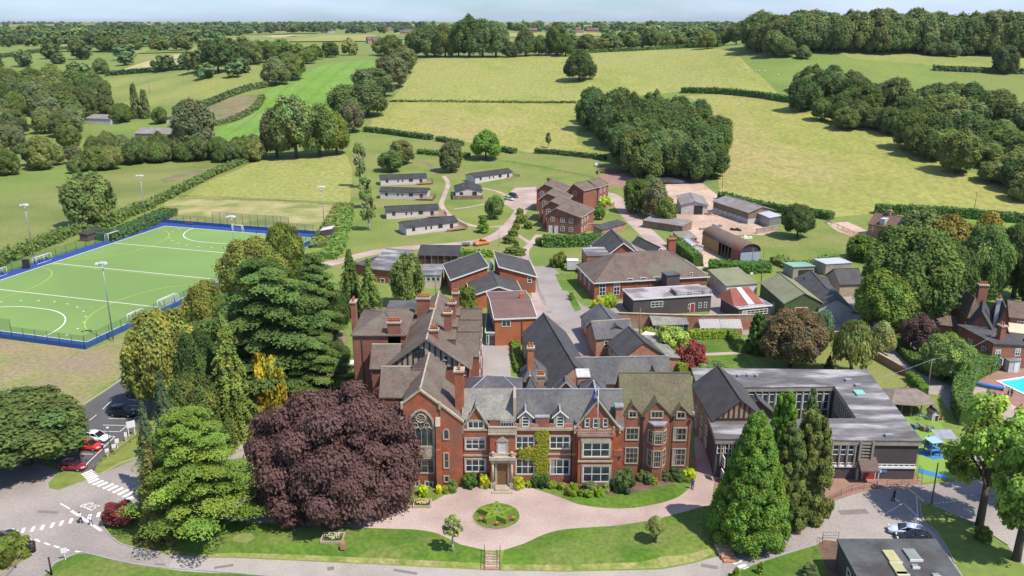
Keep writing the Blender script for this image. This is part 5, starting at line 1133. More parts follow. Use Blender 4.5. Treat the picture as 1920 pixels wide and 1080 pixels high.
# timber lodges
def lodge(label, a, b, d, ze=2.9, rise=1.0, kind='gable_x', wins=(.14, .38, .48, .66), deckside=True, big=False):
    s = house('timber_lodge', label, 'lodge', a, b, d, ze, rise, kind, wall='board', roof='sheet_dark', o=.35, group='grey timber lodges on the grass')
    if kind == 'gable_x':
        for i, t in enumerate(wins): s.win('F', s.W*t, 1.2, (1.0, .5, .5, 1.5)[i % 4], 1.1 if i % 4 in (0, 3) else .9, 1 if i % 4 in (1, 2) else 2, 1, frame='timber')
        s.door('F', s.W*.88, .95, 2.0, 'timber', frame='timber')
        x0 = s.W*.80; x1 = s.W+2.6; dk = MB().box(x0, x1, -1.9, -.02, .45, .6); s.put(dk, 'deck', M['deck'])
        dk = MB().box(s.W+.05, x1, -.02, s.D*.7, .45, .6); s.put(dk, 'deck', M['deck'])
        f = MB()
        def rail(p, q):
            f.box(min(p[0], q[0])-.03, max(p[0], q[0])+.03, min(p[1], q[1])-.03, max(p[1], q[1])+.03, 1.5, 1.58); n = max(2, int(math.dist(p, q)/.28))
            for i in range(n+1): x = p[0]+(q[0]-p[0])*i/n; y = p[1]+(q[1]-p[1])*i/n; f.box(x-.035, x+.035, y-.035, y+.035, -.2 if i % 4 == 0 else .6, 1.5)
        rail((x0+1.4, -1.9), (x1, -1.9)); rail((x1, -1.9), (x1, s.D*.7)); rail((s.W+.1, s.D*.7), (x1, s.D*.7)); s.put(f, 'railing', M['wood'])
        st = MB()
        for i in range(4): st.box(x0-1.2+.32*i, x0-.9+.32*i, -1.9, -.7, 0, .13*(i+1))
        s.put(st, 'steps', M['wood'])
    else:
        s.win('F', s.W*.22, 1.4, 1.2, 1.0, 2, 1, frame='timber'); s.door('F', s.W*.72, 1.5, 2.1, 'timber', frame='timber', z=.3)
        f = MB().box(-1.2, s.W+.3, -2.4, -2.3, 0, 1.5).box(-1.2, -1.1, -2.4, s.D*.6, 0, 1.5); s.put(f, 'railing', M['wood']); s.put(MB().box(-1.1, s.W+.3, -2.3, -.02, .2, .35), 'deck', M['deck'])
    s.put(MB().box(s.W*.3, s.W*.3+.3, s.D*.3, s.D*.3+.3, ze+.3, ze+rise+.5), 'flue', M['metal'])
    return s
lodge('grey timber lodge with wooden deck, furthest back on the left of the path', zH(320, 195), zH(695, 182), 6.0)
lodge('grey timber lodge with gabled dark end, second from the back left of the path', zH(315, 298), zH(700, 306), 6.0)
lodge('grey timber lodge with white strip on its roof and green playthings', zH(368, 460), zH(792, 440), 6.0)
lodge('grey timber lodge nearest the campus road with stairs up to its deck', zH(530, 588), zH(950, 540), 6.5)
lodge('grey timber lodge set apart at the right by the upper path', zH(1095, 180), zH(1400, 138), 6.5)
lodge('grey timber lodge facing the camera with fenced deck in front', zH(935, 297), zH(1150, 293), 12, kind='gable_y', rise=1.3)
# farm
s = house('farm_shed', 'open fronted grey metal shed with fibre cement roof nearest the black tyre heap', 'barn', zJ(205, 340), zJ(470, 345), 16, 3.6, 1.1, 'gable_y', wall='offwhite', roof='sheet', o=.4); s.box('bay_opening', M['timber'], s.W*.48, s.W*.82, -.03, .05, 0, 3.2)
s = house('farm_store', 'low grey roofed store in line beside the open fronted shed', 'barn', zJ(215, 560), zJ(310, 520), 14, 2.4, .5, 'mono_r', wall='wood', roof='sheet', o=.2)
s = house('farm_shed', 'small grey roofed farm shed by the pale lane edge', 'shed', zJ(190, 685), zJ(360, 680), 7, 2.4, .4, 'mono_b', wall='wood', roof='sheet', o=.2)
s = house('farm_shed', 'small farm shed with pale metal and red patched roof', 'shed', zJ(285, 768), zJ(425, 760), 7, 2.6, .7, 'gable_y', wall='offwhite', roof='tin', o=.2)
s.put(MB().box(s.W*.55, s.W*.8, .5, 5, 3.25, 3.4), 'roof_patch', M['rustred'])
s = house('livestock_barn', 'long livestock barn with pale fibre cement roof and white lower walls', 'barn', zJ(885, 420), zJ(1150, 395), 20, 4.0, 1.5, 'gable_y', wall='wood', roof='sheet', o=.4)
s.put(MB().box(-.08, s.W+.04, -.08, s.D, 0, 1.7), 'block_wall', M['offwhite'])
for i in range(7): s.box('feed_rail', M['metal'], -.2, -.1, 1+i*2.6, 1.12+i*2.6, 0, 1.8)
s = house('metal_shed', 'small grey metal shed attached right of the livestock barn', 'shed', zJ(1100, 475), zJ(1210, 468), 8, 3.4, .5, 'mono_r', wall='metal', roof='tin', o=.2)
# dutch barn: arched rusty roof
A, ang, Wd, D, gg2 = solve(zJ(805, 815), zJ(1000, 800), 22, 4.2, None)
db = empty('dutch_barn', 'tall barn with arched rusty corrugated roof and pale blue grey end wall', 'barn', A, ang)
n = 12; arcp = [(Wd/2-Wd/2*1.04*math.cos(math.pi*i/n), 4.0+2.1*math.sin(math.pi*i/n)) for i in range(n+1)]
r = MB(); vs = [(x, y, z) for y in (-.3, D) for x, z in arcp] + [(x, y, z-.12) for y in (-.3, D) for x, z in arcp]; m_ = n+1
r.add(vs, [(i, i+1, m_+i+1, m_+i) for i in range(n)] + [(2*m_+i+1, 2*m_+i, 3*m_+i, 3*m_+i+1) for i in range(n)] + [(i+1, i, 2*m_+i, 2*m_+i+1) for i in range(n)], 0, True); r.build('roof', M['rust'], db)
g_ = MB(); ew = [(0, 0), (Wd, 0), (Wd, 3.9)] + [(x, z-.14) for x, z in arcp[::-1][1:-1]] + [(0, 3.9)]
lo = MB().box(0, Wd, -.08, .02, 0, 3.7); lo.build('end_wall', mat('pale_blue_sheet', (.33, .38, .46), (.28, .33, .40), 1, .6), db)
g_.add([(x, .0, z) for x, z in ew] + [(x, .1, z) for x, z in ew], [tuple(range(len(ew))), tuple(range(len(ew), 2*len(ew)))[::-1]]); g_.build('gable', M['sheet_dark'], db)
MB().box(0, .1, .1, D*.22, 0, 4.1).build('side_wall', M['rustred'], db); MB().box(0, .1, D*.55, D, 0, 4.1).build('side_wall', mat('ochre_boarding', (.36, .22, .08), (.28, .17, .07), 1), db); MB().box(Wd-.1, Wd, .1, D, 0, 4.1).build('side_wall', M['sheet_dark'], db); MB().box(.1, Wd-.1, D-.1, D, 0, 4.2).build('back_wall', M['sheet_dark'], db)
for i in range(5): MB().box(-.02, .14, D*(.22+.085*i)-.1, D*(.22+.085*i)+.1, 0, 4.1).build('post', M['wood'], db)
# sheds and units between barn and oak
s = house('olive_roof_shed', 'long white store with olive green ribbed roof behind the service yard', 'shed', zK(275, 435), zK(455, 432), (1405, 505), 3.3, .6, 'mono_l', g=0, wall='offwhite', roof='shed_green', o=.15) if False else rot_gable('olive_roof_shed', 'long white store with flat olive ribbed roof beside the service yard', zK(280, 432), zK(128, 295), 7.6, 3.4, .5, 'offwhite', 'shed_green', kind='mono_r', o=.15)
s.put(MB().box(.1, 7.4, -.06, -.01, 0, 2.9), 'roller_door', M['white'])
rot_gable('olive_gable_workshop', 'green clad workshop with olive gable roof and red door', zK(770, 575), zK(570, 400), 8.6, 4.4, 2.3, 'brownboard', 'shed_green', o=.2)
rg = [o_ for o_ in S.collection.objects if o_.get('label', '').startswith('green clad workshop')][0]
for c in rg.children:
    if c.name.startswith('wall'): c.data.materials[0] = mat('green_cladding', (.10, .13, .055), (.08, .105, .045), .5, bands=(1.6, .2, .4, 'X', .1))
sw = Sec(rg, rg.matrix_basis.inverted(), rg.matrix_basis.copy(), 8.6, 10, 4); sw.put(MB().box(.1, 8.5, -.06, -.01, 0, 2.2), 'base_wall', M['cream']); sw.door('F', 3.9, 2.7, 3.2, 'reddoor', off=.08)
rot_gable('dark_roof_shed', 'long dark tiled shed with white painted gable end facing the lane', zK(1060, 610), zK(860, 365), 7.2, 3.4, 2.0, 'offwhite', 'tile_grey', o=.2)
s = house('tiled_barn', 'dark tiled open barn left of the stone walled cart shed', 'barn', zK(985, 440), zK(1160, 435), 6, 3.0, 1.5, 'gable_x', g=0, wall='dkbrick', roof='tile_grey', o=.25)
s = house('cart_shed', 'stone walled shed with dark tiled roof and green bin under its eaves', 'barn', zK(1240, 412), zK(1440, 405), 7.5, 3.4, 2.6, 'gable_x', g=0, wall='stone', roof='tile_grey', o=.3)
s = house('grey_unit', 'flat pale roofed concrete unit behind the dark tiled sheds', 'shed', zK(1120, 255), zK(1335, 243), 6, 3.0, .3, 'mono_f', g=0, wall='concrete', roof='tin', o=.15)
s = house('teal_striped_shed', 'open fronted block shed with teal and white striped roof', 'shed', zK(845, 285), zK(1022, 278), (1505, 491), 2.9, .5, 'mono_f', g=0, wall='concrete', roof='teal', o=.2); s.box('bay_opening', M['timber'], s.W*.25, s.W*.95, -.03, .05, 0, 2.4)
s = house('service_building', 'dark brick flat service building with red and white hipped metal roof', 'building', (1386, 578), (1446, 572), 8, 3.2, .01, 'flat', g=0, wall='dkbrick', roof='felt_pink', fascia='white', o=.15)
s.win('F', s.W*.5, 1.3, s.W*.8, 1.2, 6, 2)
rr = MB(); zz = 3.3
rr.add([(-.5, 1.5, zz), (s.W*.85, 1.2, zz), (s.W*.78, 7, zz+2.3), (1.5, 7, zz+2.3), (s.W*.95, 9, zz), (-.5, 9, zz)], [(0, 1, 2, 3), (1, 4, 2), (4, 5, 3, 2), (5, 0, 3)]); s.put(rr, 'hipped_roof', M['rustred'])
st = MB().slab([(s.W*.38, 1.29, zz+.06), (s.W*.58, 1.29, zz+.06), (s.W*.54, 7, zz+2.38), (s.W*.38, 7, zz+2.38)], .05); s.put(st, 'roof_stripe', M['tin'])
s = house('olive_lean_to', 'olive green lean-to roof between service building and green workshop', 'shed', (1447, 566), (1470, 572), 14, 2.6, .4, 'mono_b', g=0, wall='offwhite', roof='shed_green', o=.1)
# farmhouse on the right
s = house('farmhouse', 'brown roofed brick farmhouse with pale dormer beside a pink yard', 'house', zL(370, 160), zL(600, 200), 8, 4.2, 2.8, 'gable_x', wall='oldbrick', roof='tile_red', o=.3)
s.chimney(s.W*.45, 4, .9, .9, 6, 8.6, 2, 'oldbrick'); s.win('F', s.W*.15, 2.3, 1.1, 1.2); s.win('F', s.W*.6, 2.3, 1.1, 1.2); s.box('dormer', M['offwhite'], s.W*.35, s.W*.52, .2, 3.4, 4.3, 6.2)
s2 = section(s.root, Vector(s.base.translation)+Vector((s.W*.62, -4.0, 0)), 0, 6, 5, 3.4, 2.2, 'gable_y', wall='brick3', roof='tile_red', o=.2)
# houses at right by the pool
A = pw(*zM(925, 490), 5.2)
PH = empty('poolside_house', 'brick house with grey roofs, tall chimneys and white windows beside the swimming pool', 'house', (A.x, A.y, 0))
def ph(a, b, D, ze, rise, kind, wall='brick2', roof='tile_grey', **k):
    A, ang, Wd, D_, g = solve(a, b, D, ze, 0); return section(PH, A, ang, Wd, D_, ze, rise, kind, wall=wall, roof=roof, o=k.pop('o', .3), **k)
An = pw(*zM(1090, 545), 4.8); Bn = pw(*zM(770, 375), 4.8); dv = Bn-An; an = math.atan2(dv.y, dv.x)-math.pi/2
s = section(PH, Vector((An.x, An.y, 0)), an, 7.5, dv.length, 4.8, .9, 'mono_l', wall='brick2', roof='tile_grey', o=.3); s.win('L', 4, 2.4, 1.2, 1.6); s.win('L', 8, 2.4, 1.2, 1.6); s.win('L', 13, 2.4, .9, 1.2)
s.win('F', 1.2, 2.7, 1.1, 1.5); s.win('F', 5.4, 2.7, 1.1, 1.5); s.door('F', .9, 1.0, 2.1, 'white'); s.chimney(3.2, 2.5, 1.0, 1.2, 4, 8.4, 2, 'brick2'); s.door('F', 5.8, 1.0, 2.0, 'bluedoor')
for c in s.root.children: pass
s = ph(zM(850, 350), zM(1085, 385), 9, 5.0, 3.4, 'gable_y', fascia='timber'); s.win('F', s.W*.32, 3.4, 1.3, 1.9, 2, 2); s.win('F', s.W*.68, 3.4, 1.3, 1.9, 2, 2)
s = ph(zM(860, 245), zM(1010, 250), 8, 6.0, 3.2, 'hip', roof='tile'); s.chimney(s.W+.3, 3.5, 1.8, 1.2, 5, 11.8, 4, 'brick2')
s = ph(zM(1140, 300), zM(1230, 310), 9, 6.2, 3.0, 'gable_y'); s.chimney(-.4, 1, .7, .7, 4, 10.6, 2, 'offwhite')
s = ph(zM(1250, 260), zM(1520, 290), 10, 5.2, 2.0, 'gable_x', roof='tile'); s.win('F', 2, 3, 1.2, 1.4); s.win('F', 6, 3, 1.2, 1.4)
s = ph(zM(1250, 400), zM(1500, 430), 8, 3.4, .8, 'mono_b', wall='cream', roof='cream'); s.win('F', 4, 1.2, 3.5, 1.2, 5, 1)
s = house('long_outbuilding', 'long low outbuilding with dark roof left of the poolside house', 'building', zM(565, 325), zM(830, 360), 6, 2.8, 1.2, 'gable_x', g=0, wall='brick2', roof='tile', o=.25)
s = house('pale_roof_outbuilding', 'outbuilding with pale strip along its dark roof behind the long low one', 'building', zM(640, 265), zM(860, 290), 7, 3.0, 1.6, 'gable_x', g=0, wall='brick2', roof='slate_pale', o=.25)
s = house('white_kiosk', 'small white and grey kiosk against the poolside house end', 'kiosk', zM(1245, 675), zM(1338, 672), 2.5, 2.3, .2, 'mono_b', g=0, wall='offwhite', roof='felt', o=.1); s.door('F', 1.6, .9, 1.9, 'white')
# playground shelter
A = pw(*zN(215, 225), 2.5); B = pw(*zN(640, 215), 2.5); sh = empty('play_shelter', 'open timber play shelter with faceted brown roof above the green play area', 'shelter', (A.x, A.y, 0)); Wd = (B-A).x
r = MB(); D = 6.5; zr = 3.7; q = [(-.4, 0, 2.5), (Wd*.5, -.6, 2.5), (Wd+.4, -.1, 2.5), (Wd+1.0, D*.5, 2.5), (Wd+.2, D, 2.5), (0, D, 2.5), (-.9, D*.5, 2.5)]; t0 = (Wd*.22, D*.5, zr); t1_ = (Wd*.8, D*.5, zr)
for fc_ in ([q[0], q[1], t1_, t0], [q[1], q[2], t1_], [q[2], q[3], t1_], [q[3], q[4], t1_], [q[4], q[5], t0, t1_], [q[5], q[6], t0], [q[6], q[0], t0]): r.slab(fc_, .1)
r.build('roof', mat('brown_shingle', (.24, .19, .155), (.18, .145, .12), 1, bands=(3, .15, .4)), sh)
for i in range(5): x = Wd*i/4; MB().box(x-.08, x+.08, .2, .36, 0, 2.5).build('post', M['wood'], sh); MB().box(x-.08, x+.08, D-.4, D-.24, 0, 2.5).build('post', M['wood'], sh)
MB().box(.2, Wd-.2, D-.2, D-.1, 0, 2.3).build('back_wall', M['brownboard'], sh)
s = house('play_hut', 'little white and brown play hut at the right end of the play shelter', 'hut', zN(655, 325), zN(725, 322), 1.6, 1.5, .6, 'gable_y', g=0, wall='offwhite', roof='tile', o=.15); s.door('F', .8, .6, 1.0, 'timber')
# flat roofed building bottom right
s = house('flat_roofed_studio', 'grey flat roofed building with yellow rooflights in the bottom right corner', 'building', (1584, 1030), (1793, 1072), 1, 4.0, .01, 'flat', g=0) if False else None
ZF = 3.9; P4 = [pw(*zO(500, 1010), ZF), pw(*zO(1372, 1010), ZF), pw(*zO(1155, 697), ZF), pw(*zO(330, 695), ZF)]
P4[0] = P4[3] + (P4[0]-P4[3])*1.6; P4[1] = P4[2] + (P4[1]-P4[2])*1.6
fb = empty('flat_roofed_studio', 'grey flat roofed building with yellow rooflights in the bottom right corner', 'building', (P4[3].x, P4[3].y, -.5)); oo = Vector((P4[3].x, P4[3].y, 0)); pl = [((p-oo).x, (p-oo).y) for p in P4]
MB().prism(pl, 0, ZF+.3).build('wall', M['dkbrick'], fb)
cxm = sum(p[0] for p in pl)/4; cym = sum(p[1] for p in pl)/4; ep = [(cxm+(x-cxm)*1.03, cym+(y-cym)*1.03) for x, y in pl]; MB().prism(ep, ZF+.3, ZF+.55).build('roof', M['felt_dark'], fb)
for u, v, w, h, c in ((790, 820, 1.3, 2.4, 'y'), (850, 922, 1.3, 2.4, 'y'), (900, 1000, 1.3, 2.0, 'y'), (965, 805, 1.4, 2.2, 'g'), (990, 902, .7, .6, 'g'), (1170, 980, .8, .6, 'g')):
    p = pw(*zO(u, v), ZF+.5)-oo; b = MB().box(p.x-w/2, p.x+w/2, p.y-h/2, p.y+h/2, ZF+.55, ZF+.8); b.build('rooflight', mat('yellow_rooflight', (.42, .40, .20), (.36, .34, .17)) if c == 'y' else mat('grey_rooflight', (.25, .27, .24), (.2, .22, .2)), fb)
    MB().box(p.x-w/2-.08, p.x+w/2+.08, p.y-h/2-.08, p.y-h/2-.002, ZF+.55, ZF+.84).build('rooflight_kerb', M['white'], fb)
e = Sec(fb, fb.matrix_basis.inverted(), Matrix.Translation((P4[3].x, P4[3].y, 0)) @ Matrix.Rotation(math.atan2((P4[0]-P4[3]).y, (P4[0]-P4[3]).x), 4, 'Z'), 10, 1, 4)
for i in range(3): e.win('F', 4.5+2.4*i, 1.2, 1.2, 1.6, 1, 2)
# brick hut by the beech
s = house('brick_gatehouse', 'small brick hut with red brown roof half hidden by the copper beech', 'hut', (473, 824), (516, 820), 4.2, 3.0, 1.2, 'gable_x', g=0, wall='brick3', roof='tile_red', o=.3); s.win('F', 1.6, 1.3, .9, 1.1, 2, 2)
# far left barns and other distant buildings
s = house('far_barn', 'far grey barn with red edged roof among the left woods', 'barn', zV(560, 665), zV(720, 672), 14, 3.5, 1.8, 'gable_x', wall='offwhite', roof='sheet', o=.3)
s = house('far_barn', 'far pair of grey roofed barn spans below the poplars', 'barn', zV(880, 765), zV(1140, 770), 16, 3.5, 2.4, 'gable_x', wall='sheet', roof='sheet', o=.3)
s = house('far_open_shed', 'far open fronted shed with white end beyond the poplars', 'barn', zV(1000, 600), zV(1150, 600), 8, 3.2, .4, 'mono_b', wall='offwhite', roof='sheet_dark', o=.2); s.box('bay_opening', M['timber'], .5, s.W*.5, -.03, .05, 0, 2.8)
s = house('field_shelter', 'long dark field shelter behind the far left goal', 'shed', (164, 440), (195, 430), 3, 2.2, .4, 'mono_b', g=0, wall='brownboard', roof='sheet_dark', o=.2)
s = house('grey_store', 'small weathered grey store behind the right end of the pitch', 'shed', (601, 432), (622, 432), 4, 3.2, .6, 'mono_r', g=0, wall='dkbrick', roof='board', o=.1)
rv = random.Random(3)
FH = [(735, 62), (750, 66), (757, 62), (770, 64), (690, 82), (700, 84), (866, 68), (1030, 60), (1045, 52), (1062, 56), (1080, 60), (1100, 62), (1000, 50), (1015, 49), (960, 50), (985, 62), (1072, 66), (918, 49), (715, 60), (1035, 66), (1130, 58), (610, 62), (660, 56)]
for px, py in FH:
    c = G(px, py); w = rv.uniform(10, 22); r = empty('village_house', 'small village house far away among the trees on the horizon', 'house', c, rv.uniform(-.6, .6), group='far village houses')
    sm = section(r, c, r.rotation_euler.z, w, 8, 5.5, 3.2, 'gable_x', wall=rv.choice(['oldbrick', 'brick2', 'offwhite', 'oldbrick']), roof=rv.choice(['tile', 'slate', 'tile']), o=.4, t=.3)
# ---------------- trees ----------------
NR = np.random.default_rng(11)
def _unit(v): return v / np.maximum(np.linalg.norm(v, axis=-1, keepdims=True), 1e-6)
def leaf_mesh(name, pos, nrm, size, tint, core=None, aspect=1.0, up=None, zs=1.0):
    """many small quads at pos facing nrm; core = list of (centre, radii) blobs that fill the inside of the crown"""
    n = len(pos); pos = pos*np.array([1, 1, zs]); nrm = _unit(_unit(nrm) + NR.normal(0, .33, (n, 3)))
    ref = np.where(np.abs(nrm[:, 2:3]) > .95, np.array([[1., 0, 0]]), np.array([[0, 0, 1.]])) if up is None else up
    a = _unit(np.cross(ref, nrm)); b = np.cross(nrm, a)
    if up is None:
        th = NR.uniform(0, 6.28, (n, 1)); a, b = a*np.cos(th)+b*np.sin(th), b*np.cos(th)-a*np.sin(th)
    s = size * NR.uniform(.6, 1.35, (n, 1)); sa = s; sb = s*aspect
    bend = nrm * s * .25
    V = np.stack([pos-a*sa-b*sb*.6, pos+a*sa-b*sb, pos+a*sa*.6+b*sb+bend, pos-a*sa+b*sb*.7-bend], 1).reshape(-1, 3)
    V[:, 2] /= zs; T = np.repeat(tint, 4, 0); nf = n; counts = [4]*n; idx = list(range(4*n))
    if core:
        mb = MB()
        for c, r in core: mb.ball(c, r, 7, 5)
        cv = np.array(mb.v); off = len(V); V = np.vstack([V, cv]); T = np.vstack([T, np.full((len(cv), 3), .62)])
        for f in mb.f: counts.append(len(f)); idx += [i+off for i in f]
    me = bpy.data.meshes.new(name); me.vertices.add(len(V)); me.vertices.foreach_set('co', V.astype(np.float32).ravel())
    me.loops.add(len(idx)); me.loops.foreach_set('vertex_index', np.array(idx, np.int32))
    me.polygons.add(len(counts)); st = np.concatenate([[0], np.cumsum(counts)[:-1]]).astype(np.int32); me.polygons.foreach_set('loop_start', st)
    try: me.polygons.foreach_set('loop_total', np.array(counts, np.int32))
    except Exception: pass
    at = me.color_attributes.new('tint', 'FLOAT_COLOR', 'POINT'); at.data.foreach_set('color', np.hstack([T, np.ones((len(T), 1))]).astype(np.float32).ravel())
    me.materials.append(M['leaf']); me.update(); me.validate(); return me
def tints(n, grp=None, var=.22, hue=.1):
    """leaf-to-leaf colour variation: brighter / yellower young leaves, deeper old ones, varying by branch"""
    v = 1 + NR.normal(0, var*.5, (n, 1))
    if grp is not None:
        g = NR.normal(0, var, (grp.max()+1, 1)); v = v + g[grp]; h = NR.normal(0, hue, (grp.max()+1, 1))[grp]
    else: h = NR.normal(0, hue, (n, 1))
    return np.clip(np.hstack([v*(1+h), v, v*(1-h*.5)]), .35, 1.8)
ZS = {'round': 2.0, 'tall': 2.4, 'egg': 2.1, 'dome': 1.6}
def crown_broad(name, nl, nleaf, size, shape='round', lobe=.30, seed=1, droop=0, tv=.17, th_=.07):
    g = np.random.default_rng(seed); i = np.arange(nl)+.5; ph = np.arccos(1-1.75*i/nl); th = 2.39996*i*1.0 + g.normal(0, .35, nl)
    d = np.stack([np.cos(th)*np.sin(ph), np.sin(th)*np.sin(ph), np.cos(ph)], 1)
    rr = g.uniform(.60, .80, nl)[:, None] if shape != 'dome' else g.uniform(.52, .86, nl)[:, None]*(1+.07*np.sin(3*th+1)+.05*np.sin(5*th))[:, None]
    if shape == 'round': sc = np.array([1, 1, .50]); cz = .52
    elif shape == 'tall': sc = np.array([.95, .95, .56]); cz = .5
    elif shape == 'dome': sc = np.array([1, 1, .70]); cz = .36
    elif shape == 'col': sc = np.array([.9, .9, .55]); cz = .5
    else: sc = np.array([1, 1, .5]); cz = .5
    if shape == 'egg': d[:, :2] *= (1.12 - .62*(d[:, 2:3]*.5+.5)**1.2)
    # horizontal lobes stay inside radius 1, vertical inside 0..1
    lr = lobe * (g.uniform(.7, 1.25, nl) if shape != 'dome' else g.uniform(.5, 1.35, nl))
    c = d*rr*sc; c[:, 2] += cz
    vz = .55 if shape != 'dome' else .6
    lrz = lr * vz
    # leaves on lobes
    k = g.integers(0, nl, nleaf); ld = _unit(g.normal(0, 1, (nleaf, 3)) + .55*d[k] + np.array([0, 0, .35]))
    rad = g.uniform(.72, 1.12, (nleaf, 1)) ** .8
    rad = rad*(1+g.normal(0, .10, (nleaf, 1))); pos = c[k] + ld * rad * np.stack([lr[k], lr[k], lrz[k]], 1)
    keep = np.ones(nleaf, bool)
    for j in range(nl):
        q = (pos - c[j]) / np.array([lr[j], lr[j], lrz[j]]); keep &= ~((np.sum(q*q, 1) < .50) & (k != j))
    keep &= pos[:, 2] > .04
    pos, ld, k = pos[keep], ld[keep], k[keep]
    nrm = ld*np.array([1, 1, 1.3]) + np.array([0, 0, .25])
    if droop:
        up = np.tile(np.array([[0, 0, 1.]]), (len(pos), 1)); nrm = nrm*np.array([1, 1, .8])
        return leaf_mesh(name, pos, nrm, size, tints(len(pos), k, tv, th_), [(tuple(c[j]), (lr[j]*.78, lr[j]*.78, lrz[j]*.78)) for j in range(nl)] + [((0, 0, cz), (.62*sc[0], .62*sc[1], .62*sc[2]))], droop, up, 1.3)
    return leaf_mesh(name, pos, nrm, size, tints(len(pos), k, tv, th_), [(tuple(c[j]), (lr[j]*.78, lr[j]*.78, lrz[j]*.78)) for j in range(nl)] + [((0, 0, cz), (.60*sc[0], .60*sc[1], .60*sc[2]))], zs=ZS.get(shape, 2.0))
def crown_loose(name, nl, nleaf, size, seed=1):       # open airy crown: birch, ash
    g = np.random.default_rng(seed); zc_ = g.uniform(.22, .93, nl); rmax = .95*np.sin(np.pi*np.clip((zc_-.05)/.98, 0, 1))**.7; th = g.uniform(0, 6.28, nl); r = rmax*np.sqrt(g.uniform(.1, 1, nl))*.85
    c = np.stack([r*np.cos(th), r*np.sin(th), zc_], 1); lr = g.uniform(.13, .26, nl); k = g.integers(0, nl, nleaf); ld = _unit(g.normal(0, 1, (nleaf, 3))); 
    pos = c[k] + ld*g.uniform(.2, 1.1, (nleaf, 1))*np.stack([lr[k], lr[k], lr[k]*.45], 1)
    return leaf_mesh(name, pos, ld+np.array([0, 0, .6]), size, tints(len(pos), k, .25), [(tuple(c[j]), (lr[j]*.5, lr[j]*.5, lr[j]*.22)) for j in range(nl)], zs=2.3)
def crown_conifer(name, nleaf, size, power=.85, tiers=16, seed=1, droop=.25, flat=False, rad=1.0, irregular=.15, base=.06, blade=1.0):
    g = np.random.default_rng(seed); P = []; Nn = []; K = []; core = []; kk = 0
    for t in range(tiers):
        z = base + (1-base)*(t+.3)/tiers; R0 = rad*((1-z)/(1-base))**power + .03
        nb = max(5, int((13 if not flat else 9)*R0**.5)+1); off = g.uniform(0, 6.28)
        for b in range(nb):
            th = off + 6.283*b/nb + g.normal(0, .12); Lb = R0*(1+g.normal(0, irregular)); m = int(nleaf*(R0+.15)/(tiers*nb*(.62*rad+.15)))
            if m < 2: continue
            s = g.uniform(.15, 1, m)**.7; w = (.16 if not flat else .22)*(rad**.5)*(1.15-s*.55)*(.5+.5*R0)
            lat = g.normal(0, 1, m)*w*.6; x = s*Lb
            zz = z + (-(droop)*(s**1.6)*R0*.35 if not flat else .03*s - .03*s*s) + g.normal(0, .010 if not flat else .008, m) - (abs(lat)*.14)
            P.append(np.stack([x*np.cos(th)-lat*np.sin(th), x*np.sin(th)+lat*np.cos(th), zz], 1))
            nn = np.stack([np.cos(th)*(.55 if not flat else .15)*np.ones(m), np.sin(th)*(.55 if not flat else .15)*np.ones(m), np.ones(m)], 1); Nn.append(nn); K.append(np.full(m, kk)); kk += 1
        core.append(((0, 0, z-.02), (R0*.62 if not flat else R0*.42, R0*.62 if not flat else R0*.42, .035 if not flat else .02)))
    pos = np.vstack(P); nrm = np.vstack(Nn); K = np.concatenate(K); pos[:, 2] = np.clip(pos[:, 2], .01, 1.05)
    return leaf_mesh(name, pos, nrm, size, tints(len(pos), K, .2), core, blade, zs=4.0 if not flat else 2.2)
def crown_cone_lobes(name, nleaf, size, seed=1, rad=1.0, nl=150, top=.75):  # thuja / cypress: dense upright sprays on a cone
    g = np.random.default_rng(seed); z = g.uniform(.03, .97, nl); R0 = rad*(1-z)**top*.88+.02; R0 = np.where(z < .12, R0*(.8+1.6*z), R0); th = 2.39996*np.arange(nl)
    c = np.stack([R0*np.cos(th), R0*np.sin(th), z], 1); lr = g.uniform(.14, .24, nl)*(.55+.6*(1-z))*rad**.3*(.75 if nl > 300 else 1); k = g.integers(0, nl, nleaf)
    out = np.stack([np.cos(th), np.sin(th), np.full(nl, .6)], 1); ld = _unit(g.normal(0, 1, (nleaf, 3))+.7*out[k]); pos = c[k]+ld*g.uniform(.6, 1.1, (nleaf, 1))*np.stack([lr[k], lr[k], lr[k]*.34], 1)
    core = [((0, 0, .02+.055*j+.02), (rad*.9*(1-(.055*j))**top*.86, rad*.9*(1-(.055*j))**top*.86, .05)) for j in range(17)]
    return leaf_mesh(name, pos, ld+np.array([0, 0, .4]), size, tints(len(pos), k, .22), core, zs=3.2)
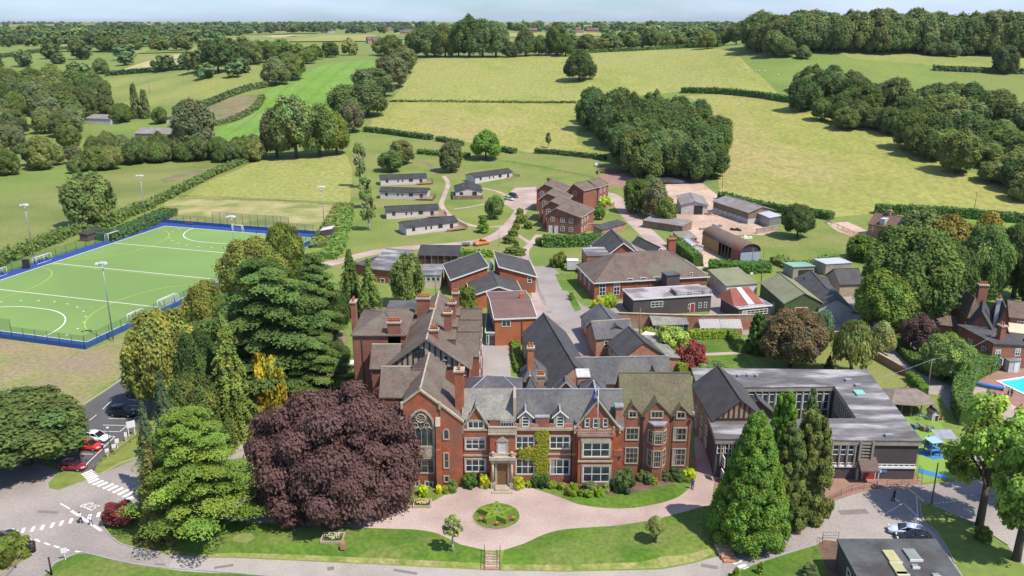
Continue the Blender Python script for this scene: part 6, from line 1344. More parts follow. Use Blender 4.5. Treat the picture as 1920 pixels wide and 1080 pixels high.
def crown_cedar(name, nleaf, size, seed=1, layers=9, cone=False):
    g = np.random.default_rng(seed); P = []; Nn = []; K = []; kk = 0; core = []
    for t in range(layers*6):
        z = .12+.85*((t+.5)/(layers*6))+g.normal(0, .012); R0 = ((1-(z/1.05)**2.0)**.62 if not cone else (1.04-z)**.72*1.12)*(1+g.normal(0, .17)); th = t*2.39996; r0 = R0*g.uniform(.55, .82)
        pw_ = .30*g.uniform(.7, 1.2)*(.5+.5*R0); m = int(nleaf/(layers*6)); q = g.normal(0, 1, (m, 2)); q = q/np.maximum(1, np.linalg.norm(q, axis=1, keepdims=True))*g.uniform(.2, 1, (m, 1))
        ex_ = q[:, 0]*pw_*1.5; lat = q[:, 1]*pw_
        x = r0+ex_; zz = z+.02-.09*(ex_/pw_*.35)**2-.05*abs(lat/pw_)**2*.5+g.normal(0, .006, m)
        P.append(np.stack([x*np.cos(th)-lat*np.sin(th), x*np.sin(th)+lat*np.cos(th), zz], 1)); Nn.append(np.tile([[.25*np.cos(th), .25*np.sin(th), 1]], (m, 1))); K.append(np.full(m, kk)); kk += 1
        core.append(((r0*.9*math.cos(th), r0*.9*math.sin(th), z-.012), (pw_*.8, pw_*.8, .012)))
    for j in range(8): core.append(((0, 0, .25+.08*j), (.42*(1-.07*j), .42*(1-.07*j), .03)))
    pos = np.vstack(P); return leaf_mesh(name, pos, np.vstack(Nn), size, tints(len(pos), np.concatenate(K), .14, .05), core, .55, zs=2.3)
def crown_hang(name, nleaf, size, seed=1, n=60):       # weeping: hanging curtains
    g = np.random.default_rng(seed); P = []; Nn = []; K = []
    for i in range(n):
        th = g.uniform(0, 6.28); r = math.sqrt(g.uniform(.02, 1))*.85; zt_2 = .98-.45*r**2; L_ = g.uniform(.25, .5); m = nleaf//n
        s = g.uniform(0, 1, m); w = .10; P.append(np.stack([r*np.cos(th)+g.normal(0, w, m), r*np.sin(th)+g.normal(0, w, m), zt_2-s*L_*(.3+r)], 1)); Nn.append(np.stack([np.cos(th)+0*s, np.sin(th)+0*s, .5+0*s], 1)); K.append(np.full(m, i))
    pos = np.vstack(P); pos[:, 2] = np.clip(pos[:, 2], .03, 1); up = np.tile(np.array([[0, 0, 1.]]), (len(pos), 1))
    return leaf_mesh(name, pos, np.vstack(Nn), size, tints(len(pos), np.concatenate(K), .22), [((0, 0, .55), (.55, .55, .3))], 2.2, up, zs=2.0)
def trunk_mesh(name, r=.035, h=.6, limbs=5, seed=1, m='bark', spread=.45):
    g = random.Random(seed); b = MB(); b.cyl((0, 0, -.03), (0, 0, h*.45), r*1.35, r, 9).cyl((0, 0, h*.45), (.01, .01, h), r, r*.55, 8)
    for i in range(limbs):
        a = 6.283*i/limbs+g.uniform(-.4, .4); z0 = h*g.uniform(.4, .8); rr = spread*g.uniform(.7, 1.1)
        m1_ = (rr*.5*math.cos(a), rr*.5*math.sin(a), z0+.12); b.cyl((0, 0, z0), m1_, r*.55, r*.35, 6).cyl(m1_, (rr*math.cos(a), rr*math.sin(a), z0+.28), r*.35, r*.12, 5)
    return b.mesh(name, M[m])
CR = {
 'oak': [crown_broad('crown', 90, 34000, .026, 'round', .25, 21+i) for i in range(2)],
 'mid': [crown_broad('crown', 48, 9000, .042, s, .29, 31+i) for i, s in enumerate(('round', 'tall', 'egg', 'round'))],
 'far': [crown_broad('crown', 24, 2200, .08, s, .36, 41+i) for i, s in enumerate(('round', 'tall', 'egg'))],
 'dome': [crown_broad('crown', 200, 120000, .0105, 'dome', .18, 51, 1.7, .07, .02)],
 'bush': [crown_broad('crown', 22, 5000, .05, 'dome', .34, 61+i) for i in range(2)],
 'loose': [crown_loose('crown', 60, 15000, .030, 71+i) for i in range(2)],
 'birch': [crown_loose('crown', 34, 4200, .055, 75+i) for i in range(2)],
 'spruce': [crown_conifer('crown', 17000, .030, .75, 20, 81, .55)],
 'spruce_mid': [crown_conifer('crown', 6000, .055, .8, 16, 85, .3)],
 'cedar': [crown_cedar('crown', 52000, .019, 91, 13, True), crown_cedar('crown', 34000, .024, 92, 10)],
 'thuja': [crown_cone_lobes('crown', 60000, .018, 95, 1.0, 460, .78)],
 'column': [crown_cone_lobes('crown', 14000, .036, 96, .95, 130, .42)],
 'hang': [crown_hang('crown', 9000, .03, 99)],
 'topiary': [crown_cone_lobes('crown', 4000, .05, 97, 1.0, 60, .4)],
}
TR = {'b': trunk_mesh('trunk'), 'p': trunk_mesh('trunk', .03, .75, 4, 3, 'palebark', .3), 's': trunk_mesh('trunk', .04, .9, 0, 4), 'l': trunk_mesh('trunk', .03, .7, 9, 8, 'bark', .27), 'x': trunk_mesh('trunk', .05, .35, 3, 5, 'bark', .3), 'd': trunk_mesh('trunk', .07, .6, 5, 6, 'bark', .5)}
TCOL = {'green': (.075, .105, .022), 'dark': (.04, .068, .02), 'lime': (.105, .13, .032), 'blue': (.055, .085, .045), 'olive': (.09, .10, .032), 'bright': (.10, .165, .018), 'purple': (.066, .040, .040),
        'maroon': (.085, .022, .025), 'gold': (.32, .27, .02), 'grey': (.105, .125, .055), 'brown': (.075, .065, .035), 'yew': (.05, .075, .02), 'cedar': (.09, .15, .028), 'cedardark': (.06, .098, .028)}
TB = 2.2
rt_ = random.Random(77)
def tree(name, label, kind, col, loc, R_, h, cat='tree', group=None, trunk='b', v=None, clear=0.0, jit=.12, rz=None):
    root = empty(name, label, cat, loc, rt_.uniform(0, 6.28) if rz is None else rz, group)
    c = bpy.data.objects.new('crown', CR[kind][v if v is not None else rt_.randrange(len(CR[kind]))]); link(c, root); hh = h*(1-clear)
    c.scale = (R_, R_, hh); c.location = (0, 0, h*clear); k = TCOL[col] if isinstance(col, str) else col; j = 1+rt_.uniform(-jit, jit); w = 1+rt_.uniform(-jit, jit)*.6
    c.color = (min(1, k[0]*j*w*TB*1.12), min(1, k[1]*j*TB), min(1, k[2]*j*TB*.9), 1)
    if trunk: t = bpy.data.objects.new('trunk', TR[trunk]); link(t, root); t.scale = (h*.75, h*.75, h); 
    return root
def T(label, kind, col, xc, yb, w, yt, name='tree', cat='tree', group=None, trunk='b', clear=0.06, **k):
    """crown centre column, foot row, crown width and top row, all read off the photograph"""
    p = G(xc, yb); R_ = w/2*mpp(p)
    if kind in ('oak', 'mid', 'far', 'dome') and w > 30: y2 = p.y+R_*(.85 if kind == 'dome' else .5); p = Vector((p.x*y2/p.y, y2, tz(p.x*y2/p.y, y2))); R_ = w/2*mpp(p)
    zt_2 = ztop(yt, p.y + R_*.25); h = max(1.0, zt_2-p.z)
    return tree(name, label, kind, col, p, R_, h, cat, group, trunk, clear=clear, **k)
# --- near trees, one by one
T('big spreading oak over the parked cars in the lower left', 'oak', (.062, .092, .028), 58, 900, 245, 732, 'oak_tree', trunk='d', clear=.06)
T('second dark green tree at the left picture edge under the oak', 'oak', 'dark', -60, 935, 170, 760, 'oak_tree', clear=.15)
T('small maroon maple on the lawn corner by the crossing', 'bush', 'maroon', 228, 980, 62, 940, 'maple_tree', trunk='x', clear=.2)
T('bright green layered cedar standing at the front of the left grove', 'cedar', 'cedar', 374, 995, 205, 752, 'cedar_tree', trunk='s', v=0, clear=.04)
T('pale drooping conifer left of the bright green cedar', 'spruce', 'olive', 300, 1005, 80, 818, 'conifer_tree', trunk='s', clear=0)
T('blue green slim conifer behind the pale drooping one', 'spruce', 'blue', 288, 925, 60, 745, 'conifer_tree', trunk='s', clear=0)
T('dark slim conifer rising by the car park edge', 'spruce', 'blue', 322, 880, 66, 690, 'conifer_tree', trunk='s', clear=0)
T('large yellowish lime tree between the pitch and the car park', 'oak', 'lime', 318, 790, 138, 582, 'lime_tree', clear=.08)
T('yellow green lime tree beside the pitch corner behind the larger lime', 'oak', 'lime', 398, 690, 84, 528, 'lime_tree', clear=.08)
T('tall drooping conifer in the middle of the left grove', 'spruce', (.085, .125, .03), 440, 812, 100, 580, 'conifer_tree', trunk='s', clear=0)
T('huge dark cedar with flat tiers towering over the left grove', 'cedar', 'cedardark', 512, 740, 205, 478, 'cedar_tree', trunk='s', v=1, clear=.05)
T('tall pale topped tree at the far end of the left grove', 'oak', 'lime', 482, 610, 128, 448, 'lime_tree', clear=.08)
T('round mid green tree rising at the back of the left grove', 'oak', 'green', 540, 560, 78, 420, 'tree', clear=.1)
T('dark cedar at the back right of the left grove', 'cedar', 'cedardark', 596, 640, 110, 468, 'cedar_tree', trunk='s', v=0, clear=.03)
T('low spreading cedar in front of the left brick wing', 'cedar', 'cedardark', 592, 745, 125, 618, 'cedar_tree', trunk='s', v=1, clear=0)
T('golden yellow cypress beside the dark cedar trunk', 'bush', (.19, .17, .018), 508, 775, 60, 662, 'golden_cypress', trunk='s', clear=0)
T('second smaller golden cypress behind the first', 'bush', (.17, .16, .02), 484, 740, 40, 662, 'golden_cypress', trunk='s', clear=0)
T('dark laurel mass behind the golden cypress', 'oak', 'dark', 552, 700, 90, 590, 'laurel', clear=0)
T('dark bushy evergreen against the left end of the brick wing', 'oak', 'dark', 628, 640, 60, 540, 'laurel', clear=0)
T('dark green conifer left of the weathered roof classroom', 'spruce', (.06, .10, .025), 660, 590, 62, 462, 'conifer_tree', trunk='s', clear=0)
T('second conifer just right of the first by the weathered roof', 'spruce', (.07, .115, .03), 695, 600, 62, 480, 'conifer_tree', trunk='s', clear=0)
T('mid green tree in front of the cream classroom', 'mid', (.085, .12, .035), 765, 580, 60, 476, 'tree', clear=.05)
T('dark laurel against the shaded end of the left brick wing', 'oak', 'yew', 636, 700, 48, 640, 'laurel', clear=0)
T('dark shrub mass between low cedar and copper beech', 'oak', 'dark', 600, 765, 60, 722, 'laurel', clear=0)
T('round bush behind the tall chimneys of the brick wing', 'bush', 'green', 876, 585, 42, 536, 'bush', 'bush', trunk=None, clear=0)
T('dark filler evergreen inside the left grove beside the drooping conifer', 'oak', 'dark', 388, 800, 90, 620, 'evergreen_tree', clear=0)
T('dark evergreen low in the left grove behind the bright cedar', 'oak', 'yew', 372, 850, 100, 700, 'evergreen_tree', clear=0)
T('dark evergreen behind the huge cedar trunk', 'oak', 'dark', 455, 700, 100, 560, 'evergreen_tree', clear=0)
T('small yew beside the brick hut and cedar', 'bush', 'yew', 415, 850, 60, 790, 'yew_bush', 'bush', trunk=None, clear=0)
T('enormous copper beech with purple crown sweeping to the lawn', 'dome', 'purple', 634, 1000, 336, 722, 'copper_beech', trunk='d', clear=0, jit=0, rz=.4)
T('massive bright green thuja right of the pink drive', 'thuja', (.078, .135, .022), 1402, 1008, 160, 762, 'thuja_tree', trunk='s', clear=0)
T('narrow bright green conifer behind the massive thuja', 'column', (.070, .135, .018), 1457, 925, 70, 728, 'conifer_tree', trunk='s', clear=0)
T('narrow dark drooping conifer in front of the flat classroom block', 'spruce', (.06, .095, .03), 1505, 915, 72, 720, 'conifer_tree', trunk='s', clear=0)
T('broad olive conifer at the right end of the conifer group', 'column', (.075, .10, .028), 1508, 965, 100, 762, 'conifer_tree', trunk='s', clear=0)
T('grey green conifer between thuja and broad olive conifer', 'column', (.06, .09, .026), 1468, 985, 84, 790, 'conifer_tree', trunk='s', clear=0)
T('small grey shrub under the conifer group by the road', 'bush', 'grey', 1478, 985, 46, 955, 'shrub', 'shrub', trunk=None, clear=0)
T('large airy ash tree leaning over the road in the lower right', 'loose', (.12, .185, .035), 1836, 985, 175, 732, 'ash_tree', trunk='l', clear=.12, v=0)
T('second ash tree cut by the right picture edge', 'loose', (.11, .175, .035), 1905, 1050, 150, 790, 'ash_tree', trunk='l', clear=.12, v=1)
T('third ash crown at the right edge near the pool', 'loose', (.12, .18, .04), 1925, 940, 130, 745, 'ash_tree', trunk='l', clear=.1, v=0)
T('ivy bush at the foot of the large ash tree', 'bush', 'green', 1842, 1012, 32, 984, 'bush', 'bush', trunk=None, clear=0)
T('small pale trunk tree with sparse leaves on the front lawn', 'birch', (.11, .15, .05), 849, 1034, 48, 965, 'young_tree', trunk='p', clear=.35)
T('small round headed tree on the right front lawn', 'mid', (.10, .13, .04), 1229, 1023, 40, 966, 'young_tree', trunk='x', clear=.42)
T('small pointed topiary at the bottom edge by the road', 'topiary', 'bright', 1380, 1082, 16, 1062, 'topiary', 'topiary', trunk=None, clear=0)
T('small pointed topiary on the kerb by the lower right lawn', 'topiary', 'bright', 1426, 1074, 16, 1052, 'topiary', 'topiary', trunk=None, clear=0)
T('blue green bush on the lower right lawn', 'bush', 'blue', 1517, 1080, 32, 1058, 'shrub', 'shrub', trunk=None, clear=0)
T('big bush by the fence in the bottom left corner', 'bush', 'green', 28, 1040, 52, 1000, 'bush', 'bush', trunk=None, clear=0)
T('second bush at the bottom left corner edge', 'bush', 'green', -5, 1060, 50, 1015, 'bush', 'bush', trunk=None, clear=0)
# right middle
T('dark bronze leaved maple above the flat classroom block', 'oak', 'brown', 1480, 700, 128, 578, 'bronze_maple', clear=.03)
T('dark green upright cypress left of the bronze maple', 'column', (.045, .085, .018), 1418, 662, 44, 584, 'cypress_tree', trunk='s', clear=0)
T('blue green tree behind the bronze maple', 'mid', 'blue', 1532, 665, 52, 582, 'tree', clear=0)
T('weeping willow with pale streaked foliage', 'hang', (.10, .13, .04), 1594, 705, 78, 598, 'willow_tree', clear=0)
T('pale green tree right of the weeping willow', 'mid', (.12, .15, .06), 1650, 672, 54, 600, 'tree', clear=.05)
T('small dark conifer in front of the weeping willow', 'spruce_mid', 'dark', 1553, 698, 24, 665, 'conifer_tree', trunk='s', clear=0)
T('dark purple plum tree at the lane bend', 'mid', 'purple', 1718, 670, 64, 592, 'plum_tree', clear=.08)
T('round green tree at the right of the lane bend', 'oak', (.085, .14, .04), 1768, 722, 92, 626, 'tree', clear=.04)
T('very large chestnut left of the poolside house', 'oak', (.065, .10, .025), 1690, 625, 175, 425, 'chestnut_tree', v=0, clear=.04)
T('chestnut lower crown beside the service yard', 'oak', (.075, .115, .022), 1655, 640, 120, 505, 'chestnut_tree', v=1, clear=.03)
T('tall green tree behind the poolside house', 'oak', (.075, .12, .035), 1832, 585, 96, 422, 'tree', clear=.04)
T('dark green tree between chestnut and poolside house', 'oak', 'dark', 1770, 600, 100, 455, 'tree', clear=.0)
T('very dark tree mass at the right edge above the house', 'oak', 'dark', 1898, 565, 90, 415, 'tree', clear=.0)
T('second very dark tree at the right picture edge', 'oak', 'dark', 1950, 600, 100, 440, 'tree', clear=.0)
T('golden olive tree behind the tall chestnuts', 'mid', (.13, .12, .025), 1845, 490, 60, 395, 'tree', clear=.0)
T('golden brown hedge tree beside the bright field', 'mid', (.11, .10, .025), 1775, 500, 90, 405, 'tree', clear=.0)
T('green tree right of the brown roofed farmhouse', 'mid', (.07, .105, .035), 1722, 460, 66, 388, 'tree', clear=.0)
T('dark round bush below the farmhouse fence', 'mid', (.045, .09, .015), 1615, 492, 64, 442, 'tree', clear=.0)
T('solitary dark round tree in the farm paddock', 'oak', (.045, .07, .022), 1494, 450, 66, 382, 'tree', clear=.05)
T('purple leaved shrub in the walled garden', 'bush', (.13, .035, .035), 1297, 688, 54, 640, 'smoke_bush', 'shrub', trunk=None, clear=0)
T('large light green shrub in the walled garden', 'bush', (.15, .20, .045), 1258, 662, 66, 610, 'shrub', 'shrub', trunk=None, clear=0)
T('low spreading green juniper beside the classroom block roof', 'bush', (.075, .11, .035), 1335, 700, 64, 678, 'juniper', 'shrub', trunk=None, clear=0)
T('yellow green bush left of the assembly hall corner', 'bush', (.20, .25, .02), 1123, 578, 24, 556, 'bush', 'bush', trunk=None, clear=0)
T('round green bush at the assembly hall corner', 'bush', (.14, .20, .02), 1143, 575, 28, 550, 'bush', 'bush', trunk=None, clear=0)
T('bright lime green bush in the brick planter', 'bush', (.19, .30, .015), 1134, 388, 26, 368, 'bush', 'bush', trunk=None, clear=0)
T('leafy tree beside the accommodation terrace', 'mid', (.07, .13, .02), 1124, 412, 22, 385, 'tree', clear=0)
for i, (x, yb, w, yt, c) in enumerate(((1192, 402, 56, 338, (.055, .085, .02)), (1228, 412, 56, 335, (.08, .09, .045)), (1248, 425, 40, 372, (.085, .12, .03)), (1222, 385, 50, 330, (.06, .09, .025)))):
    T(('dark bushy tree at the left of the lane side thicket', 'grey green spreading tree in the lane side thicket', 'light green lower tree at the right of the lane thicket', 'tree at the back of the lane side thicket')[i], 'mid', c, x, yb, w, yt, clear=0)
for i, (x, yb, w, yt, kind, c, lb) in enumerate((
    (676, 352, 34, 268, 'birch', (.09, .13, .045), 'tall birch left of the timber lodges, furthest back'), (686, 390, 38, 330, 'birch', (.11, .15, .04), 'middle birch left of the timber lodges'), (692, 432, 40, 362, 'birch', (.12, .155, .05), 'nearest birch left of the timber lodges'),
    (755, 310, 48, 264, 'mid', (.095, .11, .04), 'olive round tree behind the timber lodges'), (733, 324, 50, 282, 'mid', (.05, .085, .025), 'dark round tree just behind the left lodges'), (846, 325, 50, 268, 'mid', (.08, .10, .04), 'grey green tree beside the dirt path'),
    (911, 302, 62, 242, 'mid', (.075, .13, .025), 'bright green leafy tree on the hedge line'), (927, 412, 38, 366, 'mid', (.07, .11, .03), 'round tree on the grass between lodges and car park'), (906, 436, 24, 404, 'topiary', (.08, .14, .02), 'clipped oval bush nearest the campus road'),
    (1028, 277, 14, 248, 'birch', (.06, .10, .03), 'tiny sapling alone in the hay field'), (1071, 562, 10, 548, 'bush', (.10, .15, .03), 'tiny round tree on the lane island'))):
    T(lb, kind, c, x, yb, w, yt, clear=.05 if kind != 'birch' else .15, trunk='p' if kind == 'birch' else 'b')
for i, (x, yb, w, h_) in enumerate(((977, 418, 22, 18), (990, 428, 18, 14), (967, 430, 16, 12), (962, 442, 20, 13), (954, 456, 22, 15), (968, 462, 10, 12), (1010, 460, 14, 16), (1048, 500, 30, 28), (965, 475, 40, 12), (975, 402, 14, 12))):
    T('small green shrub on the grass slope beside the campus path', 'bush', 'green', x, yb, w, yb-h_, 'shrub', 'shrub', group='shrubs on the campus slope', trunk=None, clear=0)
# front border shrubs
BS = [((882, 913, 28, 885), (.05, .11, .02), 'big round clipped dark green ball left of the porch'), ((908, 912, 21, 888), (.22, .24, .015), 'yellow clipped ball nearest the porch on the left'), ((972, 914, 25, 893), (.21, .23, .015), 'yellow clipped ball just right of the porch'), ((991, 913, 11, 901), (.15, .19, .02), 'tiny yellow green ball beside the right yellow one'),
 ((1003, 913, 15, 892), (.03, .07, .02), 'dark green clipped dome left of the ivy foot'), ((1019, 913, 21, 890), (.03, .075, .02), 'dark green clipped dome under the ivy'), ((1037, 914, 17, 902), (.12, .16, .02), 'low light ball right of the ivy foot'), ((1054, 917, 17, 905), (.12, .15, .025), 'low light ball second right of the ivy'),
 ((1074, 927, 24, 906), (.10, .15, .015), 'square clipped green bush before the flag bay'), ((1107, 922, 30, 902), (.085, .10, .04), 'broad grey green dome under the flag bay window'), ((1136, 922, 16, 904), (.13, .17, .06), 'pale upright shrub under the flag bay window'), ((1089, 929, 12, 918), (.10, .15, .02), 'small green ball in front of the square bush'),
 ((1103, 930, 19, 919), (.11, .17, .015), 'low oval bright bush at the lawn edge'), ((1125, 930, 17, 914), (.12, .20, .015), 'bright leafy bush at the lawn edge'), ((1170, 920, 40, 877), (.055, .09, .03), 'tallest rounded green bush before the tudor range'), ((1184, 885, 18, 862), (.16, .20, .02), 'yellow green leafy shrub against the tudor wall'),
 ((1203, 900, 20, 882), (.08, .11, .03), 'leafy shrub left of the tudor bay'), ((1216, 905, 19, 885), (.06, .09, .035), 'grey round shrub under the tudor bay'), ((1227, 907, 13, 897), (.13, .17, .02), 'tiny bright shrub before the tudor bay'), ((1246, 898, 19, 879), (.05, .085, .03), 'round shrub right of the tudor bay'),
 ((1266, 898, 24, 877), (.05, .08, .03), 'large round shrub near the tudor corner'), ((1277, 902, 18, 888), (.06, .10, .03), 'green shrub in front of the large round one'), ((1292, 898, 26, 877), (.19, .24, .015), 'bright yellow shrub at the end of the tudor range'),
 ((793, 928, 19, 908), (.20, .27, .01), 'lime yellow ball under the chapel window'), ((823, 924, 11, 908), (.36, .33, .01), 'bright yellow ball by the chapel buttress'), ((848, 921, 22, 900), (.08, .12, .03), 'green mound right of the chapel buttress'), ((838, 925, 11, 916), (.13, .18, .02), 'small light bush in front of the green mound'),
 ((921, 909, 8, 895), (.18, .21, .02), 'small yellow shrub against the porch'), ((659, 720, 26, 702), (.10, .18, .02), 'bright round bush above the copper beech')]
for (x, yb, w, yt), c, lb in BS: T(lb, 'bush', c, x, yb, w, yt, 'clipped_bush', 'bush', trunk=None, clear=0, jit=.04)
# ivy on the wall between the ground floor windows
g = np.random.default_rng(5); n = 5200; u = g.uniform(-1, 1, n); v_ = g.uniform(0, 1, n)
zt_2 = ztop(804, Ym); zb2 = .5; hw = np.where(v_ > .62, 1.0, np.where(v_ > .42, .78, 1.15)) * fx(1029, Ym, 5) * 0 + np.where(v_ > .62, 1.02, np.where(v_ > .45, 1.0, 1.2))
x_ = u*hw*.92*(.85+.18*np.sin(v_*23)); xs = x_; arm = g.uniform(0, 1, n) < .13; xs = np.where(arm, -g.uniform(.5, 3.2, n), xs); vz_ = np.where(arm, .52+.06*g.normal(0, 1, n)*.8, v_)
xm = (fx(1003, Ym, 5)+fx(1029, Ym, 5))/2
pos = np.stack([xs, -.14-.12*g.uniform(0, 1, n), zb2+vz_*(zt_2-zb2)], 1)
iv = leaf_mesh('ivy', pos, np.tile([[0, -1, .5]], (n, 1)), .15, tints(n, None, .3, .3)); io = bpy.data.objects.new('climbing_plant', iv); link(io); io.location = (xm, Ym, 0); io.color = (.30, .30, .03, 1); tag(io, 'yellow green creeper climbing the brick wall between two white windows', 'plant')
# --- woods and hedgerow trees farther off
cnt = {}
def grove(label, group, pts, kinds, cols, name='woodland_tree', **k):
    for (x, yb, w, yt) in pts: T(label, rt_.choice(kinds), rt_.choice(cols), x, yb, w, yt, name, 'tree', group=group, clear=0, **k)
mixg = [(.07, .10, .028), (.055, .088, .022), (.085, .115, .03), (.075, .105, .04), (.06, .085, .03), (.095, .12, .04)]
darkg = [(.042, .068, .020), (.05, .078, .022), (.06, .085, .025), (.048, .082, .028)]
for x, yb, w, yt, c, lb in ((520, 298, 66, 200, (.065, .085, .035), 'left tree of the big clump beside the bright field'), (556, 300, 84, 180, (.075, .11, .04), 'tallest pale green tree of the clump beside the bright field'), (600, 296, 76, 196, (.06, .09, .025), 'middle tree of the clump beside the bright field'), (632, 292, 56, 208, (.075, .105, .02), 'right tree of the clump beside the bright field'),
    (650, 226, 66, 160, (.055, .085, .025), 'left tree in the hedgerow row climbing the hill'), (690, 222, 80, 148, (.055, .085, .03), 'broad lowest tree in the hedgerow row climbing the hill'), (700, 186, 84, 130, (.075, .10, .04), 'third tree up the hedgerow row'), (735, 168, 66, 104, (.08, .105, .045), 'fourth tree up the hedgerow row'), (755, 140, 56, 88, (.08, .105, .04), 'top tree of the hedgerow row'),
    (662, 250, 46, 190, (.07, .08, .045), 'greyish tree below the hedgerow row'), (1086, 154, 66, 92, (.04, .062, .02), 'solitary dark oak in the hay field'), (517, 162, 56, 106, (.085, .105, .045), 'pale tree at the corner of the bright field'), (548, 152, 50, 104, (.07, .10, .03), 'second tree at the corner of the bright field'), (410, 138, 64, 74, (.045, .07, .022), 'large dark oak in the far left pasture'),
    (172, 432, 92, 325, (.07, .095, .03), 'large tree beyond the left side of the pitch'), (1881, 140, 52, 88, (.05, .075, .03), 'solitary round tree in the upper right pasture'), (366, 128, 22, 106, (.06, .09, .03), 'small tree beside the pale straw field'), (288, 127, 14, 112, (.05, .08, .03), 'tiny round tree in the straw field hedge'), (1326, 92, 36, 58, (.10, .13, .04), 'light green tree above the hay field'),
    (1222, 92, 34, 54, (.06, .085, .03), 'rounded tree on the hilltop hedge'), (1380, 84, 40, 46, (.06, .085, .03), 'tree left of the ridge wood on the skyline'), (957, 108, 34, 80, (.055, .08, .025), 'small dark tree at the hilltop'), (368, 300, 84, 192, (.07, .09, .045), 'tall willowy tree beside the grey barns')):
    T(lb, 'mid', c, x, yb, w, yt, 'hedgerow_tree', clear=.02)
for x, yt, lb in ((256, 155, 'taller left poplar of two by the grey barns'), (274, 166, 'shorter right poplar of two by the grey barns')): T(lb, 'column', (.085, .11, .04), x, 222, 20, yt, 'poplar_tree', trunk='s', clear=0)
# hilltop trees in the centre
grove('tall tree in the hilltop row behind the hay field', 'hilltop trees', [(800, 108, 60, 45), (835, 108, 50, 48), (815, 106, 46, 60), (880, 108, 60, 32), (905, 108, 62, 34), (930, 108, 54, 42), (780, 106, 40, 58), (985, 106, 44, 52), (1010, 104, 36, 66), (1045, 104, 46, 50), (1060, 106, 38, 66), (860, 106, 40, 60), (720, 104, 50, 70), (735, 106, 40, 66), (1022, 104, 30, 74)], ['mid'], mixg)
grove('bushy tree on the hedge above the hay field', 'hilltop hedge trees', [(1100, 98, 40, 66), (1125, 96, 40, 72), (1150, 94, 36, 70), (1178, 92, 36, 62), (1195, 92, 30, 66), (1250, 90, 36, 62), (1275, 88, 30, 66), (1300, 88, 30, 70), (1350, 86, 36, 62)], ['mid', 'far'], mixg)
# round copse
random.seed(4)
cop = []
for k in range(46):
    t = (k+.5)/46; yb = 246+98*t; lx = 1100+(yb-240)*.85; rx = 1298+min(1, (yb-246)/50)*52-(12 if yb > 330 else 0); x = lx+(rx-lx)*((k*.618) % 1)+random.uniform(-5, 5); w = random.uniform(50, 66)+.06*(yb-240); cop.append((x, yb, w, yb-random.uniform(70, 86)))
cop += [(1118, 236, 46, 164), (1108, 232, 40, 166)]
grove('dark green tree in the round copse above the farmyard', 'round copse', cop, ['mid'], darkg + [(.065, .10, .035)], 'copse_tree')
# right valley wood
vw = []
rr_ = random.Random(9)
for k in range(94):
    t = rr_.random(); s = rr_.random()
    x = 1490+470*t+rr_.uniform(-5, 15); lo = 210+max(0, (x-1490))*.41; hi = 138+max(0, x-1490)*.20
    yb = hi+24+(lo-hi-24)*s; w = rr_.uniform(46, 74)*(.75+.45*t); vw.append((x, yb, w, yb-w*rr_.uniform(.8, 1.15)))
grove('tree in the valley wood along the right hay field', 'valley wood on the right', sorted(vw, key=lambda p: p[1]), ['mid'], mixg+darkg, 'wood_tree')
rw = []
for k in range(68):
    t = rr_.random(); x = 1415+525*t; yb = 92+rr_.uniform(-6, 8)+8*t; w = rr_.uniform(52, 76); rw.append((x, yb, w, rr_.uniform(20, 36)+abs(x-1700)*.01))
rw += [(1425, 100, 46, 40), (1450, 108, 44, 58), (1475, 108, 36, 70), (1440, 96, 40, 34)]
grove('tree in the ridge wood on the right skyline', 'ridge wood on the skyline', rw, ['mid'], [(.06, .09, .032), (.075, .105, .035), (.05, .075, .026), (.085, .11, .045)], 'wood_tree')
grove('bushy tree standing out before the ridge wood', 'bushes before the ridge wood', [(1745, 104, 30, 78), (1760, 106, 34, 78), (1785, 106, 30, 76), (1810, 104, 30, 82), (1505, 110, 30, 84), (1800, 190, 30, 158)], ['mid'], mixg, 'wood_tree')
for x in (1625, 1637, 1672, 1700, 1741, 1910): T('pointed conifer tip above the ridge wood', 'spruce_mid', 'dark', x, 84, 16, 17+abs(x-1640)*.05, 'skyline_conifer', 'tree', group='skyline conifers', trunk='s', clear=0)
# left wood
lw = []
for k in range(92):
    x = rr_.uniform(-30, 480); hi = 205 if x < 200 else (250 if x < 330 else 285); lo = 345-max(0, x)*.12
    if x > 330: hi = 296; lo = 306
    if 140 < x < 350: hi = 296
    yb = rr_.uniform(min(hi, lo-4), lo); w = rr_.uniform(40, 60)*(.75 if x > 140 else 1); lw.append((x, yb, w, yb-w*rr_.uniform(.95, 1.2)))
grove('tree in the left wood behind the pitch', 'left wood', sorted(lw, key=lambda p: p[1]), ['mid'], mixg+[(.085, .105, .05)], 'wood_tree')
lw2 = [(rr_.uniform(-20, 200), rr_.uniform(172, 225), rr_.uniform(38, 54)) for _ in range(34)]
grove('tree in the left wood behind the pitch', 'left wood', [(x, y, w, y-w*rr_.uniform(1.0, 1.3)) for x, y, w in sorted(lw2, key=lambda p: p[1])], ['mid'], mixg, 'wood_tree')
grove('tree near the distant grey barns', 'trees near the grey barns', [(228, 228, 46, 192), (200, 215, 36, 180), (300, 232, 30, 200), (345, 240, 40, 195), (130, 235, 60, 175), (160, 226, 50, 165), (225, 232, 40, 198)], ['mid'], mixg, 'wood_tree')
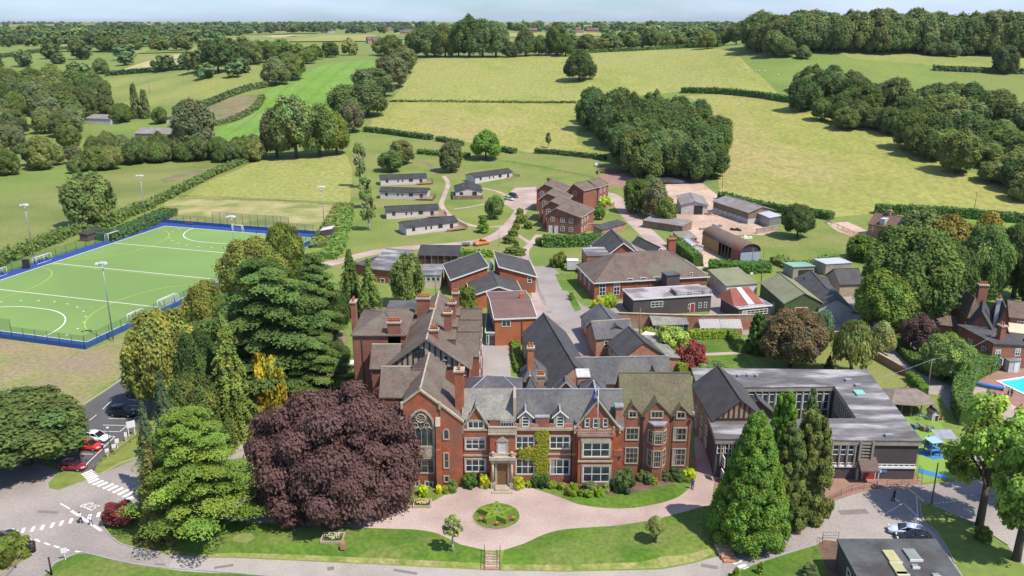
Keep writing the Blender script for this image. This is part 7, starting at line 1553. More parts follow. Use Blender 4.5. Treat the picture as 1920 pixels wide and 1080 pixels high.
grove('hedgerow tree between the far left pastures', 'far left hedgerow trees', [(400, 118, 44, 72), (440, 120, 50, 76), (470, 122, 50, 80), (500, 118, 46, 78), (530, 112, 46, 78), (560, 110, 40, 82), (590, 112, 40, 84), (620, 108, 36, 80), (655, 104, 34, 72), (340, 96, 40, 64), (300, 96, 40, 68), (200, 98, 40, 70), (225, 98, 36, 70), (250, 94, 36, 64), (60, 165, 50, 128), (100, 160, 44, 125), (150, 160, 50, 120), (20, 170, 50, 130), (190, 140, 34, 108), (540, 128, 40, 100), (575, 120, 40, 96)], ['mid', 'far'], mixg, 'hedgerow_tree')
# far countryside: too many to count, one mass following the field pattern
g = np.random.default_rng(8); P = []; hedge = []
for _ in range(7000):
    y = 640*math.exp(g.uniform(0, 2.3)); u = g.uniform(-.72, .72); x = u*y
    f = math.sin(x/(.16*y)+y/210+1.7*math.sin(y/420))+math.sin(y/(.085*y+25)+x/300)
    if f < (.15 if y < 1500 else (-.1 if y < 2500 else .2)): continue
    if -.28 < u < .36 and y < 760: continue
    if y < 760 and abs(u) > .4 and u > 0: continue
    if u > .26 and y < 900: continue
    if y < 1100 and g.uniform() < .80: continue
    if y < 2000 and g.uniform() < .45: continue
    P.append((x, y))
FM = []
base_me = [crown_broad('far_crown', 12, 200, .16, 'round', .46, 200+i) for i in range(3)] + [crown_broad('far_crown', 5, 40, .3, 'round', .55, 210+i) for i in range(3)]
vsA = []; fA = []; tA = []; nv = 0; tot = 0
for bm_ in base_me:
    co = np.empty(len(bm_.vertices)*3, np.float32); bm_.vertices.foreach_get('co', co); co = co.reshape(-1, 3)
    ti = np.empty(len(bm_.vertices)*4, np.float32); bm_.color_attributes['tint'].data.foreach_get('color', ti); ti = ti.reshape(-1, 4)
    li = np.empty(len(bm_.loops), np.int32); bm_.loops.foreach_get('vertex_index', li); ls = np.empty(len(bm_.polygons), np.int32); bm_.polygons.foreach_get('loop_start', ls); FM.append((co, ti, li, ls))
cos = []; tis = []; lis = []; lss = []; ov = 0; ol = 0
for x, y in P:
    co, ti, li, ls = FM[g.integers(0, 3)+(3 if y > 1800 else 0)]; s = g.uniform(5, 10); h = s*g.uniform(1.5, 2.1)*(1 if y < 3000 else .8); a = g.uniform(0, 6.28); ca, sa = math.cos(a), math.sin(a)
    c = co*np.array([s, s, h]); c = np.stack([c[:, 0]*ca-c[:, 1]*sa+x, c[:, 0]*sa+c[:, 1]*ca+y, c[:, 2]+tz(x, y)-.5], 1)
    k = g.uniform(.75, 1.25); hue = g.uniform(-.12, .12); t2 = ti*np.array([k*(1+hue), k, k*(1-hue), 1])
    cos.append(c); tis.append(t2); lis.append(li+ov); lss.append(ls+ol); ov += len(co); ol += len(li)
me = bpy.data.meshes.new('far_trees'); V = np.vstack(cos).astype(np.float32); me.vertices.add(len(V)); me.vertices.foreach_set('co', V.ravel()); LI = np.concatenate(lis).astype(np.int32); me.loops.add(len(LI)); me.loops.foreach_set('vertex_index', LI)
LS = np.concatenate(lss).astype(np.int32); me.polygons.add(len(LS)); me.polygons.foreach_set('loop_start', LS)
try: me.polygons.foreach_set('loop_total', np.diff(np.append(LS, len(LI))).astype(np.int32))
except Exception: pass
at = me.color_attributes.new('tint', 'FLOAT_COLOR', 'POINT'); at.data.foreach_set('color', np.vstack(tis).astype(np.float32).ravel()); me.materials.append(M['leaf']); me.update(); me.validate()
fo = bpy.data.objects.new('far_woodland', me); link(fo); fo.color = (.062*TB, .088*TB, .03*TB, 1); tag(fo, 'far countryside of hedgerow trees and small woods reaching the horizon', 'woodland', kind='stuff')
# far fields seen between the trees
for k in range(130):
    y = 900*math.exp(g.uniform(0, 2.0)); x = g.uniform(-.7, .7)*y
    if y < 1150 and -.25 < x/y: continue
    w = y*g.uniform(.03, .07); d = y*g.uniform(.05, .12); an = g.uniform(-.3, .3)
    c4 = [(x+a*w*math.cos(an)-b*d*math.sin(an), y+a*w*math.sin(an)+b*d*math.cos(an)) for a, b in ((-1, -1), (1, -1), (1, 1), (-1, 1))]
    nn_ = 8; vs = []
    for j in range(nn_+1):
        for i in range(nn_+1):
            s_, t_ = i/nn_, j/nn_; px = (c4[0][0]*(1-s_)+c4[1][0]*s_)*(1-t_)+(c4[3][0]*(1-s_)+c4[2][0]*s_)*t_; py = (c4[0][1]*(1-s_)+c4[1][1]*s_)*(1-t_)+(c4[3][1]*(1-s_)+c4[2][1]*s_)*t_
            vs.append((px, py, tz(px, py)+.25+.0003*y+k*.004))
    mb = MB(); mb.add(vs, [(j*(nn_+1)+i, j*(nn_+1)+i+1, (j+1)*(nn_+1)+i+1, (j+1)*(nn_+1)+i) for j in range(nn_) for i in range(nn_)]); struct(mb, 'far_field', ['pale', 'green', 'straw', 'hay', 'pale', 'hay2', 'green'][g.integers(0, 7)])
# --- hedges
def hedge(label, pts, w, h, col=(.05, .085, .02), dens=26, size=.22, name='hedge', rag=.15):
    P_ = [G(*p) for p in smooth_open(pts, 3)]; P0 = P_[0]; L_ = 0; pos = []; nr = []; mb = MB(); rings = []
    far = max(1.0, P_[0].y/170)
    g = np.random.default_rng(int(abs(pts[0][0]*7+pts[0][1])))
    for a, b in zip(P_[:-1], P_[1:]):
        d = b-a; l = d.length
        if l < 1e-3: continue
        n = max(4, int(l*dens*(w+2*h)/3/far**2)); t = g.uniform(0, 1, n); dx = Vector((-d.y, d.x, 0)).normalized(); q = g.uniform(-1, 1, n); side = g.uniform(0, 1, n) < 2*h/(w+2*h)
        sg = np.where(g.uniform(0, 1, n) < .5, -1., 1.); off = np.where(side, sg*w/2, q*w/2); zz = np.where(side, g.uniform(.05, 1, n)*h, h)+g.normal(0, rag*.5, n)
        c = np.array([[a.x-P0.x, a.y-P0.y, a.z-P0.z]])+t[:, None]*np.array([[d.x, d.y, d.z]]); c[:, 0] += off*dx.x+g.normal(0, rag*.5, n); c[:, 1] += off*dx.y+g.normal(0, rag*.5, n); c[:, 2] += zz; pos.append(c)
        nn_ = np.stack([np.where(side, sg*dx.x, 0), np.where(side, sg*dx.y, 0), np.where(side, .5, 1.)], 1); nr.append(nn_)
    for i, p in enumerate(P_):
        d = (P_[min(i+1, len(P_)-1)]-P_[max(i-1, 0)]); n_ = Vector((-d.y, d.x, 0)).normalized()*w*.46; q = p-P0
        rings.append([tuple(q+n_+Vector((0, 0, -.3))), tuple(q+n_+Vector((0, 0, h*.9))), tuple(q-n_+Vector((0, 0, h*.9))), tuple(q-n_+Vector((0, 0, -.3)))])
    pos = np.vstack(pos); me = leaf_mesh(name, pos, np.vstack(nr), size*far, tints(len(pos), None, .25), None)
    mb.loft(rings); core = mb.mesh('core', M['leaf']); 
    o = bpy.data.objects.new(name, me); link(o); o.location = P0; o.color = (col[0]*TB, col[1]*TB, col[2]*TB, 1); tag(o, label, 'hedge')
    at = core.color_attributes.new('tint', 'FLOAT_COLOR', 'POINT'); at.data.foreach_set('color', np.full(len(core.vertices)*4, .8, np.float32)); c = bpy.data.objects.new('inner_growth', core); link(c, o); c.color = (col[0]*TB, col[1]*TB, col[2]*TB, 1)
    return o
hedge('tall clipped hedge in front of the accommodation block', [(1018, 462), (1060, 462), (1110, 460), (1150, 458)], 3, 3.2, (.05, .095, .02))
hedge('long field hedge curving over the right hay fields', [(1278, 174), (1310, 174), (1360, 176), (1420, 182), (1480, 192)], 3.5, 3)
hedge('hedge along the foot of the right hay field', [(1350, 372), (1400, 385), (1450, 396), (1500, 402), (1560, 412)], 3, 2.5)
hedge('far right field hedge below the hay field', [(1640, 400), (1700, 402), (1760, 404), (1850, 412), (1940, 420)], 3, 3)
hedge('field hedge left of the middle hay field', [(684, 246), (720, 250), (770, 257), (810, 262)], 3, 2.4, (.05, .075, .025))
hedge('short field hedge under the middle hay field', [(820, 264), (850, 269), (866, 274)], 3, 2.2, (.05, .075, .025))
hedge('field hedge before the lone sapling', [(940, 283), (965, 288)], 3, 2.2, (.05, .075, .025))
hedge('hedge with bare earth bank below the hay field', [(1003, 287), (1040, 289), (1090, 294), (1135, 300)], 2.5, 2, (.05, .075, .025))
hedge('low hedge left of the dirt path above the lodges', [(785, 288), (830, 292), (880, 296)], 2.5, 2)
hedge('thin hedge across the middle hay field', [(730, 191), (800, 191), (900, 192), (1000, 193), (1080, 193)], 2, 1.0, (.09, .12, .03))
hedge('hedge from the left wood down to the pitch corner', [(480, 296), (440, 312), (400, 328), (360, 348), (325, 366), (290, 384)], 3.4, 2.0, (.07, .10, .026), rag=.8)
hedge('bushy hedge along the far left side of the pitch', [(285, 388), (240, 405), (190, 428), (140, 438), (90, 458), (40, 478), (-20, 505)], 4, 2.4, (.075, .105, .026), rag=1.0)
hedge('clipped dark hedge behind the pitch fence corner', [(196, 452), (230, 440), (270, 424), (318, 402)], 6, 2.2, (.045, .08, .025))
hedge('hedge above the hilltop field towards the skyline', [(1090, 100), (1150, 97), (1220, 94), (1290, 90), (1350, 88)], 4, 2.5)
hedge('dark hedge in the upper right pasture', [(1750, 132), (1800, 134), (1850, 136), (1900, 138), (1960, 138)], 4, 3, (.045, .07, .025))
hedge('far left hedge below the straw field', [(200, 142), (260, 137), (330, 131), (380, 128)], 5, 3.5, (.045, .07, .025))
hedge('thin far left hedge across the pale pasture', [(-20, 112), (60, 100), (150, 92), (215, 90)], 5, 3.5, (.045, .07, .025))
hedge('rough hedge beside the bright sown field', [(400, 236), (440, 226), (478, 206), (492, 184)], 4, 2.5, (.07, .09, .03))
hedge('scrubby bank hedge left of the bright field', [(385, 200), (420, 184), (460, 170), (500, 162)], 6, 3, (.06, .085, .03), rag=.5)
hedge('clipped yellow green hedge round the garden lawn', [(1290, 634), (1330, 634), (1368, 632)], 1.6, 1.8, (.13, .17, .02), 60, .14)
hedge('dark clipped hedge at the right of the garden lawn', [(1368, 632), (1380, 645), (1392, 662)], 1.6, 1.8, (.08, .13, .02), 60, .14)
hedge('yellow tipped hedge running along the corrugated lean-to', [(1212, 628), (1230, 645), (1250, 668), (1282, 700)], 1.8, 1.8, (.14, .17, .02), 60, .14)
hedge('hedge on the bank between lane and farm sheds', [(1262, 460), (1290, 484), (1308, 500)], 3, 3, (.05, .09, .02))
hedge('dense hedge behind the olive roofed store', [(1328, 506), (1360, 508), (1400, 510), (1440, 508)], 4, 2.6, (.05, .10, .018))
hedge('hedge beside the narrow court in shade', [(966, 648), (970, 680), (976, 700)], 1.6, 1.2, (.09, .13, .02), 50, .16)
hedge('tall yew hedge sweeping down towards the pool', [(1858, 690), (1822, 708), (1805, 735), (1800, 765), (1815, 800)], 3, 3.2, (.06, .10, .025), 50, .16)
hedge('low hedge along the lane by the round green tree', [(1680, 640), (1700, 668), (1730, 696), (1775, 712)], 2.5, 1.6, (.05, .09, .02), 50, .16)
hedge('narrow clipped hedge by the lane side wall', [(1706, 712), (1722, 728), (1732, 742)], 1.4, 1.6, (.08, .13, .02), 60, .14)
hedge('scrub strip between pitch bank and birches', [(650, 400), (640, 430), (628, 470), (610, 486)], 5, 1.6, (.09, .14, .03), rag=.5)
hedge('grassy hedge bank right of the pitch steps', [(645, 388), (625, 425), (600, 465)], 6, 1.5, (.10, .12, .03), rag=.4)
hedge('hedge along the front of the timber pavilion', [(862, 478), (900, 480), (925, 480)], 3, 1.4, (.08, .13, .02))
hedge('weedy bank hedge before the block sheds', [(1455, 490), (1490, 505), (1530, 500), (1570, 490)], 4, 1.6, (.09, .12, .035), rag=.5)
# ---------------- vehicles ----------------
def car_paint(name, c): 
    m = mat(name, c, tuple(x*.96 for x in c), 1, .28, spec=.6); return m
M['tyre'] = plain('tyre_rubber', (.018, .018, .018), .9); M['rim'] = plain('alloy_rim', (.45, .45, .47), .35, .6); M['carglass'] = mat('car_glass', (.012, .014, .017), (.02, .022, .026), 1, .08, spec=.7)
M['lamp'] = plain('clear_lamp', (.7, .7, .72), .2); M['redlamp'] = plain('red_lamp', (.35, .02, .02), .3); M['plate'] = plain('number_plate_blank', (.6, .58, .45), .5)
PAINT = {'black': (.015, .017, .022), 'navy': (.02, .03, .06), 'white': (.75, .75, .76), 'silver': (.42, .45, .48), 'red': (.50, .03, .03), 'darkred': (.22, .015, .03), 'orange': (.60, .17, .03), 'grey': (.14, .15, .17), 'paleblue': (.55, .62, .75)}
def ringsec(x, hw, z0, z1, r=.12):   # cross-section ring at x
    return [(x, -hw+r*.4, z0), (x, -hw, z0+r), (x, -hw*.99, z0+(z1-z0)*.6), (x, -hw+r*1.1, z1), (x, hw-r*1.1, z1), (x, hw*.99, z0+(z1-z0)*.6), (x, hw, z0+r), (x, hw-r*.4, z0)]
def car(label, paint, loc, ang, L_=4.4, Wd=1.8, H=1.5, style='hatch', group=None):
    r = empty('parked_car', label, 'car', loc, ang, group); P = car_paint('car_paint_'+paint, PAINT[paint]); h = L_/2; w = Wd/2; k = H/1.5; B = MB()
    B.loft([ringsec(-h, w*.80, .34, .62*k), ringsec(-h+.12, w*.93, .27, .86*k), ringsec(-h*.72, w, .25, .95*k), ringsec(-h*.1, w, .25, .93*k), ringsec(h*.42, w*.99, .25, .90*k), ringsec(h*.78, w*.95, .26, .80*k), ringsec(h-.1, w*.86, .28, .66*k), ringsec(h, w*.72, .34, .52*k)], 0, True)
    B.build('body', P, r)
    if style == 'suv': cx = (-h*.93, -h*.82, h*.12, h*.45)
    elif style == 'pickup': cx = (-h*.15, -h*.05, h*.22, h*.48)
    elif style == 'saloon': cx = (-h*.72, -h*.38, h*.12, h*.50)
    else: cx = (-h*.90, -h*.62, h*.08, h*.50)
    c = MB(); zb = .88*k; c.loft([ringsec(cx[0], w*.86, zb, zb+.05, .05), ringsec(cx[1], w*.76, zb, H-.06, .1), ringsec(cx[2], w*.76, zb, H-.05, .1), ringsec(cx[3], w*.86, zb, zb+.04, .05)], 0); cb = c.build('cabin_glass', M['carglass'], r)
    t = MB(); t.loft([ringsec(cx[1]-.04, w*.70, H-.1, H-.02, .04), ringsec((cx[1]+cx[2])/2, w*.74, H-.1, H+.01, .04), ringsec(cx[2]+.04, w*.70, H-.1, H-.03, .04)], 0, True); t.build('roof_panel', P, r)
    for s in (-1, 1):
        p = MB()
        for xx, x2 in ((cx[1], cx[0]), (cx[2], cx[3])): p.cyl((xx, s*w*.76, H-.07), (x2, s*w*.87, zb+.02), .04, .045, 5)
        xm_ = (cx[1]+cx[2])/2; p.cyl((xm_, s*w*.76, H-.06), (xm_, s*w*.885, zb), .035, .04, 5); p.build('pillar', P, r)
        MB().ball((cx[2]+.18, s*(w+.08), zb+.1), (.08, .1, .08), 6, 4).build('mirror', P, r)
        MB().box(h-.14, h+.0, s*w*.52-.2, s*w*.52+.2, .58*k, .70*k).build('headlight', M['lamp'], r)
        MB().box(-h-.01, -h+.12, s*w*.62-.14, s*w*.62+.14, .62*k, .82*k).build('tail_light', M['redlamp'], r)
        for x in (-h*.62, h*.62):
            wl_ = MB().cyl((x, s*(w-.2), .32), (x, s*(w+.01), .32), .32, .32, 14); wo = wl_.build('wheel', M['tyre'], r); MB().cyl((x, s*(w+.005), .32), (x, s*(w+.03), .32), .2, .19, 10).build('rim', M['rim'], wo)
    MB().box(h-.0, h+.02, -.26, .26, .40, .51).build('number_plate', M['plate'], r)
    if style == 'pickup': MB().box(-h*.92, -h*.2, -w*.85, w*.85, .93, .97).build('load_cover', M['black'], r)
    return r
def carpx(label, paint, px, py, dpx, dpy, **k):       # heading towards a second pixel on the ground
    a = G(px, py); b = G(dpx, dpy); return car(label, paint, a, math.atan2(b.y-a.y, b.x-a.x), **k)
carpx('black estate car parked at the top of the left car park', 'black', 262, 742, 290, 743)
carpx('black off-roader parked in a marked bay of the left car park', 'black', 232, 778, 262, 780, L_=4.6, Wd=1.95, H=1.75, style='suv')
carpx('white hatchback parked beside the red car under the oak', 'white', 182, 825, 200, 827, L_=4.1)
carpx('bright red car parked under the oak edge', 'red', 167, 841, 190, 843, L_=4.2)
carpx('dark red car nose out from under the oak', 'darkred', 138, 879, 155, 880, L_=4.0)
carpx('pale silver hatchback parked on the tarmac in the lower right', 'paleblue', 1700, 1002, 1672, 997, L_=4.6, style='hatch')
carpx('dark car parked behind the grey flat roofed building', 'black', 1713, 1016, 1680, 1012, L_=4.3)
carpx('silver hatchback on the upper car park', 'silver', 955, 375, 970, 378, L_=4.4)
carpx('black off-roader beside the silver car on the upper car park', 'black', 963, 370, 978, 374, L_=4.6, H=1.7, style='suv')
carpx('orange pickup truck driving with a trailer on the campus road', 'orange', 903, 459, 920, 456, L_=5.3, Wd=1.9, H=1.8, style='pickup')
carpx('navy car cut off by the left picture edge', 'navy', 2, 1018, 20, 1008, L_=4.4)
carpx('dark car parked in the shade by the purple plum tree', 'black', 1685, 622, 1700, 626, L_=4.3)
carpx('red car parked beside the purple plum tree', 'red', 1682, 632, 1697, 636, L_=4.2)
carpx('black car standing in the shaded service yard', 'black', 1628, 590, 1640, 600, L_=4.3)
r = empty('box_trailer', 'tall white box trailer parked by the brick hall wing', 'trailer', G(1073, 507)); MB().box(-1.5, 1.5, -1.2, 1.2, .5, 2.9).build('box', M['offwhite'], r); MB().box(-1.56, 1.56, -1.26, 1.26, 2.9, 3.0).build('roof', M['white'], r)
for x in (-.6, .6): 
    for y in (-1.05, 1.05): MB().cyl((x, y-.12, .35), (x, y+.12, .35), .35, .35, 12).build('wheel', M['tyre'], r)
MB().box(1.5, 2.5, -.06, .06, .4, .52).build('drawbar', M['black'], r)
r = empty('flat_trailer', 'small open trailer towed behind the orange pickup', 'trailer', G(874, 461)); MB().box(-1.2, 1.2, -.7, .7, .45, .55).box(-1.2, 1.2, -.72, -.66, .55, .9).box(-1.2, 1.2, .66, .72, .55, .9).box(-1.24, -1.2, -.7, .7, .5, 1.5).build('tray', M['metal'], r); MB().box(1.2, 2.2, -.05, .05, .45, .52).build('drawbar', M['metal'], r)
for y in (-.8, .8): MB().cyl((0, y-.1, .32), (0, y+.1, .32), .32, .32, 12).build('wheel', M['tyre'], r)
c = G(650, 690); r = empty('gas_tank', 'white cylindrical tank beside the left brick wing', 'tank', c); q = MB().cyl((-1.6, 0, 1.1), (1.6, 0, 1.1), .62, .62, 14).ball((-1.6, 0, 1.1), (.35, .62, .62), 10, 8).ball((1.6, 0, 1.1), (.35, .62, .62), 10, 8); q.build('vessel', M['white'], r)
for x in (-1, 1): MB().box(x-.12, x+.12, -.45, .45, 0, .6).build('leg', M['concrete'], r)
c = G(400, 118-9); r = empty('tractor', 'tiny red tractor working on the pale straw field', 'tractor', G(353, 113)); MB().box(-1.6, 1.9, -.9, .9, .9, 1.8).build('body', M['rustred'], r); MB().box(-1.5, .2, -.85, .85, 1.8, 3.0).build('cab', M['carglass'], r)
for x, q in ((-1.1, .95), (1.3, .6)):
    for y in (-1.1, 1.1): MB().cyl((x, y-.2, q), (x, y+.2, q), q, q, 12).build('wheel', M['tyre'], r)
# ---------------- people ----------------
SK = plain('skin', (.42, .25, .18), .7); CL = {'white': plain('white_shirt', (.68, .7, .78), .9), 'black': plain('black_clothes', (.02, .02, .025), .9), 'blue': plain('blue_clothes', (.04, .07, .25), .9), 'red': plain('red_clothes', (.35, .06, .07), .9), 'teal': plain('teal_clothes', (.1, .32, .28), .9), 'hair': plain('brown_hair', (.06, .035, .02), .9), 'pink': plain('pink_clothes', (.55, .3, .42), .9)}
def person(label, loc, ang, top, low, h=1.72, stride=.22, group=None):
    me = bpy.data.meshes.new('body'); s = h/1.75
    J = {'pel': (0, 0, .95), 'chest': (0, .02, 1.28), 'neck': (0, .02, 1.48), 'head': (0, .04, 1.62), 'top': (0, .03, 1.74), 'hl': (-.10, 0, .90), 'kl': (-.11, stride*.55+.02, .50), 'al': (-.11, stride, .09), 'tl': (-.11, stride+.17, .03), 'hr': (.10, 0, .90), 'kr': (.11, -stride*.3+.04, .50), 'ar': (.11, -stride, .10), 'tr': (.11, -stride+.16, .03),
         'sl': (-.18, .01, 1.42), 'el': (-.25, -stride*.4, 1.14), 'wl': (-.25, .04-stride*.5, .90), 'fl': (-.24, .06-stride*.5, .79), 'sr': (.18, .01, 1.42), 'er': (.25, stride*.4, 1.15), 'wr': (.25, .12+stride*.5, .94), 'fr': (.24, .16+stride*.5, .84)}
    Rr = {'pel': .15, 'chest': .16, 'neck': .058, 'head': .10, 'top': .06, 'hl': .095, 'kl': .062, 'al': .042, 'tl': .035, 'hr': .095, 'kr': .062, 'ar': .042, 'tr': .035, 'sl': .062, 'el': .042, 'wl': .030, 'fl': .032, 'sr': .062, 'er': .042, 'wr': .030, 'fr': .032}
    E_ = [('pel', 'chest'), ('chest', 'neck'), ('neck', 'head'), ('head', 'top'), ('pel', 'hl'), ('hl', 'kl'), ('kl', 'al'), ('al', 'tl'), ('pel', 'hr'), ('hr', 'kr'), ('kr', 'ar'), ('ar', 'tr'), ('chest', 'sl'), ('sl', 'el'), ('el', 'wl'), ('wl', 'fl'), ('chest', 'sr'), ('sr', 'er'), ('er', 'wr'), ('wr', 'fr')]
    ks = list(J); me.from_pydata([tuple(c*s for c in J[k]) for k in ks], [(ks.index(a), ks.index(b)) for a, b in E_], []); o = bpy.data.objects.new('person', me); link(o); o.location = loc; o.rotation_euler = (0, 0, ang)
    me.materials.append(SK); md = o.modifiers.new('skin', 'SKIN'); md.use_smooth_shade = True; sv = me.skin_vertices[0].data
    for i, k in enumerate(ks): sv[i].radius = (Rr[k]*s, Rr[k]*s*(.72 if k in ('pel', 'chest') else 1)); 
    sv[0].use_root = True; ss = o.modifiers.new('sub', 'SUBSURF'); ss.levels = 1; ss.render_levels = 1
    tag(o, label, 'person', group)
    t = MB(); t.loft([[(x*s, y*s, z*s) for x, y, z in [(.19*w*math.cos(a), .13*w*math.sin(a)+.01, zz) for a in [i*math.pi/5 for i in range(10)]]] for w, zz in ((.98, .86), (1.0, 1.05), (1.04, 1.28), (1.05, 1.42), (.5, 1.51))], 0, True)
    for q in ('l', 'r'): t.cyl(tuple(c*s for c in J['s'+q]), tuple((a*.6+b*.4)*s for a, b in zip(J['e'+q], J['s'+q])), .078*s, .066*s, 8)
    t.build('shirt', CL[top], o)
    l = MB()
    for q in ('l', 'r'): l.cyl(tuple(c*s for c in J['h'+q]), tuple(c*s for c in J['k'+q]), .118*s, .085*s, 8).cyl(tuple(c*s for c in J['k'+q]), tuple(c*s for c in J['a'+q]), .082*s, .062*s, 8)
    l.ball((0, 0, .92*s), (.185*s, .14*s, .11*s), 10, 6).build('trousers', CL[low], o)
    MB().ball((0, .02*s, 1.68*s), (.115*s, .125*s, .105*s), 8, 6).build('hair', CL['hair'], o)
    for q in ('l', 'r'): a = J['a'+q]; MB().box((a[0]-.05)*s, (a[0]+.05)*s, (a[1]-.07)*s, (a[1]+.2)*s, 0, .09*s).build('shoe', CL['black'], o)
    return o
person('person in white top and dark trousers walking over the crossing', G(152, 981), 1.1, 'white', 'black')
person('person in pale top crouched lower beside the walker', G(171, 984), 1.3, 'white', 'blue', 1.35, .3)
person('person in blue walking up the pink drive beside the lawn', G(1298, 917), -.3, 'blue', 'blue')
person('person in black standing on the tree shaded tarmac', G(1675, 939), .4, 'black', 'black', 1.75, .12)
person('person in teal at the pool edge', G(1890, 741), .5, 'teal', 'black', 1.6, .05); person('person in red at the pool edge', G(1896, 743), 2.5, 'red', 'black', 1.6, .05)
person('small person in pink under the play shelter', G(1722, 779), .5, 'pink', 'white', 1.2, .05); person('person in black on the green play surface', G(1739, 834), .5, 'black', 'black', 1.6, .1)
person('person in red near the shaded parked cars', G(1700, 641), .2, 'red', 'blue', 1.6, .2)
# ---------------- pitch furniture ----------------
c0_ = pitch(-3.0, -3.6); FN = empty('pitch_fence', 'green mesh fence on posts with blue kickboard round the hockey pitch', 'fence', (c0_[0], c0_[1], 0))
def P3(s, t): x, y = pitch(s, t); return (x-c0_[0], y-c0_[1], 0)
s0, s1, t0_, t1__ = -3.0, PWID+4.5, -3.6, PLEN+4.5
def side(a, b, n, hfun, board):
    mb = MB(); A_ = Vector(P3(*a)); B_ = Vector(P3(*b)); prev = None
    for i in range(n):
        t = i/n; p = A_.lerp(B_, t); h = hfun(t); MB().cyl(p, p+Vector((0, 0, h)), .075, .065, 6).build('post', M['greenmetal'], FN)
        q = A_.lerp(B_, (i+1)/n); hh = min(h, hfun((i+1)/n)) if i < n-1 else h; mb.add([p+Vector((0, 0, .02)), q+Vector((0, 0, .02)), q+Vector((0, 0, hh)), p+Vector((0, 0, hh))], [(0, 1, 2, 3)])
    mb.build('mesh_panel', M['mesh'], FN)
    if board:
        d = (B_-A_).normalized(); nn = Vector((-d.y, d.x, 0))*.06; k = MB(); vs = [A_+nn, B_+nn, B_-nn, A_-nn]; k.add([v+Vector((0, 0, .0)) for v in vs]+[v+Vector((0, 0, 1.0)) for v in vs], [(0, 1, 5, 4), (1, 2, 6, 5), (2, 3, 7, 6), (3, 0, 4, 7), (4, 5, 6, 7)]); k.build('kickboard', mat('kickboard_blue', (.03, .09, .26), (.025, .08, .22), 1), FN)
side((s0, t0_), (s1, t0_), 20, lambda t: 4.6 if .25 < t < .76 else 3.0, True)
side((s0, t0_), (s0, t1__), 29, lambda t: 3.0, True)
side((s0, t1__), (s1, t1__), 22, lambda t: 5.0 if .2 < t < .72 else 3.0, True)
side((s1, t0_), (s1, t1__), 27, lambda t: 2.6, False)
def mast(label, px, py, ytop):
    b = G(px, py); h = ztop(ytop, b.y)-b.z; r = empty('floodlight_mast', label, 'floodlight', b); MB().cyl((0, 0, 0), (0, 0, h), .16, .09, 8).build('pole', M['metal'], r); MB().box(-.4, .4, -.4, .4, -.1, .25).build('base', M['concrete'], r)
    MB().box(-1.2, 1.2, -.06, .06, h-.1, h+.05).build('crossbar', M['metal'], r)
    for x, y in ((-.9, -.35), (.9, -.35), (-.35, .35), (.35, .35)): MB().add([(x-.35, y-.28, h+.1), (x+.35, y-.28, h+.1), (x+.35, y+.28, h+.32), (x-.35, y+.28, h+.32), (x-.3, y-.2, h+.3), (x+.3, y-.2, h+.3), (x+.3, y+.24, h+.5), (x-.3, y+.24, h+.5)], [(3, 2, 1, 0), (4, 5, 6, 7), (0, 1, 5, 4), (1, 2, 6, 5), (2, 3, 7, 6), (3, 0, 4, 7)]).build('lamp_head', M['tin'], r)
mast('floodlight mast at the far left of the pitch near the picture edge', 63, 482, 386); mast('floodlight mast at the far left corner of the pitch', 275, 425, 331); mast('floodlight mast behind the right far corner of the pitch', 609, 440, 352); mast('nearest floodlight mast at the near corner of the pitch', 213, 640, 496); mast('floodlight mast half hidden by the grove crown', 444, 510, 408)
def goal(label, loc, ang, w=3.66, h=2.14, d=1.2, name='hockey_goal'):
    r = empty(name, label, 'goal', loc, ang); f = MB(); t = .07 if w < 5 else .08
    f.cyl((-w/2, 0, 0), (-w/2, 0, h), t, t, 6).cyl((w/2, 0, 0), (w/2, 0, h), t, t, 6).cyl((-w/2, 0, h), (w/2, 0, h), t, t, 6)
    for s_ in (-1, 1): f.cyl((s_*w/2, 0, h), (s_*w/2, d*.6, h), .04, .04, 5).cyl((s_*w/2, d*.6, h), (s_*w/2, d, 0), .04, .04, 5)
    f.build('frame', M['white'], r); n = MB(); n.add([(-w/2, d*.6, h), (w/2, d*.6, h), (w/2, d, 0), (-w/2, d, 0)], [(0, 1, 2, 3)]).add([(-w/2, 0, h), (w/2, 0, h), (w/2, d*.6, h), (-w/2, d*.6, h)], [(0, 1, 2, 3)])
    for s_ in (-1, 1): n.add([(s_*w/2, 0, 0), (s_*w/2, 0, h), (s_*w/2, d*.6, h), (s_*w/2, d, 0)], [(0, 1, 2, 3)])
    n.build('net', M['net'], r); return r
ag = math.atan2(gl.y, gl.x)
goal('white goal in the middle of the far end line', Vector((*pitch(PWID/2, PLEN+.1), 0)), ag+math.pi)
goal('larger white goal pushed against the right side fence', Vector((*pitch(-.8, PLEN*.26), 0)), ag+math.pi/2, 6.0, 2.4, 1.6, 'football_goal')
goal('smaller white goal at the right side fence nearest the corner', Vector((*pitch(-.8, PLEN*.145), 0)), ag+math.pi/2, 4.2, 2.3, 1.4, 'football_goal')
goal('white double framed goal on the far left side of the pitch', Vector((*pitch(PWID+2, PLEN*.78), 0)), ag-math.pi/2, 4.6, 2.5, 1.8, 'football_goal')
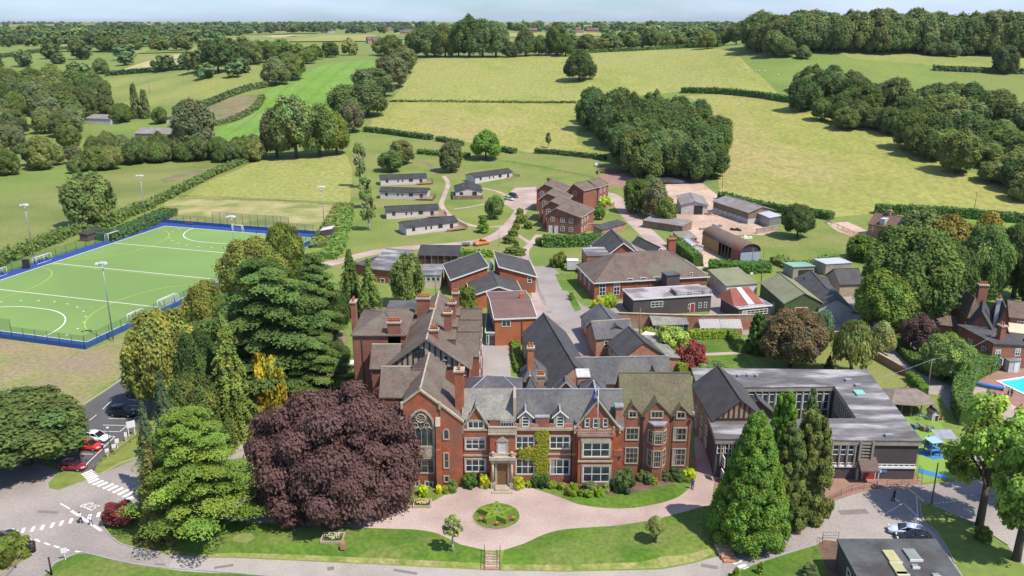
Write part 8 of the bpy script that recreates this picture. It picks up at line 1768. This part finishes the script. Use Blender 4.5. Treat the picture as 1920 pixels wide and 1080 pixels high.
def dugout(label, s_, t_, w=5.2):
    r = empty('dugout', label, 'shelter', Vector((*pitch(s_, t_), 0)), ag-math.pi/2); f = MB()
    for x in (-w/2, 0, w/2): f.cyl((x, 0, 0), (x, 0, 2.1), .05, .05, 5).cyl((x, 0, 2.1), (x, 1.4, 1.9), .05, .05, 5).cyl((x, 1.4, 1.9), (x, 1.5, 0), .05, .05, 5)
    f.cyl((-w/2, 0, 2.1), (w/2, 0, 2.1), .06, .06, 5).cyl((-w/2, 0, .1), (w/2, 0, .1), .06, .06, 5).build('frame', M['white'], r); MB().add([(-w/2, 0, 2.13), (w/2, 0, 2.13), (w/2, 1.4, 1.93), (-w/2, 1.4, 1.93), (-w/2, 1.5, 0), (w/2, 1.5, 0)], [(0, 1, 2, 3), (3, 2, 5, 4)]).build('canopy', M['net'], r)
    for i in range(6): x = -w/2+.5+i*(w-1)/5; MB().box(x-.22, x+.22, .8, 1.2, .35, .45).box(x-.22, x+.22, 1.15, 1.22, .45, .9).build('seat', M['blue'], r)
dugout('white framed dugout with blue seats nearest the left edge', PWID+2.6, PLEN*.34); dugout('white framed dugout with blue seats right of the black box', PWID+2.6, PLEN*.50)
r = empty('equipment_box', 'tall black box between the two dugouts', 'box', Vector((*pitch(PWID+2.6, PLEN*.435), 0))); MB().box(-.7, .7, -.6, .6, 0, 2.3).box(-.75, .75, -.65, .65, 2.3, 2.4).build('cabinet', M['black'], r); MB().box(-.6, .6, -.64, -.602, .1, 2.2).build('door', M['timber'], r)
for px, py, n_, l_ in ((388-5, 421, 'red bench on the blue surround behind the far goal line', 'rustred'),):
    r = empty('bench', n_, 'bench', G(355, 421), ag); MB().box(-1.6, 1.6, -.2, .2, .42, .5).build('seat', M[l_], r)
    for x in (-1.3, 1.3): MB().box(x-.05, x+.05, -.18, .18, 0, .42).build('leg', M[l_], r)
for i, (px, py) in enumerate(((586, 456), (588, 464))):
    r = empty('green_table', 'green roofed picnic bench, the ' + ('upper' if i == 0 else 'lower') + ' of two beside the pitch steps', 'bench', G(px+6, py), .2); MB().box(-2, 2, -.8, .8, 1.0, 1.1).build('table_top', M['teal'], r)
    for x in (-1.6, 1.6): MB().box(x-.08, x+.08, -.6, .6, 0, 1.0).build('leg', M['greenmetal'], r)
# ---------------- forecourt ----------------
cb = G(931, 968); RB = 3.6*43/43*mpp(cb)/mpp(cb); RB = 43*mpp(cb)
r = empty('round_bed', 'round grass edged bed in the middle of the pink forecourt', 'flower bed', cb)
def disc(R0, R1, z0, z1, name, m, par, n=40):
    q = MB(); vs = []
    for i in range(n): a = 2*math.pi*i/n; c_, s_ = math.cos(a), math.sin(a); vs += [(R1*c_, R1*s_, z0), (R1*c_, R1*s_, z1), (R0*c_, R0*s_, z1)]
    fs = []
    for i in range(n): j = (i+1) % n; fs += [(3*i, 3*j, 3*j+1, 3*i+1)] + ([(3*i+1, 3*j+1, 3*j+2, 3*i+2)] if R0 > 0 else [])
    if R0 <= 0: q.add(vs, fs); q.f.append(tuple(3*i+1 for i in range(n))); q.m.append(0); q.sm.append(False)
    else: q.add(vs, fs)
    return q.build(name, M[m], par)
disc(RB*.80, RB, -.05, .14, 'grass_ring', 'lawn', r); disc(0, RB*.81, -.05, .10, 'soil', 'soil', r); disc(RB+.01, RB+.14, -.05, .07, 'edging', 'stone', r)
M['box'] = mat('clipped_box', (.17, .25, .02), (.12, .19, .018), 3, .9, fine=(9, .3), bump=.4)
st = MB(); pts = [(RB*.74*math.sin(2*math.pi*i/5), RB*.74*math.cos(2*math.pi*i/5)) for i in range(5)]
for i in range(5):
    p = Vector(pts[i]); q = Vector(pts[(i+2) % 5]); d = (q-p).normalized(); n2 = Vector((-d.y, d.x))*.27; p = p-d*.1; q = q+d*.1; z1 = .85+.004*i
    st.add([(*(p+n2), 0.02), (*(q+n2), 0.02), (*(q-n2), 0.02), (*(p-n2), 0.02), (*(p+n2*.85), z1), (*(q+n2*.85), z1), (*(q-n2*.85), z1), (*(p-n2*.85), z1)], [(3, 2, 1, 0), (4, 5, 6, 7), (0, 1, 5, 4), (1, 2, 6, 5), (2, 3, 7, 6), (3, 0, 4, 7)])
so_ = empty('star_hedge', 'five pointed star of clipped lime green box hedge in the round bed', 'hedge', cb); st.build('hedge', M['box'], so_)
tree('bush', 'small grey green shrub at the centre of the star hedge', 'bush', (.15, .18, .09), cb, .55, .95, 'bush', None, None)
def flowers(name, label, loc, rx, ry, h, n=60, cols=((.6, .45, .03), (.55, .2, .03), (.6, .58, .5)), base=None, group=None):
    r = empty(name, label, 'flower bed' if base is None else 'planter', loc, 0, group)
    if base: b = MB().box(-rx-.15, rx+.15, -ry-.15, -ry, 0, h).box(-rx-.15, rx+.15, ry, ry+.15, 0, h).box(-rx-.15, -rx, -ry, ry, 0, h).box(rx, rx+.15, -ry, ry, 0, h); b.build('box', M[base], r); MB().box(-rx, rx, -ry, ry, 0, h-.08).build('soil', M['soil'], r)
    fo_ = bpy.data.objects.new('foliage', CR['bush'][0]); link(fo_, r); fo_.scale = (rx*.95, ry*.95, .25); fo_.location = (0, 0, h-.1); fo_.color = (.08, .12, .03, 1)
    g_ = random.Random(n)
    for k, c in enumerate(cols):
        q = MB()
        for i in range(n//len(cols)): a = g_.uniform(0, 6.28); d = math.sqrt(g_.random()); q.ball((rx*.85*d*math.cos(a), ry*.85*d*math.sin(a), h+.12+g_.uniform(0, .12)), .06+.03*g_.random(), 5, 3)
        o_ = q.build('blossom', plain('petals_%d_%d' % (int(c[0]*100), int(c[1]*100)), c, .9), r); o_['kind'] = 'stuff'
    return r
flowers('flower_bed', 'square stone edged bed of yellow and orange flowers by the drive', G(792, 946), 1.1, .8, .35, 120, base='stone')
flowers('flower_bed', 'square stone edged bed of pale yellow flowers under the copper beech', G(624, 1010), 1.3, .9, .3, 70, ((.55, .5, .2), (.6, .58, .5)), base='stone')
for x, y, lb in ((907, 914, 'outer left grey trough of white flowers by the porch'), (917, 911, 'inner left grey trough of white flowers by the porch'), (957, 914, 'inner right grey trough of white flowers by the porch'), (968, 916, 'outer right grey trough of white flowers by the porch')):
    flowers('flower_trough', lb, G(x, y), .38, .2, .35, 30, ((.7, .7, .7), (.5, .52, .6)), base='lead')
for k in range(3): flowers('flower_clump', ('orange flowers at the left foot of the star hedge', 'yellow flowers in front of the star hedge', 'yellow flowers at the right foot of the star hedge')[k], cb+Vector(((-2.2, 0, 2.2)[k], (-1.2, -2.2, -1.0)[k], .1)), .35, .35, .1, 14, ((.6, .5, .03), (.6, .25, .03)))
c = G(643, 1028); r = empty('stone_marker', 'small standing stone on the lawn beside the pale flower bed', 'stone', c); MB().loft([[(x*w, y*w, z) for x, y in ((-.3, -.2), (.3, -.22), (.28, .2), (-.26, .22))] for w, z in ((1, -.1), (1.05, .3), (.85, .75), (.5, .95))]).build('stone', M['oldbrick'], r)
# steps from drive to road, with rails
sa = G(923, 1034); r = empty('lawn_steps', 'brick steps with black handrails leading from forecourt down to the road', 'steps', (sa.x, sa.y, 0)); yb = G(923, 1069).y-sa.y; n_ = 7
for i in range(n_): y1 = yb*(i/n_); MB().box(-.85, .85, yb*((i+1)/n_), y1, -1.3, -.08-.92*i/n_+.02).build('step', M['oldbrick'] if i % 2 == 0 else M['stone'], r)
for x in (-.98, .98):
    q = MB(); 
    for i in range(4): y = yb*i/3; z = -1.0*i/3; q.cyl((x, y, z-.2), (x, y, z+.95), .035, .035, 5)
    q.cyl((x, 0, .95), (x, yb, -.05), .04, .04, 5); q.build('handrail', M['black'], r)
sa2 = G(1352, 1022); r = empty('lawn_steps', 'second flight of brick steps at the right end of the lawn', 'steps', (sa2.x, sa2.y, 0))
for i in range(5): MB().box(-.9+.15*i, .9+.15*i, -.6*(i+1), -.6*i, -1.2, .03-.2*i).build('step', M['oldbrick'], r)
# flag pole
fpx = fx(1120, Ym-1.9, 9); r = empty('flagpole', 'white flagpole with drooping blue flag on the balustraded bay', 'flagpole', (fpx, Ym-1.7, ztop(806, Ym-1.7))); hh = ztop(728, Ym-1.7)-ztop(806, Ym-1.7)
MB().cyl((0, 0, 0), (0, 0, hh), .06, .035, 8).build('pole', M['white'], r); MB().ball((0, 0, hh+.08), .1, 8, 6).build('finial', M['lead'], r)
fl = MB(); cols_ = 7; rows_ = 5
fv = [(-(.06+.13*i), .12*math.sin(i*1.4)+.0*j, hh-.25-.22*j-.13*i) for j in range(rows_) for i in range(cols_)]; fv += [(x, y+.015, z) for x, y, z in fv]
fl.add(fv, [(j*cols_+i, j*cols_+i+1, (j+1)*cols_+i+1, (j+1)*cols_+i) for j in range(rows_-1) for i in range(cols_-1)]+[((j+1)*cols_+i+35, (j+1)*cols_+i+36, j*cols_+i+36, j*cols_+i+35) for j in range(rows_-1) for i in range(cols_-1)]); fl.build('flag', mat('blue_flag', (.03, .06, .3), (.25, .2, .25), 1.2), r)
# ---------------- pool ----------------
pc = [pw(*zM(1110, 860)), pw(*zM(1375, 985)), pw(*zM(1375, 795))]
pd = (pc[1]-pc[0]); pe = (pc[2]-pc[0]); pd.normalize(); pe = (pe - pd*pe.dot(pd)).normalized()
r = empty('swimming_pool', 'bright turquoise swimming pool with white edge at the right picture edge', 'pool', pc[0]); Lp, Wp = 25.0, 12.0
def pp(a, b, z): v = pd*a+pe*b; return (v.x, v.y, z)
q = MB().add([pp(.5, .5, .06), pp(Lp-.5, .5, .06), pp(Lp-.5, Wp-.5, .06), pp(.5, Wp-.5, .06)], [(0, 1, 2, 3)]); q.build('water', mat('pool_water', (.03, .50, .66), (.05, .58, .72), 1.2, .08, spec=.5), r)
q = MB()
for a0_, a1_, b0_, b1_ in ((0, Lp, 0, .5), (0, Lp, Wp-.5, Wp), (0, .5, .5, Wp-.5), (Lp-.5, Lp, .5, Wp-.5)): q.add([pp(a0_, b0_, .0), pp(a1_, b0_, .0), pp(a1_, b1_, .0), pp(a0_, b1_, .0), pp(a0_, b0_, .14), pp(a1_, b0_, .14), pp(a1_, b1_, .14), pp(a0_, b1_, .14)], [(4, 5, 6, 7), (0, 1, 5, 4), (1, 2, 6, 5), (2, 3, 7, 6), (3, 0, 4, 7)])
q.build('coping', M['white'], r)
c = G(*zM(1010, 915)); r = empty('pool_cover_roller', 'long blue pool cover roller on the brown terrace', 'roller', c, -.5); MB().cyl((-3, 0, .5), (3, 0, .5), .32, .32, 10).build('roll', mat('bright_blue_cover', (.04, .18, .5), (.03, .14, .42)), r)
for x in (-3.1, 3.1): MB().box(x-.08, x+.08, -.35, .35, 0, .85).build('stand', M['white'], r)
# ---------------- play area ----------------
for u, v, label, m in ((455, 500, 'blue play boat on the green play surface', 'playblue'), (560, 520, 'wooden play cube beside the blue boat', 'deck'), (615, 530, 'small green play table', 'teal'), (700, 400, 'red and white toy cart near the play hut', 'rustred'), (520, 405, 'green climbing dome on the play surface', 'teal')):
    c = G(*zN(u, v)); r = empty('play_equipment', label, 'play equipment', c, .4)
    if 'dome' in label:
        q = MB()
        for i in range(6): a = math.pi*i/6; pr = None
        for i in range(6):
            a = math.pi*i/6; prv = None
            for j in range(9): t = math.pi*j/8; p = (1.5*math.cos(t)*math.cos(a), 1.5*math.cos(t)*math.sin(a), .9*math.sin(t)); (q.cyl(prv, p, .03, .03, 4) if prv else None); prv = p
        q.build('bars', M[m], r)
    else: MB().box(-.6, .6, -.45, .45, .35, .5).box(-.6, -.5, -.45, .45, 0, .8).box(.5, .6, -.45, .45, 0, .8).build('body', M[m], r); MB().box(-.4, .4, -.35, .35, .5, .75).build('seat', M['wood'], r)
c = G(*zN(640, 790)); r = empty('play_tower', 'blue roofed play tower with slide beside the classroom block', 'play equipment', c, .2)
for x in (-.8, .8):
    for y in (-.8, .8): MB().box(x-.06, x+.06, y-.06, y+.06, 0, 2.4).build('post', M['wood'], r)
MB().box(-.9, .9, -.9, .9, 1.0, 1.1).build('platform', M['playblue'], r); MB().box(-1, 1, -1, 1, 2.4, 2.48).build('canopy', mat('pale_blue_canopy', (.3, .45, .7), (.28, .42, .65)), r); q = MB(); q.slab([(.9, -.4, 1.1), (2.8, -.4, .15), (2.8, .4, .15), (.9, .4, 1.1)], .06); q.build('slide', M['playblue'], r)
r = empty('play_canopy', 'low grey fabric play canopy on white legs behind the ash tree', 'canopy', G(*zN(760, 700))); MB().slab([(-1.6, -1.2, 1.9), (1.6, -1.2, 1.9), (1.6, 1.2, 2.3), (-1.6, 1.2, 2.3)], .05).build('fabric', M['lead'], r)
for x in (-1.5, 1.5): MB().box(x-.05, x+.05, -1.15, -1.05, 0, 1.9).build('leg', M['white'], r)
# ---------------- fences, poles, signs ----------------
def rail_fence(label, pts, h=1.1, step=2.0, m='black', rails=(.55, 1.05), bars=0, name='railing', cat='railing', r_=.03):
    P_ = [G(*p) for p in pts]; r = empty(name, label, cat, P_[0]); O = P_[0]; k = 0; R_ = MB()
    for a, b in zip(P_[:-1], P_[1:]):
        n = max(1, int((b-a).length/step))
        for i in range(n + (1 if b is P_[-1] else 0)):
            p = a.lerp(b, i/n)-O
            if k < 95: MB().cyl(p-Vector((0, 0, .1)), p+Vector((0, 0, h)), r_, r_, 5).build('post', M[m], r)
            k += 1
        for z in rails: R_.cyl(a-O+Vector((0, 0, z*h/1.1)), b-O+Vector((0, 0, z*h/1.1)), r_*.7, r_*.7, 4)
        if bars:
            nb = int((b-a).length/bars)
            for i in range(nb): p = a.lerp(b, i/nb)-O; R_.cyl(p+Vector((0, 0, .1)), p+Vector((0, 0, h-.05)), .012, .012, 3)
    R_.build('rail', M[m], r); return r
rail_fence('black metal railing curving along the pink paving edge', [zO(140, 440), zO(170, 420), zO(250, 375), zO(350, 320), zO(440, 285), zO(545, 262), zO(655, 255)], bars=.35)
rail_fence('second black railing in front of the classroom block', [zO(740, 240), zO(870, 228), zO(1000, 215), zO(1040, 225)], bars=.35)
rail_fence('dark railing along the grass strip by the car park', [(176, 882), (190, 866), (215, 852), (245, 830), (272, 808)], bars=0, m='wood', r_=.05)
rail_fence('low black railing beside the crossing near the maple', [(240, 962), (262, 945), (272, 935)], bars=.4)
rail_fence('black railing and gate by the grey flat roofed building', [zO(190, 735), zO(192, 690), zO(328, 690)], bars=.3)
rail_fence('weathered timber rail fence in the bottom left corner', [(-10, 1065), (20, 1040), (34, 1030)], m='wood', r_=.07, step=2.4, name='timber_fence', cat='fence')
rail_fence('timber rail fence by the road in the bottom left', [(0, 1100), (30, 1065), (48, 1042), (54, 1022)], m='wood', r_=.07, step=2.4, name='timber_fence', cat='fence')
rail_fence('timber post and rail fence across the dry bank above the pitch', [(338, 371), (420, 374), (520, 379), (600, 386), (662, 392)], m='wood', r_=.06, step=3.2, rails=(.5, .8, 1.05), name='timber_fence', cat='fence')
rail_fence('timber rail fence beside the pitch steps bank', [(650, 402), (636, 430), (618, 460), (596, 478)], m='wood', r_=.06, step=3, rails=(.5, .8, 1.05), name='timber_fence', cat='fence')
rail_fence('timber fence in front of the farmhouse yard', [(1548, 418), (1570, 426), (1600, 440), (1622, 448)], m='wood', r_=.07, step=3, rails=(.5, .8, 1.05), name='timber_fence', cat='fence')
rail_fence('wire fence of thin posts above the lodges', [(900, 300), (950, 305), (1010, 315), (1060, 325), (1110, 335), (1128, 345)], m='wood', r_=.05, step=4, rails=(.5, .8, 1.05), name='timber_fence', cat='fence')
rail_fence('dark railings beside the central lane steps', [(1004, 520), (1010, 548), (1022, 572)], bars=0)
rail_fence('fence round the green play area', [zN(490, 1010), zN(530, 1060)], bars=.3, m='greenmetal', h=1.5)
def pole(label, px, py, yt, r_=.12, m='wood', name='wooden_pole', cat='pole', arm=False, dark=False):
    b = G(px, py); h = ztop(yt, b.y)-b.z; r = empty(name, label, cat, b); MB().cyl((0, 0, -.2), (0, 0, h), r_, r_*.7, 7).build('shaft', M[m], r)
    if arm: MB().box(-.5, .5, -.05, .05, h-.4, h-.28).build('crossarm', M[m], r); MB().ball((.4, 0, h-.2), .08, 6, 4).build('insulator', M['white'], r)
    return r
pole('tall dark telegraph pole at the lane bend before the play shelter', 1738, 736, 672, arm=True); pole('tall dark pole at the tip of the right grass verge', 1746, 946, 868)
pole('lamp column on the grass beside the campus road', 935.5, 463, 423, .07, 'metal', 'lamp_post', 'lamp post'); pole('telegraph pole beside the right hay field hedge', 1354, 353, 318); pole('telegraph pole in front of the arched barn', 1409, 505, 465); pole('tall thin pole right of the arched barn', 1427, 530, 462)
pole('telegraph pole in the right hay field', 1825, 404, 360, arm=True); pole('telegraph pole in the far left field', 281, 175, 145); pole('grey pole in front of the cream classroom', 817, 556, 508, .08, 'metal'); pole('thin pole beside the garden wall', 1198, 638, 577); pole('pole standing in the paddock beside farmhouse drive', 1633, 449, 424)
for i, (u, v, h, w, lb) in enumerate(((1030, 735, 2.6, 1.3, 'large white notice board on two legs above the car park grass'), (985, 780, 1.6, .45, 'small white sign next to the large notice board'), (918, 835, 1.7, .6, 'middle white sign along the car park path'), (893, 865, 1.4, .6, 'low white sign near the path fence'), (840, 905, 1.5, .55, 'nearest white sign at the path end'))):
    c = G(*zR(u, v)) if False else G(u/4.153, 640+v/4.153); r = empty('white_sign', lb, 'sign', c, .6); MB().box(-w/2, w/2, -.04, .04, h*.55, h).build('board', M['white'], r)
    for x in ((-w*.35, w*.35) if w > 1 else (0,)): MB().box(x-.06, x+.06, .041, .12, 0, h*.9).build('post', M['white'], r)
c = G(208.5, 850); r = empty('lamp_post', 'slim dark lamp post between car park bays and white signs', 'lamp post', c); h = ztop(804, c.y); MB().cyl((0, 0, 0), (0, 0, h), .07, .05, 6).build('pole', M['black'], r); MB().ball((0, 0, h+.15), (.28, .28, .2), 8, 6).build('lamp', M['tin'], r)
for u, v, lb in ((510, 955, 'white finger sign on the lower left lawn corner'), ):
    c = G(u/4.1545, 820+v/4.1545); r = empty('white_sign', lb, 'sign', c, .3); MB().box(-.35, .35, -.03, .03, 1.0, 1.7).build('board', M['white'], r); MB().box(-.05, .05, .031, .1, 0, 1.6).build('post', M['white'], r)
for px, py, h, lb in ((97, 1078, 2.4, 'dark wooden gate post at the bottom edge'), (250/1, 962, 1.2, 'black bollard by the crossing maple'), (266, 940, 1.1, 'black bollard behind the crossing maple')):
    c = G(px, py); r = empty('post', lb, 'post', c); MB().cyl((0, 0, 0), (0, 0, h), .12, .1, 8).build('shaft', M['timber'], r); MB().ball((0, 0, h), .13, 8, 4).build('cap', M['timber'], r)
c = G(61, 1034); r = empty('black_bin', 'rounded black litter bin on the left verge', 'bin', c); MB().cyl((0, 0, 0), (0, 0, 1.2), .42, .48, 12).build('body', M['black'], r); MB().ball((0, 0, 1.2), (.5, .5, .3), 12, 6).build('lid', M['black'], r)
c = G(1569, 889); r = empty('wheelie_bin', 'black wheelie bin against the classroom block wall', 'bin', c); MB().loft([[(-.28, -.3, 0), (.28, -.3, 0), (.28, .3, 0), (-.28, .3, 0)], [(-.36, -.38, 1.15), (.36, -.38, 1.15), (.36, .38, 1.15), (-.36, .38, 1.15)]]).build('body', M['black'], r); MB().box(-.4, .4, -.42, .42, 1.152, 1.25).build('lid', M['black'], r)
for i in range(4):
    c = G(1340+i*2, 838-i*3); r = empty('wheelie_bin', ('black wheelie bins in shade beside the flat block, the ' + ('nearest', 'second', 'third', 'farthest')[i] + ' one'), 'bin', c); MB().box(-.3, .3, -.35, .35, 0, 1.1).build('body', M['black'], r); MB().box(-.33, .33, -.38, .38, 1.102, 1.2).build('lid', M['lead' if i == 1 else 'black'], r)
for i, (u, v, col) in enumerate(((1310, 495, 'teal'), (1360, 480, 'blue'))): c = G(*zK(u, v)); r = empty('wheelie_bin', ('green', 'blue')[i]+' bin standing under the cart shed eaves', 'bin', c); MB().box(-.5, .5, -.5, .5, 0, 1.3).build('body', M[col], r); MB().box(-.54, .54, -.54, .54, 1.302, 1.4).build('lid', M[col], r)
# farm clutter
tm = MB(); g_ = random.Random(4); c = G(1278, 340)
for i in range(260):
    a = g_.uniform(0, 6.28); d = math.sqrt(g_.random()); x, y = 13*d*math.cos(a), 4.5*d*math.sin(a); z = 1.6*(1-d*d)+.1
    for k in range(10):
        t0, t1 = 2*math.pi*k/10, 2*math.pi*(k+1)/10; tm.cyl((x+.4*math.cos(t0), y+.4*math.sin(t0), z+.12*g_.random()), (x+.4*math.cos(t1), y+.4*math.sin(t1), z+.1), .13, .13, 4, caps=False)
o_ = tm.build('tyre_heap', M['tyre']); o_.location = c; tag(o_, 'long heap of black tyres weighing down the silage below the copse', 'tyres', kind='stuff')
sl_ = MB().ball((0, 0, 0), (13.5, 4.8, 1.7), 20, 8); o_ = sl_.build('silage_sheet', mat('black_sheeting', (.03, .03, .032), (.05, .05, .055), 1, .5)); o_.location = c; tag(o_, 'black plastic silage sheet under the tyre heap', 'sheet')
r = empty('muck_clamp', 'concrete sided clamp of brown manure above the lane', 'clamp', G(1155, 324)); w_ = 1155*0+7.5; MB().box(-w_, w_, 3, 3.3, 0, 1.6).build('back_wall', M['wood'], r); MB().box(-w_-.3, -w_, -2, 3.3, 0, 1.6).build('side_wall', M['concrete'], r); MB().box(w_, w_+.3, -2, 3.3, 0, 2.2).build('side_wall', M['concrete'], r)
hp = MB().ball((0, .8, 0), (w_*.93, 2.2, 1.3), 14, 6); hp.build('manure', mat('manure', (.16, .08, .045), (.10, .05, .03), 1.5, .95, bump=.6), r)
r = empty('dog_kennel', 'white domed water tank beside the manure clamp', 'tank', G(1120, 312)); MB().cyl((0, 0, 0), (0, 0, 1.1), 1.3, 1.3, 12).ball((0, 0, 1.1), (1.3, 1.3, .4), 12, 5).build('tank', M['white'], r); MB().cyl((0, 0, 1.4), (0, 0, 1.7), .25, .25, 8).build('lid', M['lead'], r); r.name = 'water_tank'
EX = [(1330, 402, 'rusty gates and scrap leaning in the upper farmyard', 'rustred'), (1345, 425, 'grey feed troughs in the middle of the farmyard', 'metal'), (1286, 442, 'white gas bottles and drums by the farm lane', 'white'), (1380, 432, 'dark trailer load beside the white feed bags', 'black'), (1294, 488, 'blue crates at the farm lane bend', 'blue'), (1365, 400, 'timber pallets stacked near the livestock barn', 'deck'),
 (1345, 505, 'concrete blocks behind the clipped farm hedge', 'concrete'), (1575, 520, 'grey rubble heap between the concrete units', 'concrete'), (1620, 575, 'black sacks beside the service yard logs', 'black'), (1700, 600, 'metal drums under the chestnut trees', 'metal'), (1360, 600, 'wooden crates in the rear service yard', 'deck'), (1375, 560, 'bicycle frames and scrap by the olive roofed store', 'metal')]
for px, py, lb, m in (*EX, (1400, 446, 'pile of white feed bags beside the arched barn', 'white'), (1308, 474, 'yellow and white sacks by the farm lane', 'lemon'), (1290, 470, 'blue barrels beside the patched farm shed', 'blue'), (1275, 426, 'white plastic crates against the farm store', 'white'), (1320, 430, 'mixed scrap pallets beside the farm store', 'deck'), (1412, 512, 'white water trough in front of the arched barn', 'white'), (1600, 588, 'stacked logs beside the service yard', 'deck'), (1640, 600, 'sawn timber lying on the shaded service yard', 'deck'), (1404, 527, 'dark teal recycling tubs by the olive roofed store', 'teal')):
    c = G(px, py); r = empty('yard_pile', lb, 'pile', c, g_.uniform(-.5, .5))
    for i in range(9): x, y = g_.uniform(-1.4, 1.4), g_.uniform(-.8, .8); s_ = g_.uniform(.3, .55); MB().loft([[(x-s_, y-s_*.7, 0), (x+s_, y-s_*.7, 0), (x+s_, y+s_*.7, 0), (x-s_, y+s_*.7, 0)], [(x-s_*.8, y-s_*.6, s_*1.2), (x+s_*.85, y-s_*.55, s_*1.1), (x+s_*.8, y+s_*.6, s_*1.15), (x-s_*.85, y+s_*.5, s_*1.2)]]).build('sack' if m in ('white', 'lemon') else 'piece', M[m], r)
rail_fence('galvanised cattle gates in the middle of the farmyard', [zJ(470, 460), zJ(540, 455), zJ(580, 470)], m='metal', r_=.06, rails=(.3, .6, .9, 1.1), h=1.4, name='cattle_gate', cat='gate')
wall_run('yard_wall', 'low concrete block wall between farmyard and paddock', [zJ(960, 640), zJ(1050, 625), zJ(1190, 600)], 1.6, .25, 'concrete')
wall_run('lane_wall', 'old brick wall following the lane under the willow', [(1585, 640), (1640, 672), (1700, 706)], 1.5, .35, 'oldbrick')
# sheep
def sheep(i, px, py):
    r = empty('sheep', 'white sheep grazing on the green slope beside the hay field', 'sheep', G(px, py), g_.uniform(0, 6.28), 'sheep on the slope'); q = MB()
    q.ball((0, 0, .62), (.62, .32, .32), 10, 7).ball((.62, 0, .72), (.24, .15, .16), 8, 5)
    for x in (-.38, .38):
        for y in (-.15, .15): q.cyl((x, y, .5), (x+.02, y, .22), .085, .055, 6).cyl((x+.02, y, .24), (x, y, 0), .05, .045, 6)
    q.ball((.76, 0, .68), (.14, .08, .09), 6, 4).cyl((-.58, 0, .62), (-.68, 0, .42), .05, .03, 5)
    for y in (-.13, .13): q.ball((.60, y*1.2, .82), (.05, .09, .03), 5, 3)
    q.build('body', mat('wool', (.68, .64, .52), (.55, .51, .42), 4, .95), r)
for i, (x, y) in enumerate(((1387, 123), (1391, 126), (1398, 131), (1417, 134.5), (1423, 134.5), (1434, 135), (1459, 142), (1401, 130))): sheep(i, x, y)
# overhead cable between poles
A_ = G(1738, 736); za = ztop(674, A_.y); q = MB(); p0 = Vector((0, 0, za)); 
for tgt in (Vector((-24, -10, -za*.25)), Vector((18, 12, .5))):
    pr = p0
    for i in range(1, 9): t = i/8; p = p0+tgt*t-Vector((0, 0, 1.6*4*t*(1-t)*.5)); q.cyl(pr, p, .03, .03, 4, caps=False); pr = p
o_ = q.build('overhead_cable', M['lead']); o_.location = (A_.x, A_.y, 0); tag(o_, 'thin overhead cable strung from the lane bend telegraph pole', 'cable')
# ---------------- haze over the far country ----------------
hz_ = MB().box(-40000, 40000, -300, 31000, -3.5, 96); hm = bpy.data.materials.new('haze'); hm.use_nodes = True; t_ = hm.node_tree
for n_ in list(t_.nodes): t_.nodes.remove(n_)
pv = t_.nodes.new('ShaderNodeVolumePrincipled'); mo = t_.nodes.new('ShaderNodeOutputMaterial'); pv.inputs['Color'].default_value = (.88, .94, 1, 1); pv.inputs['Density'].default_value = HAZE; pv.inputs['Anisotropy'].default_value = .2
t_.links.new(pv.outputs[0], mo.inputs['Volume']); ho = hz_.build('haze', hm); tag(ho, kind='stuff', label='thin bluish haze hanging over the far countryside');
